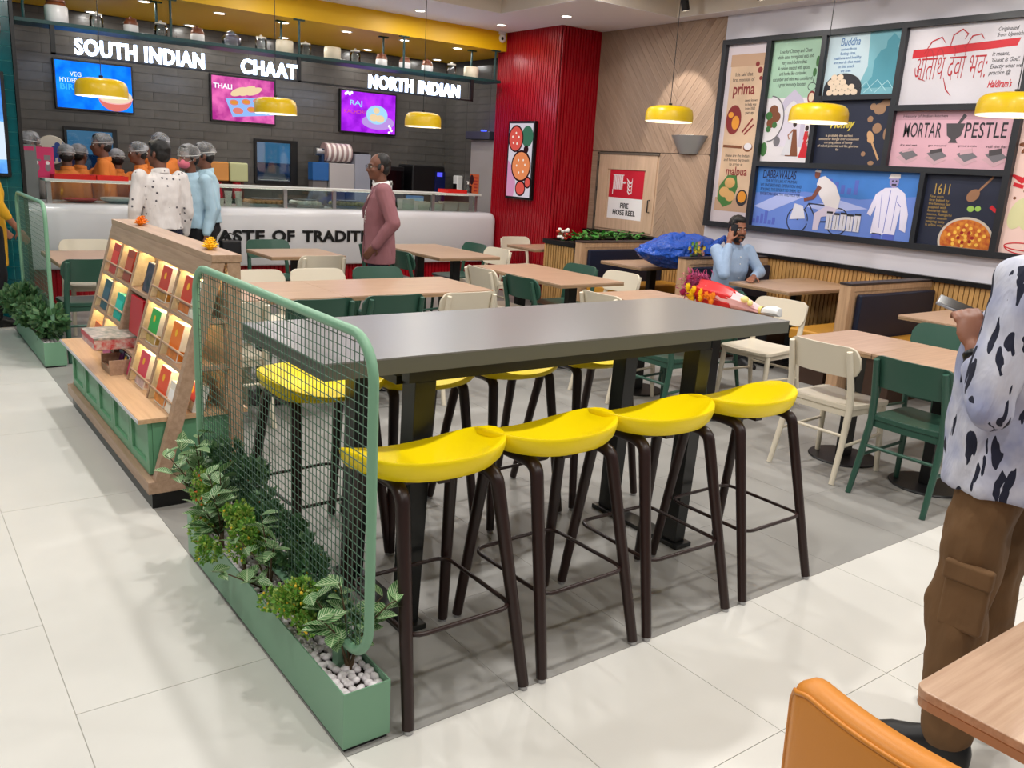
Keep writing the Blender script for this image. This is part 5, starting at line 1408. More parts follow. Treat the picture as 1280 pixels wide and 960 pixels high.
packet(4,2,0.05,(236,84,44),'orange-red and white packet in the bottom right cell',c2=(236,150,60),cname='orredw')
packet(4,2,0.02,(226,206,130),'pale yellow packet behind the orange-red one, bottom right',cname='paley',back=0.075,h_=0.18)
packet(4,2,-0.10,(206,80,100),'rose-striped packet at the open right end of the rack',c2=(230,226,210),cname='rose',back=0.10,h_=0.14,w_=0.12)
packet(4,2,-0.115,(236,232,220),'white packet leaning at the open right end of the rack',cname='whit',back=0.0,h_=0.15,w_=0.11)
# gift boxes in the centre bay
t = thing('gift_box', 'dark patterned gift box standing high in the centre bay of the rack', 'box', M=Matrix.Translation((xs_(0.87)+0.02, 4.88, 0.8708)) @ tilt)
obj('box_body', MB().box(0,0.09,-0.09,0.09,0.002,0.16), mat('gift_dark',(96,76,100),0.4,var=0.7,vscale=30,vrgb=(26,30,40)), t, bevel=0.002, seg=1)
obj('box_top', MB().box(0.002,0.088,-0.088,0.088,0.1602,0.165), mat('gift_pale',(206,200,196),0.4,var=0.3,vscale=30), t)
t = thing('gift_box', 'open red gift box lid standing in the centre bay of the rack', 'box', M=Matrix.Translation((xs_(0.62)+0.035, 4.945, 0.6262)) @ Matrix.Rotation(0.12,4,'Y'))
obj('lid_board', MB().box(0,0.02,-0.13,0.13,0.002,0.21), mat('gift_red',(196,20,40),0.35), t, bevel=0.002, seg=1)
obj('lid_side', MB().box(0.02,0.07,-0.13,-0.115,0.002,0.21), mat('gift_red',(196,20,40),0.35), t)
t = thing('gift_box', 'flat red gift box with a patterned lid jutting out of the rack', 'box', (0.995, 5.08, 0.5856), R(0))
obj('box_body', MB().box(-0.10,0.13,-0.165,0.165,-0.025,0.03), mat('gift_redp',(196,40,48),0.35,var=0.5,vscale=40,vrgb=(206,196,186)), t, bevel=0.002, seg=1)
obj('box_lid', MB().box(-0.101,0.131,-0.166,0.166,0.0302,0.04), mat('gift_floral',(206,190,180),0.35,var=0.6,vscale=34,vrgb=(110,120,110)), t)
obj('lid_edge', MB().box(-0.1025,-0.1012,-0.165,0.165,0.012,0.038), mat('gift_red',(196,20,40),0.35), t)
t = thing('red_carton_stack', 'small oak crate of floral packs under the flat gift box', 'crate', (0.955, 4.965, 0.4288))
obj('crate_side', MB().box(0.0,0.15,0.09,0.105,0,0.08).box(0.0,0.15,-0.105,-0.09,0,0.08).box(0.0,0.012,-0.09,0.09,0,0.04), M_rackw, t)
# marigold blooms on the rack top
M_mari = mat('marigold', (252,206,20), 0.6)
def bloom(x, y, z, lab, m, r=0.03):
    t = thing('marigold_flower', lab, 'flower', (x, y, z), 0, 'loose marigolds on the rack')
    for k, (dx, dy2) in enumerate(((0.0,0.0),(0.03,0.055),(-0.01,-0.05))):
        b = MB()
        for ring in range(4):
            n = 12-2*ring
            for j in range(n):
                a = 2*PI*j/n+ring*0.4; rr = r*(1-0.22*ring); zz = r*(0.45+0.35*ring)
                p = Vector((dx+rr*math.cos(a), dy2+rr*math.sin(a), zz)); q = Vector((dx+rr*0.3*math.cos(a), dy2+rr*0.3*math.sin(a), zz-0.004))
                s = Vector((-math.sin(a), math.cos(a), 0))*r*0.32
                up = Vector((0,0,r*0.18))
                b.add([q, p-s, p+(p-q)*0.25+up, p+s], [(0,1,2,3)])
        b.ell((dx,dy2,r*0.55),r*0.55,r*0.55,r*0.55,10,6)
        obj('flower_head', b, m, t)
bloom(1.29, 5.47, 1.1855, 'orange marigold blooms on the far end of the display rack top', mat('marigold_orange',(240,140,16),0.6))
bloom(1.29, 4.17, 1.1855, 'yellow marigold blooms on the near end of the display rack top', M_mari)

# ------------------------------------------------------------------ planters with mesh screens
M_peb = mat('pebble', (236,230,232), 0.5, var=0.10, vscale=9)
M_stem = mat('stem_brown', (92,74,52), 0.7)
def leaf_mat(name, base, vein, amt=0.55):
    m = mat(name, base, 0.42); nt = m.node_tree; bs = nt.nodes['Principled BSDF']
    tc = nt.nodes.new('ShaderNodeTexCoord'); sp = nt.nodes.new('ShaderNodeSeparateXYZ')
    nt.links.new(tc.outputs['Generated'], sp.inputs[0])
    ab = nt.nodes.new('ShaderNodeMath'); ab.operation = 'SUBTRACT'; ab.inputs[1].default_value = 0.5
    a2 = nt.nodes.new('ShaderNodeMath'); a2.operation = 'ABSOLUTE'
    nt.links.new(sp.outputs['Y'], ab.inputs[0]); nt.links.new(ab.outputs[0], a2.inputs[0])
    mu = nt.nodes.new('ShaderNodeMath'); mu.operation = 'MULTIPLY_ADD'; mu.inputs[1].default_value = 0.8
    nt.links.new(a2.outputs[0], mu.inputs[0])
    ng = nt.nodes.new('ShaderNodeMath'); ng.operation = 'MULTIPLY'; ng.inputs[1].default_value = -1
    nt.links.new(sp.outputs['X'], ng.inputs[0]); nt.links.new(ng.outputs[0], mu.inputs[2])
    sn = nt.nodes.new('ShaderNodeMath'); sn.operation = 'MULTIPLY'; sn.inputs[1].default_value = 44
    nt.links.new(mu.outputs[0], sn.inputs[0])
    si = nt.nodes.new('ShaderNodeMath'); si.operation = 'SINE'; nt.links.new(sn.outputs[0], si.inputs[0])
    mid = nt.nodes.new('ShaderNodeMath'); mid.operation = 'LESS_THAN'; mid.inputs[1].default_value = 0.035; nt.links.new(a2.outputs[0], mid.inputs[0])
    gt = nt.nodes.new('ShaderNodeMapRange'); gt.inputs[1].default_value = 0.25; gt.inputs[2].default_value = 0.8; nt.links.new(si.outputs[0], gt.inputs[0])
    mx = nt.nodes.new('ShaderNodeMath'); mx.operation = 'MAXIMUM'; nt.links.new(gt.outputs[0], mx.inputs[0]); nt.links.new(mid.outputs[0], mx.inputs[1])
    sc = nt.nodes.new('ShaderNodeMath'); sc.operation = 'MULTIPLY'; sc.inputs[1].default_value = amt; nt.links.new(mx.outputs[0], sc.inputs[0])
    mix = nt.nodes.new('ShaderNodeMix'); mix.data_type = 'RGBA'; mix.inputs[6].default_value = (*lin(base),1); mix.inputs[7].default_value = (*lin(vein),1)
    nt.links.new(sc.outputs[0], mix.inputs[0]); nt.links.new(mix.outputs[2], bs.inputs['Base Color'])
    return m
LM1 = leaf_mat('variegated_leaf', (72,128,66), (206,222,180), 0.75)
LM2 = leaf_mat('plain_leaf', (104,158,58), (190,206,100), 0.6)
LM3 = leaf_mat('salad_leaf', (70,142,60), (120,180,90), 0.35)
LM4 = leaf_mat('dark_leaf', (62,104,62), (120,150,100), 0.45)
def leaf_mesh(m, L, W, curl):
    b = MB(); n = 6; vs = []; fs = []
    for i in range(n+1):
        u = i/n; hw = W/2*math.sin(PI*min(1, u**0.8))**0.8 if 0 < u < 1 else 0.0006
        z = curl*L*(u*u); x = L*u
        vs += [(x, -hw, z+hw*0.35), (x, 0, z), (x, hw, z+hw*0.35)]
    for i in range(n):
        a = i*3; fs += [(a,a+3,a+4,a+1),(a+1,a+4,a+5,a+2)]
    return b.add(vs, fs).mesh('leaf', m, 180)
LV = [leaf_mesh(LM1, 0.078, 0.044, c) for c in (-0.25, -0.1, 0.1)]
LG = [leaf_mesh(LM3, 0.085, 0.045, c) for c in (-0.35, -0.15, 0.1)]
rnd = random.Random(11)
def leafy(lab, x, y, z, h, nb, nl, spread, leaves, size=1.0, name='leafy_plant', lean=(0,0), group=None, tips=None):
    t = thing(name, lab, 'plant', (x, y, z), 0, group)
    st = MB()
    for k in range(nb):
        a = 2*PI*k/nb+rnd.uniform(-0.4,0.4); s = spread*rnd.uniform(0.5,1.0); hh = h*rnd.uniform(0.65,1.0)
        tip = Vector((s*math.cos(a)+lean[0], s*math.sin(a)+lean[1], hh))
        if tips and k < len(tips): tip = Vector(tips[k])
        mid = Vector((tip.x*0.35, tip.y*0.35, tip.z*0.6))
        pts = [Vector((rnd.uniform(-.006,.006), rnd.uniform(-.006,.006), -0.01)), mid*0.5, mid, tip*0.75+mid*0.25+Vector((0,0,0.01)), tip]
        st.tube(pts, 0.003, 5, rad=[0.004,0.0035,0.003,0.002,0.0014])
        for j in range(nl):
            u = 0.35+0.65*j/(nl-1); 
            p = pts[1].lerp(pts[2], min(1, u*2)) if u < 0.5 else pts[2].lerp(pts[4], (u-0.5)*2)
            az = rnd.uniform(0, 2*PI) if j < nl-1 else a
            el = rnd.uniform(-0.1, 0.7)
            M = Matrix.Translation(p) @ Matrix.Rotation(az,4,'Z') @ Matrix.Rotation(-el,4,'Y') @ Matrix.Rotation(rnd.uniform(-.6,.6),4,'X') @ Matrix.Scale(size*rnd.uniform(0.75,1.1),4)
            link('leaf', rnd.choice(leaves), t, M)
    obj('stem', st, M_stem, t, 60)
    return t
def shrub(lab, x, y, z, rx, ry, rz, n, lm, fl=None, nf=0, ls=0.016, name='flowering_shrub', h0=0.0, blobs=None):
    t = thing(name, lab, 'plant', (x, y, z))
    b = MB(); f = MB()
    blobs = blobs or [(0,0,h0,1.0)]
    more = []
    for q in blobs:
        more.append((q[0], q[1], q[2], q[3]*0.62))
        for k in range(7):
            d = Vector((rnd.gauss(0,1), rnd.gauss(0,1), rnd.gauss(0,0.8)+0.25)).normalized()
            more.append((q[0]+d.x*rx*q[3]*0.7, q[1]+d.y*ry*q[3]*0.7, q[2]+d.z*rz*q[3]*0.7, q[3]*rnd.uniform(0.34,0.48)))
    blobs = more
    tot = sum(q[3]**2 for q in blobs)
    for (bx, by, bz, bs_) in blobs:
        for k in range(int(n*bs_**2/tot)):
            d = Vector((rnd.gauss(0,1), rnd.gauss(0,1), rnd.gauss(0,1))).normalized(); r = rnd.uniform(0.45,1.0)**0.6
            p = Vector((bx+d.x*rx*r*bs_, by+d.y*ry*r*bs_, bz+d.z*rz*r*bs_))
            nd = (d+Vector((rnd.uniform(-.7,.7),rnd.uniform(-.7,.7),rnd.uniform(-.2,.9)))).normalized()
            sd = nd.cross(Vector((rnd.uniform(-1,1),rnd.uniform(-1,1),rnd.uniform(-1,1)))).normalized()
            L = ls*rnd.uniform(0.7,1.25); Wd = L*0.34
            b.add([p, p+nd*L*0.5+sd*Wd, p+nd*L, p+nd*L*0.5-sd*Wd], [(0,1,2,3)])
        for k in range(int(nf*bs_**2/tot)):
            d = Vector((rnd.gauss(0,1), rnd.gauss(0,1), rnd.gauss(0,1))).normalized()
            p = Vector((bx+d.x*rx*bs_*1.03, by+d.y*ry*bs_*1.03, bz+d.z*rz*bs_*1.03))
            f.ell(p, 0.0045, 0.0045, 0.0055, 6, 4)
    o = obj('foliage', b, lm, t, kind='stuff')
    if nf: obj('buds', f, fl, t, kind='stuff')
    st = MB()
    for k in range(4): st.tube([(0,0,-0.005),(rnd.uniform(-.02,.02),rnd.uniform(-.03,.03),max(0.02,blobs[0][2]))],0.0025,5)
    obj('stem', st, M_stem, t)
    return t
pebm = [MB().ell((0,0,0),a,c,d,8,6).mesh('pebble', M_peb, 180) for a, c, d in ((0.017,0.0135,0.010),(0.0145,0.0125,0.0105),(0.019,0.014,0.0115))]
M_wire = mat('green_wire', (78,108,90), 0.45)
def screen_planter(lab, y0, y1, my0, my1, near):
    t = thing('mesh_planter', lab, 'planter', (1.004, y0, 0))
    L = y1-y0; a = 0.0745
    b = MB()
    b.box(-a,-a+.004,0,L,0.012,0.19).box(a-.004,a,0,L,0.012,0.19).box(-a+.004,a-.004,0,0.004,0.012,0.19).box(-a+.004,a-.004,L-.004,L,0.012,0.19).box(-a+.004,a-.004,.004,L-.004,0.012,0.016)
    obj('trough', b, M_green, t)
    obj('plinth', MB().box(-a+.006,a-.006,.006,L-.006,0,0.0119), M_blackp, t)
    obj('soil', MB().box(-a+.0045,a-.0045,.0045,L-.0045,0.0165,0.160), mat('soil',(40,32,26),0.9), t)
    # screen frame
    z0, z1, r = 0.262, 1.203, 0.12; m0, m1 = my0-y0, my1-y0
    path = []
    for cy, cz, a0 in ((m1-r,z1-r,0),(m0+r,z1-r,PI/2),(m0+r,z0+r,PI),(m1-r,z0+r,1.5*PI)):
        for k in range(9):
            an = a0+PI/2*k/8; path.append((0, cy+r*math.cos(an), cz+r*math.sin(an)))
    obj('screen_frame', MB().tube(path,0.0145,10,closed=True), M_green, t, 60)
    for yy in (m0+0.18, m1-0.18): obj('support_post', MB().box(-0.018,0.018,yy-0.018,yy+0.018,0.161,z0), M_green, t)
    def zr(y):
        d = max(0, (m0+r)-y, y-(m1-r)); e = r-math.sqrt(max(0, r*r-d*d)); return z0+e, z1-e
    def yr(z):
        d = max(0, (z0+r)-z, z-(z1-r)); e = r-math.sqrt(max(0, r*r-d*d)); return m0+e, m1-e
    wr = 0.0015 if near else 0.0013
    step = 0.0275 if near else 0.036
    n = round((m1-m0)/step); 
    for i in range(1, n):
        y = m0+(m1-m0)*i/n; lo, hi = zr(y)
        obj('vertical_wire', MB().cyl((0,y,lo),(0,y,hi),wr,n=6), M_wire, t)
    n = round((z1-z0)/step)
    for i in range(1, n):
        z = z0+(z1-z0)*i/n; lo, hi = yr(z)
        obj('horizontal_wire', MB().cyl((0.0036,lo,z),(0.0036,hi,z),wr,n=6), M_wire, t)
    # pebbles: single stones at the open end, the rest joined
    rest = MB(); cnt = 0
    yy = 0.018
    while yy < L-0.016:
        xx = -a+0.0205
        while xx < a-0.0165:
            px, py, pz = xx+rnd.uniform(-.003,.003), yy+rnd.uniform(-.004,.004), 0.168+rnd.uniform(-.004,.007)
            M = Matrix.Translation((px,py,pz)) @ Euler((rnd.uniform(-.5,.5),rnd.uniform(-.5,.5),rnd.uniform(0,PI))).to_matrix().to_4x4()
            if near and yy < 0.62: link('pebble', rnd.choice(pebm), t, M)
            else: rest.ell((px,py,pz),0.016,0.0135,0.0105,7,5,M.to_3x3())
            xx += 0.0275
        yy += 0.0255
    obj('pebbles', rest, M_peb, t, 180, kind='stuff')
    return t
screen_planter('near green trough planter with a wire mesh screen beside the bar table', 1.917, 3.395, 1.915, 3.43, True)
screen_planter('far green trough planter with a wire mesh screen by the teal column', 6.965, 8.46, 6.98, 8.40, False)
M_buds = mat('buds_yellow', (246,206,60), 0.5); M_budo = mat('buds_orange', (226,120,50), 0.5)
leafy('striped-leaf plant at the open near end of the planter, by the first stool', 1.015, 2.06, 0.172, 0.24, 6, 9, 0.13, LV, tips=[(-0.11,-0.02,0.20),(0.10,-0.10,0.24),(0.13,0.04,0.18),(-0.02,0.03,0.27),(-0.07,0.13,0.20),(0.06,-0.04,0.15)])
shrub('yellow-budded shrub next to the striped plant at the near end', 0.955, 2.30, 0.17, 0.075, 0.115, 0.085, 2200, LM2, M_buds, 90, blobs=[(0,0,0.14,1),(-0.04,0.07,0.10,0.6),(0.0,-0.06,0.09,0.6)])
leafy('striped-leaf plant trailing a long branch over the planter edge', 0.985, 2.62, 0.172, 0.24, 6, 7, 0.10, LV, tips=[(-0.14,0.18,0.03),(-0.12,-0.12,0.12),(-0.03,-0.14,0.25),(0.08,0.05,0.2),(-0.10,0.05,0.20),(-0.02,0.02,0.28)])
shrub('yellow-budded green shrub in the middle of the near planter', 0.955, 2.78, 0.17, 0.075, 0.11, 0.10, 2600, LM2, M_buds, 60, blobs=[(0,0,0.15,1),(-0.09,0.10,0.07,0.55),(0.0,0.08,0.2,0.6)])
leafy('striped-leaf plant with rounded leaves left of the middle shrub', 0.955, 3.02, 0.172, 0.27, 6, 8, 0.09, LV, 1.12, tips=[(-0.06,-0.08,0.26),(-0.04,0.03,0.30),(-0.08,0.02,0.18),(-0.06,-0.03,0.12),(0.03,0.06,0.2),(-0.02,-0.05,0.33)])
shrub('orange-budded shrub near the display rack end of the planter', 0.96, 3.20, 0.17, 0.07, 0.10, 0.11, 2200, LM2, M_budo, 130, blobs=[(0,0,0.16,1),(-0.02,0.0,0.05,0.8)])
leafy('striped-leaf plant at the display rack end of the near planter', 0.985, 3.345, 0.172, 0.32, 6, 8, 0.10, LV, 1.1, tips=[(-0.12,0.10,0.26),(-0.08,0.02,0.30),(-0.04,-0.04,0.34),(-0.11,0.03,0.20),(0.05,0.02,0.25),(0.0,0.05,0.36)])
shrub('dark green shrub behind the mesh at the middle of the near planter', 1.045, 2.48, 0.17, 0.05, 0.13, 0.10, 800, LM4, M_buds, 24, ls=0.034, blobs=[(0,0,0.15,1),(0.02,0.1,0.22,0.7)])
shrub('dark green shrub behind the mesh toward the display rack', 1.05, 2.90, 0.17, 0.06, 0.17, 0.12, 1000, LM4, M_budo, 20, ls=0.034, blobs=[(0,0,0.18,1),(0.02,0.12,0.27,0.7)])
shrub('dark green shrub behind the mesh at the display rack end', 1.05, 3.24, 0.17, 0.055, 0.12, 0.14, 800, LM4, M_budo, 20, ls=0.034, blobs=[(0,0,0.22,1)])
shrub('small yellow-budded shrub behind the mesh near the first stool', 1.045, 2.24, 0.17, 0.04, 0.09, 0.08, 1000, LM4, M_buds, 30, ls=0.02, blobs=[(0,0,0.12,1)])
for k, (y, h, dx) in enumerate(((7.10,0.20,0.03),(7.40,0.20,-0.04),(7.72,0.24,-0.06),(8.03,0.22,-0.06),(8.32,0.20,-0.05))):
    shrub(f'dense green shrub in the far mesh planter, {ORD[k]} from the near end', 0.99, y, 0.17, 0.12, 0.19, 0.12, 600, LM4, ls=0.06, name='planter_shrub', blobs=[(dx,0,h-0.04,1),(dx-0.03,0.12,h-0.1,0.6)])
# plants in the booth planter
for k in range(7):
    leafy(f'bright green leafy plant in the booth planter, {ORD[k]} from the left', 6.42+0.155*k, 7.44+0.05*(k%2), 0.85, 0.13, 6, 4, 0.12, LG, 1.0, name='booth_plant', group='booth planter greens')
t = thing('flower_sprig', 'white and red flower sprig at the left end of the booth planter', 'flowers', (6.30, 7.50, 0.85))
b = MB(); b2 = MB(); b3 = MB()
for k in range(14):
    a = rnd.uniform(0,2*PI); p = (0.07*math.cos(a)*rnd.random(), 0.12*math.sin(a)*rnd.random(), rnd.uniform(0.05,0.17))
    (b if k%3 else b2).ell(p,0.022,0.022,0.018,8,5); b3.tube([(0,0,0),(p[0],p[1],p[2])],0.003,5)
obj('white_bloom', b, mat('bloom_white',(230,226,220),0.6), t, 180); obj('red_bloom', b2, mat('bloom_red',(190,60,40),0.6), t, 180); obj('stem', b3, LM4, t)

# ------------------------------------------------------------------ bouquet on the table
t = thing('flower_bouquet', 'wrapped bouquet of magenta and yellow flowers lying on the table', 'bouquet', M=Matrix.Translation((4.955,3.98,0.7508)) @ Matrix.Rotation(R(-84),4,'Z'))
def cone(prof, n=22, ph=0.0, crump=0.0):
    rings = []
    for x, r in prof:
        rings.append([(x, (r+crump*math.sin(5*2*PI*j/n+x*9+ph))*math.cos(2*PI*j/n), max(0.002, r*0.80+(r*0.80)*math.sin(2*PI*j/n)+crump*math.sin(7*2*PI*j/n+ph)+0.002)) for j in range(n)])
    return MB().loft(rings)
obj('pink_paper', cone([(-0.18,0.10),(-0.05,0.085),(0.10,0.06),(0.22,0.032),(0.26,0.026)],crump=0.010), mat('paper_pink',(232,186,190),0.4), t, 50)
obj('red_paper', cone([(-0.24,0.108),(-0.16,0.105),(-0.02,0.088),(0.04,0.074)],ph=1.0,crump=0.012), mat('paper_red',(206,40,44),0.35), t, 50)
obj('white_wrap', cone([(0.27,0.022),(0.31,0.036),(0.37,0.042),(0.41,0.036),(0.42,0.012)],crump=0.003), mat('wrap_white',(222,222,222),0.4), t, 50)
obj('ribbon', MB().lathe([(0.027,-0.012),(0.030,0),(0.027,0.012)],18,cap=False).xf(Matrix.Translation((0.265,0,0.026)) @ Matrix.Rotation(PI/2,4,'Y')), mat('ribbon_yellow',(226,206,120),0.4), t, 60)
for m, n_, col in (('magenta',12,(176,40,96)),('mauve',12,(150,60,104)),('yellow',9,(246,206,20)),('orange',6,(240,140,30))):
    mm = mat('bloom_'+m, col, 0.6)
    for k in range(n_):
        if m in ('yellow','orange'): c = Vector((-0.20+rnd.uniform(-.08,.05), rnd.uniform(-.15,-.10), rnd.uniform(0.03,0.13))) if m == 'yellow' else Vector((-0.10+rnd.uniform(-.06,.06), rnd.uniform(-.13,-.10), rnd.uniform(0.03,0.09)))
        else: c = Vector((-0.28+rnd.uniform(-.06,.06), rnd.uniform(-.14,.11), rnd.uniform(0.04,0.21)))
        b = MB()
        for ring in range(3):
            nn = 10-2*ring
            for j in range(nn):
                a = 2*PI*j/nn+ring*0.5; d = Vector((-0.35-0.3*ring, math.cos(a), math.sin(a))).normalized(); s = d.cross(Vector((1,0,0))).normalized()*0.008
                b.add([c, c+d*0.02-s, c+d*0.034, c+d*0.02+s], [(0,1,2,3)])
        obj('flower_head', b, mm, t)
b = MB()
for k in range(420):
    p = Vector((-0.27+rnd.uniform(-.10,.05), rnd.uniform(-.12,.12), rnd.uniform(0.03,0.22))); d = Vector((-rnd.random(), rnd.uniform(-1,1), rnd.uniform(-.6,1))).normalized()*0.05; s = Vector((rnd.uniform(-1,1),rnd.uniform(-1,1),rnd.uniform(-1,1)))*0.0055
    p.z = max(p.z, 0.035)
    b.add([p, p+d*0.6+s, p+d, p+d*0.6-s], [(0,1,2,3)])
obj('feathery_filler', b, mat('filler_mauve',(168,56,104),0.6), t, kind='stuff')
obj('pale_bloom', MB().ell((0.16,-0.06,0.09),0.03,0.03,0.025,10,6).ell((0.20,-0.05,0.07),0.02,0.022,0.02,10,6), mat('bloom_pale',(240,226,150),0.6), t, 180)

# ------------------------------------------------------------------ blue bag with flowers
M_bag = mat('blue_plastic', (28,84,190), 0.25, coat=0.3)
nt = M_bag.node_tree; tcn = nt.nodes.new('ShaderNodeTexCoord'); vn = nt.nodes.new('ShaderNodeTexNoise'); vn.inputs['Scale'].default_value = 7; vn.inputs['Distortion'].default_value = 2.5; vn.inputs['Detail'].default_value = 3
bpn = nt.nodes.new('ShaderNodeBump'); bpn.inputs['Strength'].default_value = 1.0; bpn.inputs['Distance'].default_value = 0.06
nt.links.new(tcn.outputs['Object'], vn.inputs['Vector']); nt.links.new(vn.outputs['Fac'], bpn.inputs['Height']); nt.links.new(bpn.outputs[0], nt.nodes['Principled BSDF'].inputs['Normal'])
t = thing('plastic_bag', 'large blue plastic sack lying on the booth table and divider', 'bag', (6.62, 6.02, 0.752))
b = MB(); NU, NV = 72, 36
vs = []
for i in range(NV+1):
    ph = -PI/2+PI*i/NV
    for j in range(NU):
        th = 2*PI*j/NU; d = Vector((math.cos(ph)*math.cos(th), math.cos(ph)*math.sin(th), math.sin(ph)))
        f = 1+0.12*noise.noise(d*2.3+Vector((3,1,0)))+0.08*noise.noise(d*6)+0.04*noise.noise(d*13)
        x = 0.56*d.x*f; hgt = 0.175*(1-0.25*abs(d.x)**3 if d.x > 0 else 1-0.55*abs(d.x)**2.2)*(1+0.12*noise.noise(d*5+Vector((0,4,2))))
        p = Vector((x, 0.27*d.y*f, 0.165+hgt*d.z*f*1.05))
        if p.y < -0.20 and False: pass
        p.z = max(p.z, 0.004)
        if p.y < -0.26: p.z = max(p.z, 0.17)
        vs.append(p)
fs = [(i*NU+j, i*NU+(j+1)%NU, (i+1)*NU+(j+1)%NU, (i+1)*NU+j) for i in range(NV) for j in range(NU)]
obj('sack', b.add(vs, fs), M_bag, t, 180)
obj('knot', MB().tube([(0.42,-0.06,0.22),(0.50,-0.10,0.29),(0.56,-0.08,0.32),(0.60,-0.10,0.26)],0.02,8,rad=[0.05,0.03,0.02,0.03]), M_bag, t, 60)
t = thing('leftover_flowers', 'bunch of yellow and dark cut flowers on the booth divider before the blue sack', 'flowers', (6.42, 5.63, 0.9125))
for m, col, n_ in (('yellow',(216,190,60),7),('dark',(70,40,50),8),('leafgreen',(110,150,60),6),('pinkish',(206,150,140),4)):
    for k in range(n_):
        p = Vector((rnd.uniform(-.10,.10), rnd.uniform(-.04,.04), rnd.uniform(0.012,0.13)))
        b = MB()
        for j in range(7):
            a = 2*PI*j/7; d = Vector((math.cos(a), -0.4, math.sin(a))).normalized(); s = d.cross(Vector((0,1,0))).normalized()*0.008
            q = p+d*0.026; q.z = max(q.z, 0.002)
            b.add([p, p+d*0.015-s, q, p+d*0.015+s], [(0,1,2,3)])
        for v_i, v_ in enumerate(b.v): b.v[v_i] = (v_[0], v_[1], max(v_[2], 0.001))
        obj('flower_head', b, mat('cut_'+m, col, 0.6), t)
obj('stem_bundle', MB().cyl((-0.08,0,0.012),(0.10,0.01,0.016),0.011), LM4, t)
# ------------------------------------------------------------------ people
def bake(name, b, m, parent, voxel, it=6, disp=None):
    me = b.mesh('tmp', m)
    o = bpy.data.objects.new('tmp', me)
    r = o.modifiers.new('r', 'REMESH'); r.mode = 'VOXEL'; r.voxel_size = voxel; r.use_smooth_shade = True
    s = o.modifiers.new('s', 'SMOOTH'); s.factor = 0.5; s.iterations = it
    new = evaluated_mesh(o); new.name = name
    bpy.data.meshes.remove(me)
    if disp:
        amp, sc = disp
        nv = len(new.vertices); co = [0.0]*(3*nv); new.vertices.foreach_get('co', co)
        nr = [0.0]*(3*nv); new.vertices.foreach_get('normal', nr)
        for i in range(nv):
            x, y, z = co[3*i:3*i+3]
            d = amp*(noise.noise(Vector((x*sc, y*sc, z*sc*0.55)))+0.5*noise.noise(Vector((x*sc*2.1+5, y*sc*2.1, z*sc*1.3))))
            co[3*i] += nr[3*i]*d; co[3*i+1] += nr[3*i+1]*d; co[3*i+2] += nr[3*i+2]*d
        new.vertices.foreach_set('co', co)
        new.update()
    new.polygons.foreach_set('use_smooth', [True]*len(new.polygons))
    if not new.materials: new.materials.append(m)
    return link(name, new, parent)
def rotM(ex, ey, ez):
    return Matrix(((ex.x,ey.x,ez.x),(ex.y,ey.y,ez.y),(ex.z,ey.z,ez.z)))
def hand(b, wrist, elbow, nrm, ts, curl, k=1.0):
    d = (wrist-elbow).normalized(); n = (nrm-d*nrm.dot(d)).normalized(); s = d.cross(n)
    b.ell(wrist+d*0.048*k, 0.052*k, 0.039*k, 0.017*k, 12, 8, rotM(d,s,n))
    for off, ln in ((-0.029,0.060),(-0.010,0.074),(0.010,0.078),(0.029,0.070)):
        p = wrist+d*0.088*k+s*off*k*ts; dr = d; 
        for seg in range(3):
            ang = curl*(0.5+0.5*seg)
            dr = (math.cos(ang)*d+math.sin(ang)*n).normalized()
            q = p+dr*ln*k*(0.45,0.32,0.23)[seg]
            b.cap(p, q, (0.0092-0.0008*seg)*k, (0.0086-0.0008*seg)*k, 8); p = q
    p = wrist+d*0.022*k+s*0.030*k*ts
    q = p+(d*0.55+s*ts*0.65+n*0.35).normalized()*0.042*k
    b.cap(p, q, 0.012*k, 0.0095*k, 8)
    q2 = q+(d*0.85+s*ts*0.1+n*0.5).normalized()*0.032*k
    b.cap(q, q2, 0.0095*k, 0.0078*k, 8)
def netting():
    m = bpy.data.materials.new('hair_net'); m.use_nodes = True; nt = m.node_tree; b = nt.nodes['Principled BSDF']
    b.inputs['Base Color'].default_value = (*lin((196,196,198)),1); b.inputs['Roughness'].default_value = 0.6
    tc = nt.nodes.new('ShaderNodeTexCoord'); v = nt.nodes.new('ShaderNodeTexNoise'); v.inputs['Scale'].default_value = 10; v.inputs['Detail'].default_value = 3
    mr = nt.nodes.new('ShaderNodeMapRange'); mr.inputs[1].default_value = 0.38; mr.inputs[2].default_value = 0.66; mr.inputs[3].default_value = 0.18; mr.inputs[4].default_value = 0.58
    nt.links.new(tc.outputs['Object'], v.inputs['Vector']); nt.links.new(v.outputs['Fac'], mr.inputs[0]); nt.links.new(mr.outputs[0], b.inputs['Alpha'])
    return m
M_net = netting()
M_hair = mat('black_hair', (22,20,20), 0.5, bump=0.4, bscale=160)
M_eye = mat('eye_white', (220,214,206), 0.3); M_iris = mat('iris_dark', (24,16,12), 0.2)
M_sole = mat('shoe_black', (24,24,26), 0.45)
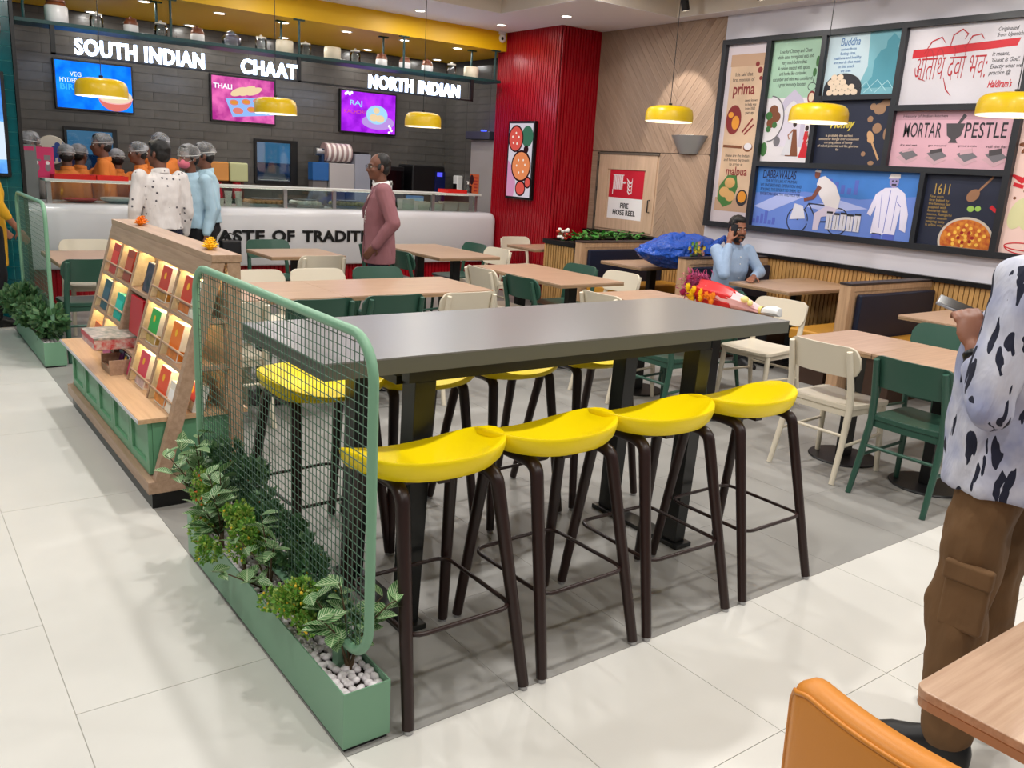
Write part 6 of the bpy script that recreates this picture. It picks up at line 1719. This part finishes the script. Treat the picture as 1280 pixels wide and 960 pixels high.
def person(label, loc, rz, h, shirt, trousers, skin, pose=None, hem=0.80, sleeve=0.92, belly=0.0, beard=None, hairnet=False, mask=None, glasses=False, bald=False, head_yaw=0, head_pitch=0, voxel=0.009, jacket=None, group=None, lh=(1,0.5), rh=(1,0.5), disp=(0.007,9), baggy=1.0, phone=None, extras=None, collar=True, footyaw=(0,0)):
    s = h/1.72
    J = dict(hip=(0,0,0.93), chest=(0,0.01,1.22), neck=(0,-0.012,1.45), head=(0,0.018,1.60),
             shL=(-0.185,-0.01,1.40), elL=(-0.235,-0.03,1.12), wrL=(-0.235,0.05,0.87), shR=(0.185,-0.01,1.40), elR=(0.235,-0.03,1.12), wrR=(0.235,0.05,0.87),
             hpL=(-0.095,0,0.90), knL=(-0.105,0.02,0.49), anL=(-0.11,-0.03,0.085), hpR=(0.095,0,0.90), knR=(0.105,0.02,0.49), anR=(0.11,-0.03,0.085), pnL=(1,0,0), pnR=(-1,0,0))
    if pose: J.update(pose)
    J = {k: Vector(v)*(s if not k.startswith('pn') else 1) for k, v in J.items()}
    t = thing('person', label, 'person', loc, R(rz), group)
    # --- body, one surface
    b = MB()
    hr = Euler((R(-head_pitch), 0, R(head_yaw))).to_matrix(); H = J['head']
    def hp(x, y, z): return H + hr @ (Vector((x,y,z))*s)
    def he(c, r): b.ell(hp(*c), r[0]*s, r[1]*s, r[2]*s, 18, 12, hr)
    he((0,-0.012,0.032),(0.072,0.092,0.086)); he((0,0.022,-0.028),(0.061,0.072,0.082)); he((0,0.036,-0.082),(0.040,0.046,0.036))
    he((0,0.078,0.016),(0.048,0.016,0.011)); he((0.034,0.066,-0.028),(0.022,0.022,0.02)); he((-0.034,0.066,-0.028),(0.022,0.022,0.02))
    he((0,0.086,-0.058),(0.024,0.011,0.0075)); he((0,0.083,-0.070),(0.020,0.011,0.0075)); he((0,0.074,-0.098),(0.02,0.014,0.014))
    b.cap(hp(0,0.086,0.004), hp(0,0.106,-0.030), 0.009*s, 0.0125*s); he((0.012,0.096,-0.036),(0.009,0.010,0.007)); he((-0.012,0.096,-0.036),(0.009,0.010,0.007))
    for sx in (-1, 1): b.ell(hp(sx*0.074,-0.006,-0.014), 0.010*s, 0.020*s, 0.031*s, 10, 8, hr @ Matrix.Rotation(sx*0.35,3,'Z'))
    b.cap(J['neck']-Vector((0,0.0,0.04*s)), H+hr @ Vector((0,-0.015,-0.05))*s, 0.056*s, 0.053*s)
    def torso(rings, n=28):
        P, C, N = J['hip'], J['chest'], J['neck']; out = []
        for tt, rx, ry, oy in rings:
            if tt < 0: c = P+Vector((0,0,1))*tt*(N.z-P.z)
            elif tt < 0.55: c = P.lerp(C, tt/0.55)
            else: c = C.lerp(N, (tt-0.55)/0.45)
            out.append([c+Vector((rx*s*math.copysign(abs(math.cos(a))**0.85, math.cos(a)), oy*s+ry*s*math.sin(a), 0)) for a in [2*PI*j/n for j in range(n)]])
        return out
    b.loft(torso([(-0.1,0.12,0.09,0),(0.0,0.15,0.10,0),(0.3,0.135,0.09,0),(0.6,0.16,0.10,0),(0.85,0.14,0.08,0),(0.97,0.07,0.06,0)]))
    for sd in 'LR':
        b.cap(J['sh'+sd], J['el'+sd], 0.046*s, 0.038*s); b.cap(J['el'+sd], J['wr'+sd], 0.038*s, 0.026*s)
        hk = lh if sd == 'L' else rh
        hand(b, J['wr'+sd], J['el'+sd], J['pn'+sd], (1 if sd == 'L' else -1)*hk[0], hk[1], s)
        b.cap(J['hp'+sd], J['kn'+sd], 0.072*s, 0.05*s); b.cap(J['kn'+sd], J['an'+sd], 0.05*s, 0.036*s)
    bake('body', b, skin, t, voxel, 4)
    # --- face pieces
    e = MB()
    for sx in (-1, 1):
        e.cur = 0; e.ell(hp(sx*0.030,0.080,0.001), 0.0135*s, 0.009*s, 0.0085*s, 10, 6, hr)
        e.cur = 1; e.ell(hp(sx*0.030,0.0865,0.001), 0.0062*s, 0.0038*s, 0.0062*s, 8, 6, hr)
    obj('eyes', e, [M_eye, M_iris], t, 180)
    e = MB()
    for sx in (-1, 1): e.cap(hp(sx*0.014,0.093,0.020), hp(sx*0.046,0.080,0.022), 0.0045*s, 0.003*s, 6)
    obj('eyebrows', e, M_hair, t, 180)
    hb = MB()
    if bald:
        hb.ell(hp(0,-0.030,0.043), 0.080*s, 0.086*s, 0.082*s, 18, 12, hr); hb.ell(hp(0,-0.048,-0.01), 0.074*s, 0.060*s, 0.07*s, 16, 10, hr)
    else:
        hb.ell(hp(0,-0.022,0.048), 0.081*s, 0.094*s, 0.084*s, 18, 12, hr); hb.ell(hp(0,-0.045,0.0), 0.077*s, 0.064*s, 0.078*s, 16, 10, hr)
        hb.ell(hp(0,0.035,0.085), 0.06*s, 0.05*s, 0.035*s, 14, 8, hr)
    for sx in (-1, 1): hb.ell(hp(sx*0.070,0.018,0.0), 0.010*s, 0.018*s, 0.03*s, 8, 6, hr)
    bake('hair', hb, M_hair, t, max(voxel, 0.008), 3, (0.004, 40))
    if beard:
        bb = MB(); bb.ell(hp(0,0.030,-0.085), 0.053*s, 0.055*s, 0.040*s, 16, 10, hr)
        for sx in (-1, 1): bb.cap(hp(sx*0.062,0.01,-0.02), hp(sx*0.05,0.035,-0.075), 0.012*s, 0.014*s)
        bb.cap(hp(-0.028,0.083,-0.055), hp(0,0.094,-0.047), 0.006*s, 0.008*s); bb.cap(hp(0,0.094,-0.047), hp(0.028,0.083,-0.055), 0.008*s, 0.006*s)
        obj('beard', bb, M_hair, t, 180)
    if hairnet:
        nb = MB(); nb.ell(hp(0,-0.014,0.050), 0.096*s, 0.112*s, 0.088*s, 22, 14, hr)
        o = bake('hair_net', nb, M_net, t, 0.012, 3, (0.007, 24))
        bd = MB(); bd.tube([hp(0.097*math.cos(a), -0.016+0.112*math.sin(a), 0.030-0.012*math.sin(a)) for a in [2*PI*k/24 for k in range(24)]], 0.0035*s, 6, closed=True)
        obj('net_band', bd, mat('net_band',(206,206,206),0.6), t, 180)
    if mask:
        mb_ = MB(); mb_.ell(hp(0,0.052,-0.050), 0.060*s, 0.062*s, 0.052*s, 16, 10, hr)
        obj('face_mask', mb_, mask, t, 180)
        mb_ = MB()
        for sx in (-1, 1): mb_.tube([hp(sx*0.056,0.05,-0.03), hp(sx*0.078,0.0,-0.01)], 0.002*s, 5)
        obj('mask_strap', mb_, mat('net_band',(206,206,206),0.6), t)
    if glasses:
        gb = MB()
        for sx in (-1, 1):
            gb.tube([hp(sx*0.032+0.02*math.cos(a), 0.103, 0.0+0.016*math.sin(a)) for a in [2*PI*k/12 for k in range(12)]], 0.0018*s, 5, closed=True)
            gb.tube([hp(sx*0.052,0.103,0.004), hp(sx*0.077,0.0,0.004)], 0.0018*s, 5)
        gb.tube([hp(-0.012,0.105,0.002), hp(0.012,0.105,0.002)], 0.0018*s, 5)
        obj('glasses', gb, M_black, t, 180)
    # --- shirt
    hemT = (hem-0.93)/(1.45-0.93); g = baggy
    sb = MB()
    prof = [(hemT,0.178*g,0.128*g+belly*0.5,0), (hemT*0.5,0.176*g,0.128*g+belly*0.8,0),(0.10,0.172*g,0.126*g+belly,belly*0.4),(0.3,0.166*g,0.122*g+belly,belly*0.4),(0.55,0.178*g,0.130*g+belly*0.4,0.0),(0.78,0.184,0.115,-0.004),(0.90,0.150,0.090,-0.004),(0.965,0.085,0.068,0),(1.0,0.066,0.063,0)]
    sb.loft(torso(prof))
    for sd in 'LR':
        a, c, d = J['sh'+sd], J['el'+sd], J['wr'+sd]
        sb.ell(a, 0.066*s, 0.066*s, 0.062*s, 14, 10)
        if sleeve > 0.55:
            sb.cap(a, c, 0.064*s*g, 0.054*s*g); e2 = c.lerp(d, (sleeve-0.5)*2); sb.cap(c, e2, 0.054*s*g, 0.040*s*g)
        else: sb.cap(a, a.lerp(c, sleeve*2), 0.066*s*g, 0.060*s*g)
    bake('shirt', sb, shirt, t, max(voxel, 0.0085), 5, disp)
    if collar:
        cb = MB(); N = J['neck']
        cb.loft([[(N.x+(rr+0.002)*s*math.cos(a), N.y+0.004+(rr)*s*math.sin(a), N.z+dz*s-0.012*s*math.sin(a)) for a in [2*PI*j/20 for j in range(20)]] for rr, dz in ((0.076,-0.02),(0.072,0.022),(0.066,0.024),(0.064,-0.01))], cap=False)
        obj('collar', cb, shirt, t, 180)
    # --- trousers
    tb = MB()
    tb.loft(torso([(-0.13,0.15,0.11,0),(0.0,0.165,0.116,0),(0.08,0.160,0.116,0)]))
    tb.ell(J['hip']+Vector((0,-0.005,-0.05))*s, 0.166*s, 0.122*s, 0.11*s, 18, 12)
    for sd in 'LR':
        tb.cap(J['hp'+sd], J['kn'+sd], 0.092*s, 0.073*s*g); tb.cap(J['kn'+sd], J['an'+sd]+Vector((0,0,0.01)), 0.072*s*g, 0.056*s*g)
    bake('trousers', tb, trousers, t, max(voxel, 0.0085), 5, disp)
    # --- shoes
    for sd in 'LR':
        A = J['an'+sd]; f = MB(); fy = R(footyaw[0 if sd == 'L' else 1])
        ring = []
        z0 = A.z-0.085*s
        for (y, wd, ht) in ((-0.075,0.020,0.045),(-0.065,0.036,0.075),(-0.02,0.040,0.10),(0.04,0.042,0.085),(0.10,0.047,0.060),(0.15,0.043,0.048),(0.185,0.026,0.034),(0.195,0.010,0.02)):
            ring.append([(wd*s*math.cos(a), y*s, z0+max(0.0, ht*s*(0.5+0.62*math.sin(a)))) for a in [2*PI*j/14 for j in range(14)]])
        f.loft(ring).xf(Matrix.Translation((A.x, A.y, 0)) @ Matrix.Rotation(fy,4,'Z'))
        obj('shoe', f, M_sole, t, 70)
    if jacket:
        jb = MB(); n = 36; inner = []; outer = []
        a0, a1 = R(90+17), R(90+360-17)
        for tt, rx, ry, oy in [(-0.34,0.205,0.150,0),(-0.1,0.202,0.150,0),(0.12,0.192,0.142,0),(0.3,0.186,0.138,0),(0.55,0.196,0.142,0),(0.78,0.202,0.127,-0.004),(0.90,0.166,0.10,-0.006),(0.97,0.092,0.078,-0.006)]:
            P, C, N = J['hip'], J['chest'], J['neck']
            c = P+Vector((0,0,1))*tt*(N.z-P.z) if tt < 0 else (P.lerp(C, tt/0.55) if tt < 0.55 else C.lerp(N, (tt-0.55)/0.45))
            op = 1.25 if tt > 0.5 else (0.8 if tt > 0.2 else 1.0)
            aa0 = R(90)+(a0-R(90))*op*(1.25 if tt > 0.5 else 1); aa1 = R(450)-(R(450)-a1)*op*(1.25 if tt > 0.5 else 1)
            ro = [c+Vector((rx*s*math.cos(a), oy*s+ry*s*math.sin(a), 0)) for a in [aa0+(aa1-aa0)*j/n for j in range(n+1)]]
            ri = [c+Vector((rx*0.95*s*math.cos(a), oy*s+ry*0.95*s*math.sin(a), 0)) for a in [aa0+(aa1-aa0)*j/n for j in range(n, -1, -1)]]
            outer.append(ro+ri)
        jb.loft(outer)
        for sd in 'LR':
            a, c, d = J['sh'+sd], J['el'+sd], J['wr'+sd]
            jb.ell(a, 0.075*s, 0.074*s, 0.068*s, 14, 10); jb.cap(a, c, 0.073*s, 0.062*s); jb.cap(c, c.lerp(d, 0.95), 0.062*s, 0.048*s)
        bake('blazer', jb, jacket, t, 0.0075, 4, disp)
        lb = MB(); N = J['neck']
        for sx in (-1, 1):
            lb.add([(sx*0.075*s,N.y+0.02,N.z+0.01),(sx*0.11*s,N.y+0.105*s,N.z-0.10*s),(sx*0.06*s,N.y+0.165*s,N.z-0.22*s),(sx*0.035*s,N.y+0.16*s,N.z-0.30*s),(sx*0.05*s,N.y+0.07*s,N.z-0.02)], [(0,1,2,3,4)])
        o = obj('lapels', lb, mat('lapel_mauve', (116,74,82), 0.85), t); md = o.modifiers.new('s','SOLIDIFY'); md.thickness = 0.008
    return t, J, s
def fold(nt, bs, tc):
    mp = nt.nodes.new('ShaderNodeMapping'); mp.inputs['Scale'].default_value = (1.6,1.6,0.8); nt.links.new(tc.outputs['Object'], mp.inputs[0])
    n = nt.nodes.new('ShaderNodeTexNoise'); n.inputs['Scale'].default_value = 9; n.inputs['Detail'].default_value = 3; n.inputs['Distortion'].default_value = 0.8
    nt.links.new(mp.outputs[0], n.inputs['Vector'])
    bp = nt.nodes.new('ShaderNodeBump'); bp.inputs['Strength'].default_value = 0.9; bp.inputs['Distance'].default_value = 0.012
    nt.links.new(n.outputs['Fac'], bp.inputs['Height']); nt.links.new(bp.outputs[0], bs.inputs['Normal'])
def leafprint(name, base, c1, c2):
    """dark slender leaves scattered in clusters over a cloudy ground"""
    m = mat(name, base, 0.75); nt = m.node_tree; bs = nt.nodes['Principled BSDF']; N = nt.nodes.new; K = nt.links.new
    tc = N('ShaderNodeTexCoord'); outs = []
    for rot, st, sc, th in (((0.2,0.75,0.3),(1,1,0.24),21,0.27),((0.5,-0.8,-0.4),(1,1,0.25),20,0.26),((1.2,0.1,0.9),(1,1,0.28),19,0.24)):
        mp = N('ShaderNodeMapping'); mp.inputs['Rotation'].default_value = rot; mp.inputs['Scale'].default_value = st; K(tc.outputs['Object'], mp.inputs[0])
        nz = N('ShaderNodeTexNoise'); nz.inputs['Scale'].default_value = 22; K(mp.outputs[0], nz.inputs['Vector'])
        ad = N('ShaderNodeMix'); ad.data_type = 'RGBA'; ad.blend_type = 'LINEAR_LIGHT'; ad.inputs[0].default_value = 0.03
        K(mp.outputs[0], ad.inputs[6]); K(nz.outputs['Color'], ad.inputs[7])
        vo = N('ShaderNodeTexVoronoi'); vo.inputs['Scale'].default_value = sc; K(ad.outputs[2], vo.inputs['Vector'])
        lt = N('ShaderNodeMath'); lt.operation = 'LESS_THAN'; lt.inputs[1].default_value = th; K(vo.outputs['Distance'], lt.inputs[0]); outs.append(lt)
    mx = N('ShaderNodeMath'); mx.operation = 'MAXIMUM'; K(outs[0].outputs[0], mx.inputs[0]); K(outs[1].outputs[0], mx.inputs[1])
    m3 = N('ShaderNodeMath'); m3.operation = 'MAXIMUM'; K(mx.outputs[0], m3.inputs[0]); K(outs[2].outputs[0], m3.inputs[1])
    cl = N('ShaderNodeTexNoise'); cl.inputs['Scale'].default_value = 7; K(tc.outputs['Object'], cl.inputs['Vector'])
    gt = N('ShaderNodeMath'); gt.operation = 'GREATER_THAN'; gt.inputs[1].default_value = 0.455; K(cl.outputs['Fac'], gt.inputs[0])
    mu = N('ShaderNodeMath'); mu.operation = 'MULTIPLY'; K(m3.outputs[0], mu.inputs[0]); K(gt.outputs[0], mu.inputs[1])
    n2 = N('ShaderNodeTexNoise'); n2.inputs['Scale'].default_value = 5; n2.inputs['Detail'].default_value = 4; K(tc.outputs['Object'], n2.inputs['Vector'])
    r2 = N('ShaderNodeValToRGB'); r2.color_ramp.elements[0].position = 0.42; r2.color_ramp.elements[1].position = 0.6
    r2.color_ramp.elements[0].color = (*lin(c2),1); r2.color_ramp.elements[1].color = (*lin(base),1); K(n2.outputs['Fac'], r2.inputs['Fac'])
    mix = N('ShaderNodeMix'); mix.data_type = 'RGBA'; mix.inputs[7].default_value = (*lin(c1),1)
    K(mu.outputs[0], mix.inputs[0]); K(r2.outputs[0], mix.inputs[6]); K(mix.outputs[2], bs.inputs['Base Color'])
    fold(nt, bs, tc)
    return m
def dotprint(name, base, c1, scale, th):
    m = mat(name, base, 0.75); nt = m.node_tree; bs = nt.nodes['Principled BSDF']; N = nt.nodes.new; K = nt.links.new
    tc = N('ShaderNodeTexCoord'); vo = N('ShaderNodeTexVoronoi'); vo.inputs['Scale'].default_value = scale; vo.inputs['Randomness'].default_value = 0.55
    K(tc.outputs['Object'], vo.inputs['Vector'])
    lt = N('ShaderNodeMath'); lt.operation = 'LESS_THAN'; lt.inputs[1].default_value = th; K(vo.outputs['Distance'], lt.inputs[0])
    mix = N('ShaderNodeMix'); mix.data_type = 'RGBA'; mix.inputs[6].default_value = (*lin(base),1); mix.inputs[7].default_value = (*lin(c1),1)
    K(lt.outputs[0], mix.inputs[0]); K(mix.outputs[2], bs.inputs['Base Color'])
    fold(nt, bs, tc)
    return m
SK1 = mat('skin_brown', (142,92,70), 0.5); SK2 = mat('skin_dark', (110,70,54), 0.5); SK3 = mat('skin_tan', (160,110,84), 0.5)
M_print = leafprint('leaf_print_cotton', (200,202,216), (24,28,50), (146,152,184))
M_motif = dotprint('motif_cotton', (216,210,208), (84,80,88), 17, 0.17)
M_cargo = mat('brown_cotton', (112,82,52), 0.85, bump=0.9, bscale=9, var=0.12, vscale=6, stretch=(1.5,1.5,0.8))
M_jean = mat('navy_trousers', (34,36,56), 0.85); M_dk = mat('black_trousers', (26,26,30), 0.85)
M_lblue = mat('pale_blue_cotton', (168,198,216), 0.8, bump=0.9, bscale=11, stretch=(1.6,1.6,0.8)); M_orange = mat('orange_uniform', (212,120,48), 0.8, bump=0.9, bscale=11, stretch=(1.6,1.6,0.8))
M_mauve = mat('mauve_wool', (140,92,98), 0.85, bump=0.7, bscale=9, stretch=(1.5,1.5,0.8))
M_wshirt = mat('white_cotton', (226,224,222), 0.8)
M_den = mat('dusty_blue_cotton', (150,172,202), 0.8, bump=0.9, bscale=11, stretch=(1.6,1.6,0.8))
M_must = mat('mustard_cotton', (214,160,30), 0.8)
# standing man, right foreground
t, J, s = person('man in a leaf-print shirt and brown cargo trousers looking at a phone', (2.555,0.985,0), 4, 1.76, M_print, M_cargo, SK1,
    dict(elL=(-0.265,-0.005,1.09), wrL=(-0.205,0.075,1.225), pnL=(0.6,0.3,-0.5), elR=(0.25,-0.02,1.12), wrR=(0.25,0.03,0.87), pnR=(-1,0,0), anL=(-0.125,-0.02,0.085), knL=(-0.12,0.02,0.49), shL=(-0.2,-0.01,1.41), head=(0.07,-0.03,1.60), neck=(0.025,-0.025,1.45)),
    hem=0.83, sleeve=0.80, belly=0.02, head_pitch=14, voxel=0.006, lh=(-1,1.1), rh=(1,0.8), disp=(0.014,11), baggy=1.13, footyaw=(12,-8))
pk = MB().obox((0,0,0),0.03,0.15,0.20)
pk_ = o = obj('cargo_pocket', MB().box(-0.004,0.03,-0.06,0.06,-0.19,0.0), M_cargo, t, bevel=0.012, seg=3); o.location = (-0.196,-0.015,0.64); o.rotation_euler = (0,0,0.0)
o = obj('pocket_flap', MB().box(-0.011,0.02,-0.066,0.066,-0.05,0.01), M_cargo, pk_, bevel=0.01, seg=3); o.location = (0,0,0.004)
W_ = J['wrL']; E2 = J['elL']; dd = (W_-E2).normalized()
wa = MB().lathe([(0.031,-0.010),(0.034,-0.008),(0.034,0.008),(0.031,0.010)],20,cap=False).xf(Matrix.Translation(W_-dd*0.02) @ dd.to_track_quat('Z','Y').to_matrix().to_4x4())
obj('watch_strap', wa, M_blackp, t, 60)
obj('watch_case', MB().cyl((0.032,0,0),(0.042,0,0),0.018,n=16).xf(Matrix.Translation(W_-dd*0.02) @ dd.to_track_quat('Z','Y').to_matrix().to_4x4() @ Matrix.Rotation(2.6,4,'Z')), M_blackp, t, 60)
ph = thing('phone', 'dark phone held by the man in the leaf-print shirt', 'phone', M=Matrix.Translation((2.43,1.135,1.337)) @ Euler((R(18),R(-12),R(20))).to_matrix().to_4x4())
obj('phone_body', MB().box(-0.037,0.037,-0.075,0.075,-0.004,0.004), mat('phone_case',(150,150,156),0.3,0.6), ph, bevel=0.003)
obj('phone_glass', MB().box(-0.034,0.034,-0.072,0.072,0.0042,0.005), mat('phone_glass',(20,22,26),0.1), ph)
# man in the mauve blazer
t, J, s = person('man in a mauve blazer and white shirt standing among the tables', (3.645,6.90,0), 68, 1.70, M_wshirt, M_jean, SK2,
    dict(elL=(-0.27,-0.09,1.13), wrL=(-0.235,0.06,0.93), pnL=(1,0,0)), hem=0.86, belly=0.0, glasses=True, bald=True, beard=None, head_yaw=14, voxel=0.008, jacket=M_mauve, disp=(0.008,9))
# customers at the counter
person('man in a white shirt with a small dark motif, his back to the camera', (2.06,7.96,0), 12, 1.70, M_motif, M_jean, SK2, dict(elL=(-0.25,-0.02,1.12), wrL=(-0.26,0.05,0.88)), hem=0.96, belly=0.02, head_yaw=30, baggy=1.03, disp=(0.010,12), voxel=0.009)
person('man in a pale blue shirt, hair net and pink face mask', (2.45,8.42,0), 118, 1.67, M_lblue, M_dk, SK2, None, hem=0.95, hairnet=True, disp=(0.010,12), mask=mat('mask_pink',(214,110,130),0.7), voxel=0.009, belly=0.02)
person('man in a pale blue shirt and hair net farthest right at the counter', (2.73,8.86,0), 78, 1.70, M_lblue, M_dk, SK2, dict(elL=(-0.25,-0.06,1.10), wrL=(-0.23,0.02,0.85)), hem=0.95, hairnet=True, voxel=0.009, belly=0.02, disp=(0.010,12))
# kitchen staff
for k, (x, y, rz, h, yaw, lab) in enumerate(((1.77,10.55,-10,1.60,0,'staff member in orange and hair net, back turned, left of the pass window'),
        (1.97,10.95,-25,1.61,-20,'staff member in orange and hair net behind the one with the back turned'),
        (2.14,10.56,75,1.74,10,'tallest staff member in orange, facing left before the pass window'),
        (2.36,10.95,10,1.58,0,'short staff member in orange behind the tallest one'),
        (2.52,10.56,80,1.67,5,'staff member in orange facing left beside the white-shirted man'),
        (2.85,10.93,30,1.79,0,'staff member whose hair net shows above the white-shirted man'),
        (1.43,10.62,-70,1.71,-10,'staff member in grey at the far left behind the payment sign'))):
    person(lab, (x,y,0), rz, h, mat('grey_uniform',(120,116,112),0.8) if k == 6 else M_orange, M_dk, SK2, dict(elL=(-0.205,-0.02,1.12), wrL=(-0.19,0.05,0.88), elR=(0.205,-0.02,1.12), wrR=(0.19,0.05,0.88), shL=(-0.165,-0.01,1.40), shR=(0.165,-0.01,1.40)), hairnet=True, head_yaw=yaw, voxel=0.012, hem=0.80)
# seated man on the phone
t, J, s = person('seated man in a dusty blue shirt talking on a phone at the booth table', (6.50,5.30,0), 172, 1.72, M_den, M_dk, SK1,
    dict(hip=(0,0,0.55), chest=(0,0.05,0.83), neck=(0,0.05,1.06), head=(0,0.085,1.215), shL=(-0.19,0.05,1.01), shR=(0.19,0.05,1.01),
         elR=(0.255,0.245,0.815), wrR=(0.135,0.135,1.10), pnR=(-1,-0.2,0.1), elL=(-0.27,0.16,0.82), wrL=(-0.06,0.30,0.795), pnL=(0,0,-1),
         hpL=(-0.10,0.02,0.53), knL=(-0.11,0.43,0.53), anL=(-0.11,0.44,0.085), hpR=(0.10,0.02,0.53), knR=(0.11,0.43,0.53), anR=(0.11,0.44,0.085)),
    hem=0.54, beard=True, head_yaw=-16, voxel=0.007, lh=(1,0.3), rh=(1,0.9), disp=(0.006,10))
pl_ = MB()
for k_ in range(6): pl_.ell((0.0, 0.178-0.004*abs(k_-2), 0.64+0.065*k_), 0.006, 0.004, 0.006, 8, 5)
obj('buttons', pl_, M_white, t, 180, kind='stuff')
cl_ = MB()
for sx in (-1, 1): cl_.add([(sx*0.012,0.128,1.035),(sx*0.075,0.10,1.045),(sx*0.085,0.055,1.085),(sx*0.05,0.085,1.10),(sx*0.02,0.14,0.985)],[(0,1,2,3),(0,4,1)])
o = obj('collar', cl_, M_den, t); md = o.modifiers.new('s','SOLIDIFY'); md.thickness = 0.006
t2 = thing('phone', 'black phone at the ear of the seated man', 'phone', M=Matrix.Translation((6.395,5.185,1.195)) @ Euler((R(10),R(8),R(-10))).to_matrix().to_4x4())
obj('phone_body', MB().box(-0.004,0.004,-0.034,0.034,-0.07,0.07), M_blackp, t2, bevel=0.003)
# woman in mustard at the left edge
person('person in a mustard kurta at the left edge beside the teal column', (0.82,8.80,0), -80, 1.66, M_must, M_dk, SK1, dict(wrR=(0.235,0.17,0.90), elR=(0.235,0.02,1.12), wrL=(-0.235,0.15,0.9)), hem=0.55, sleeve=0.75, voxel=0.010)
# small bag held by the counter customer
t = thing('hand_bag', 'dark bag held low by the pale blue shirted man at the counter', 'bag', (2.86,8.56,0.56))
obj('bag_body', MB().box(-0.10,0.10,-0.05,0.05,0,0.22), mat('bag_dark',(24,24,28),0.5), t, bevel=0.02, seg=3)
obj('bag_handle', MB().tube([(-0.05,0,0.22),(-0.045,0,0.27),(0.0,0,0.29),(0.045,0,0.27),(0.05,0,0.22)],0.007,8), mat('bag_dark',(24,24,28),0.5), t, 60)
bpy.data.scenes.remove(SCR)
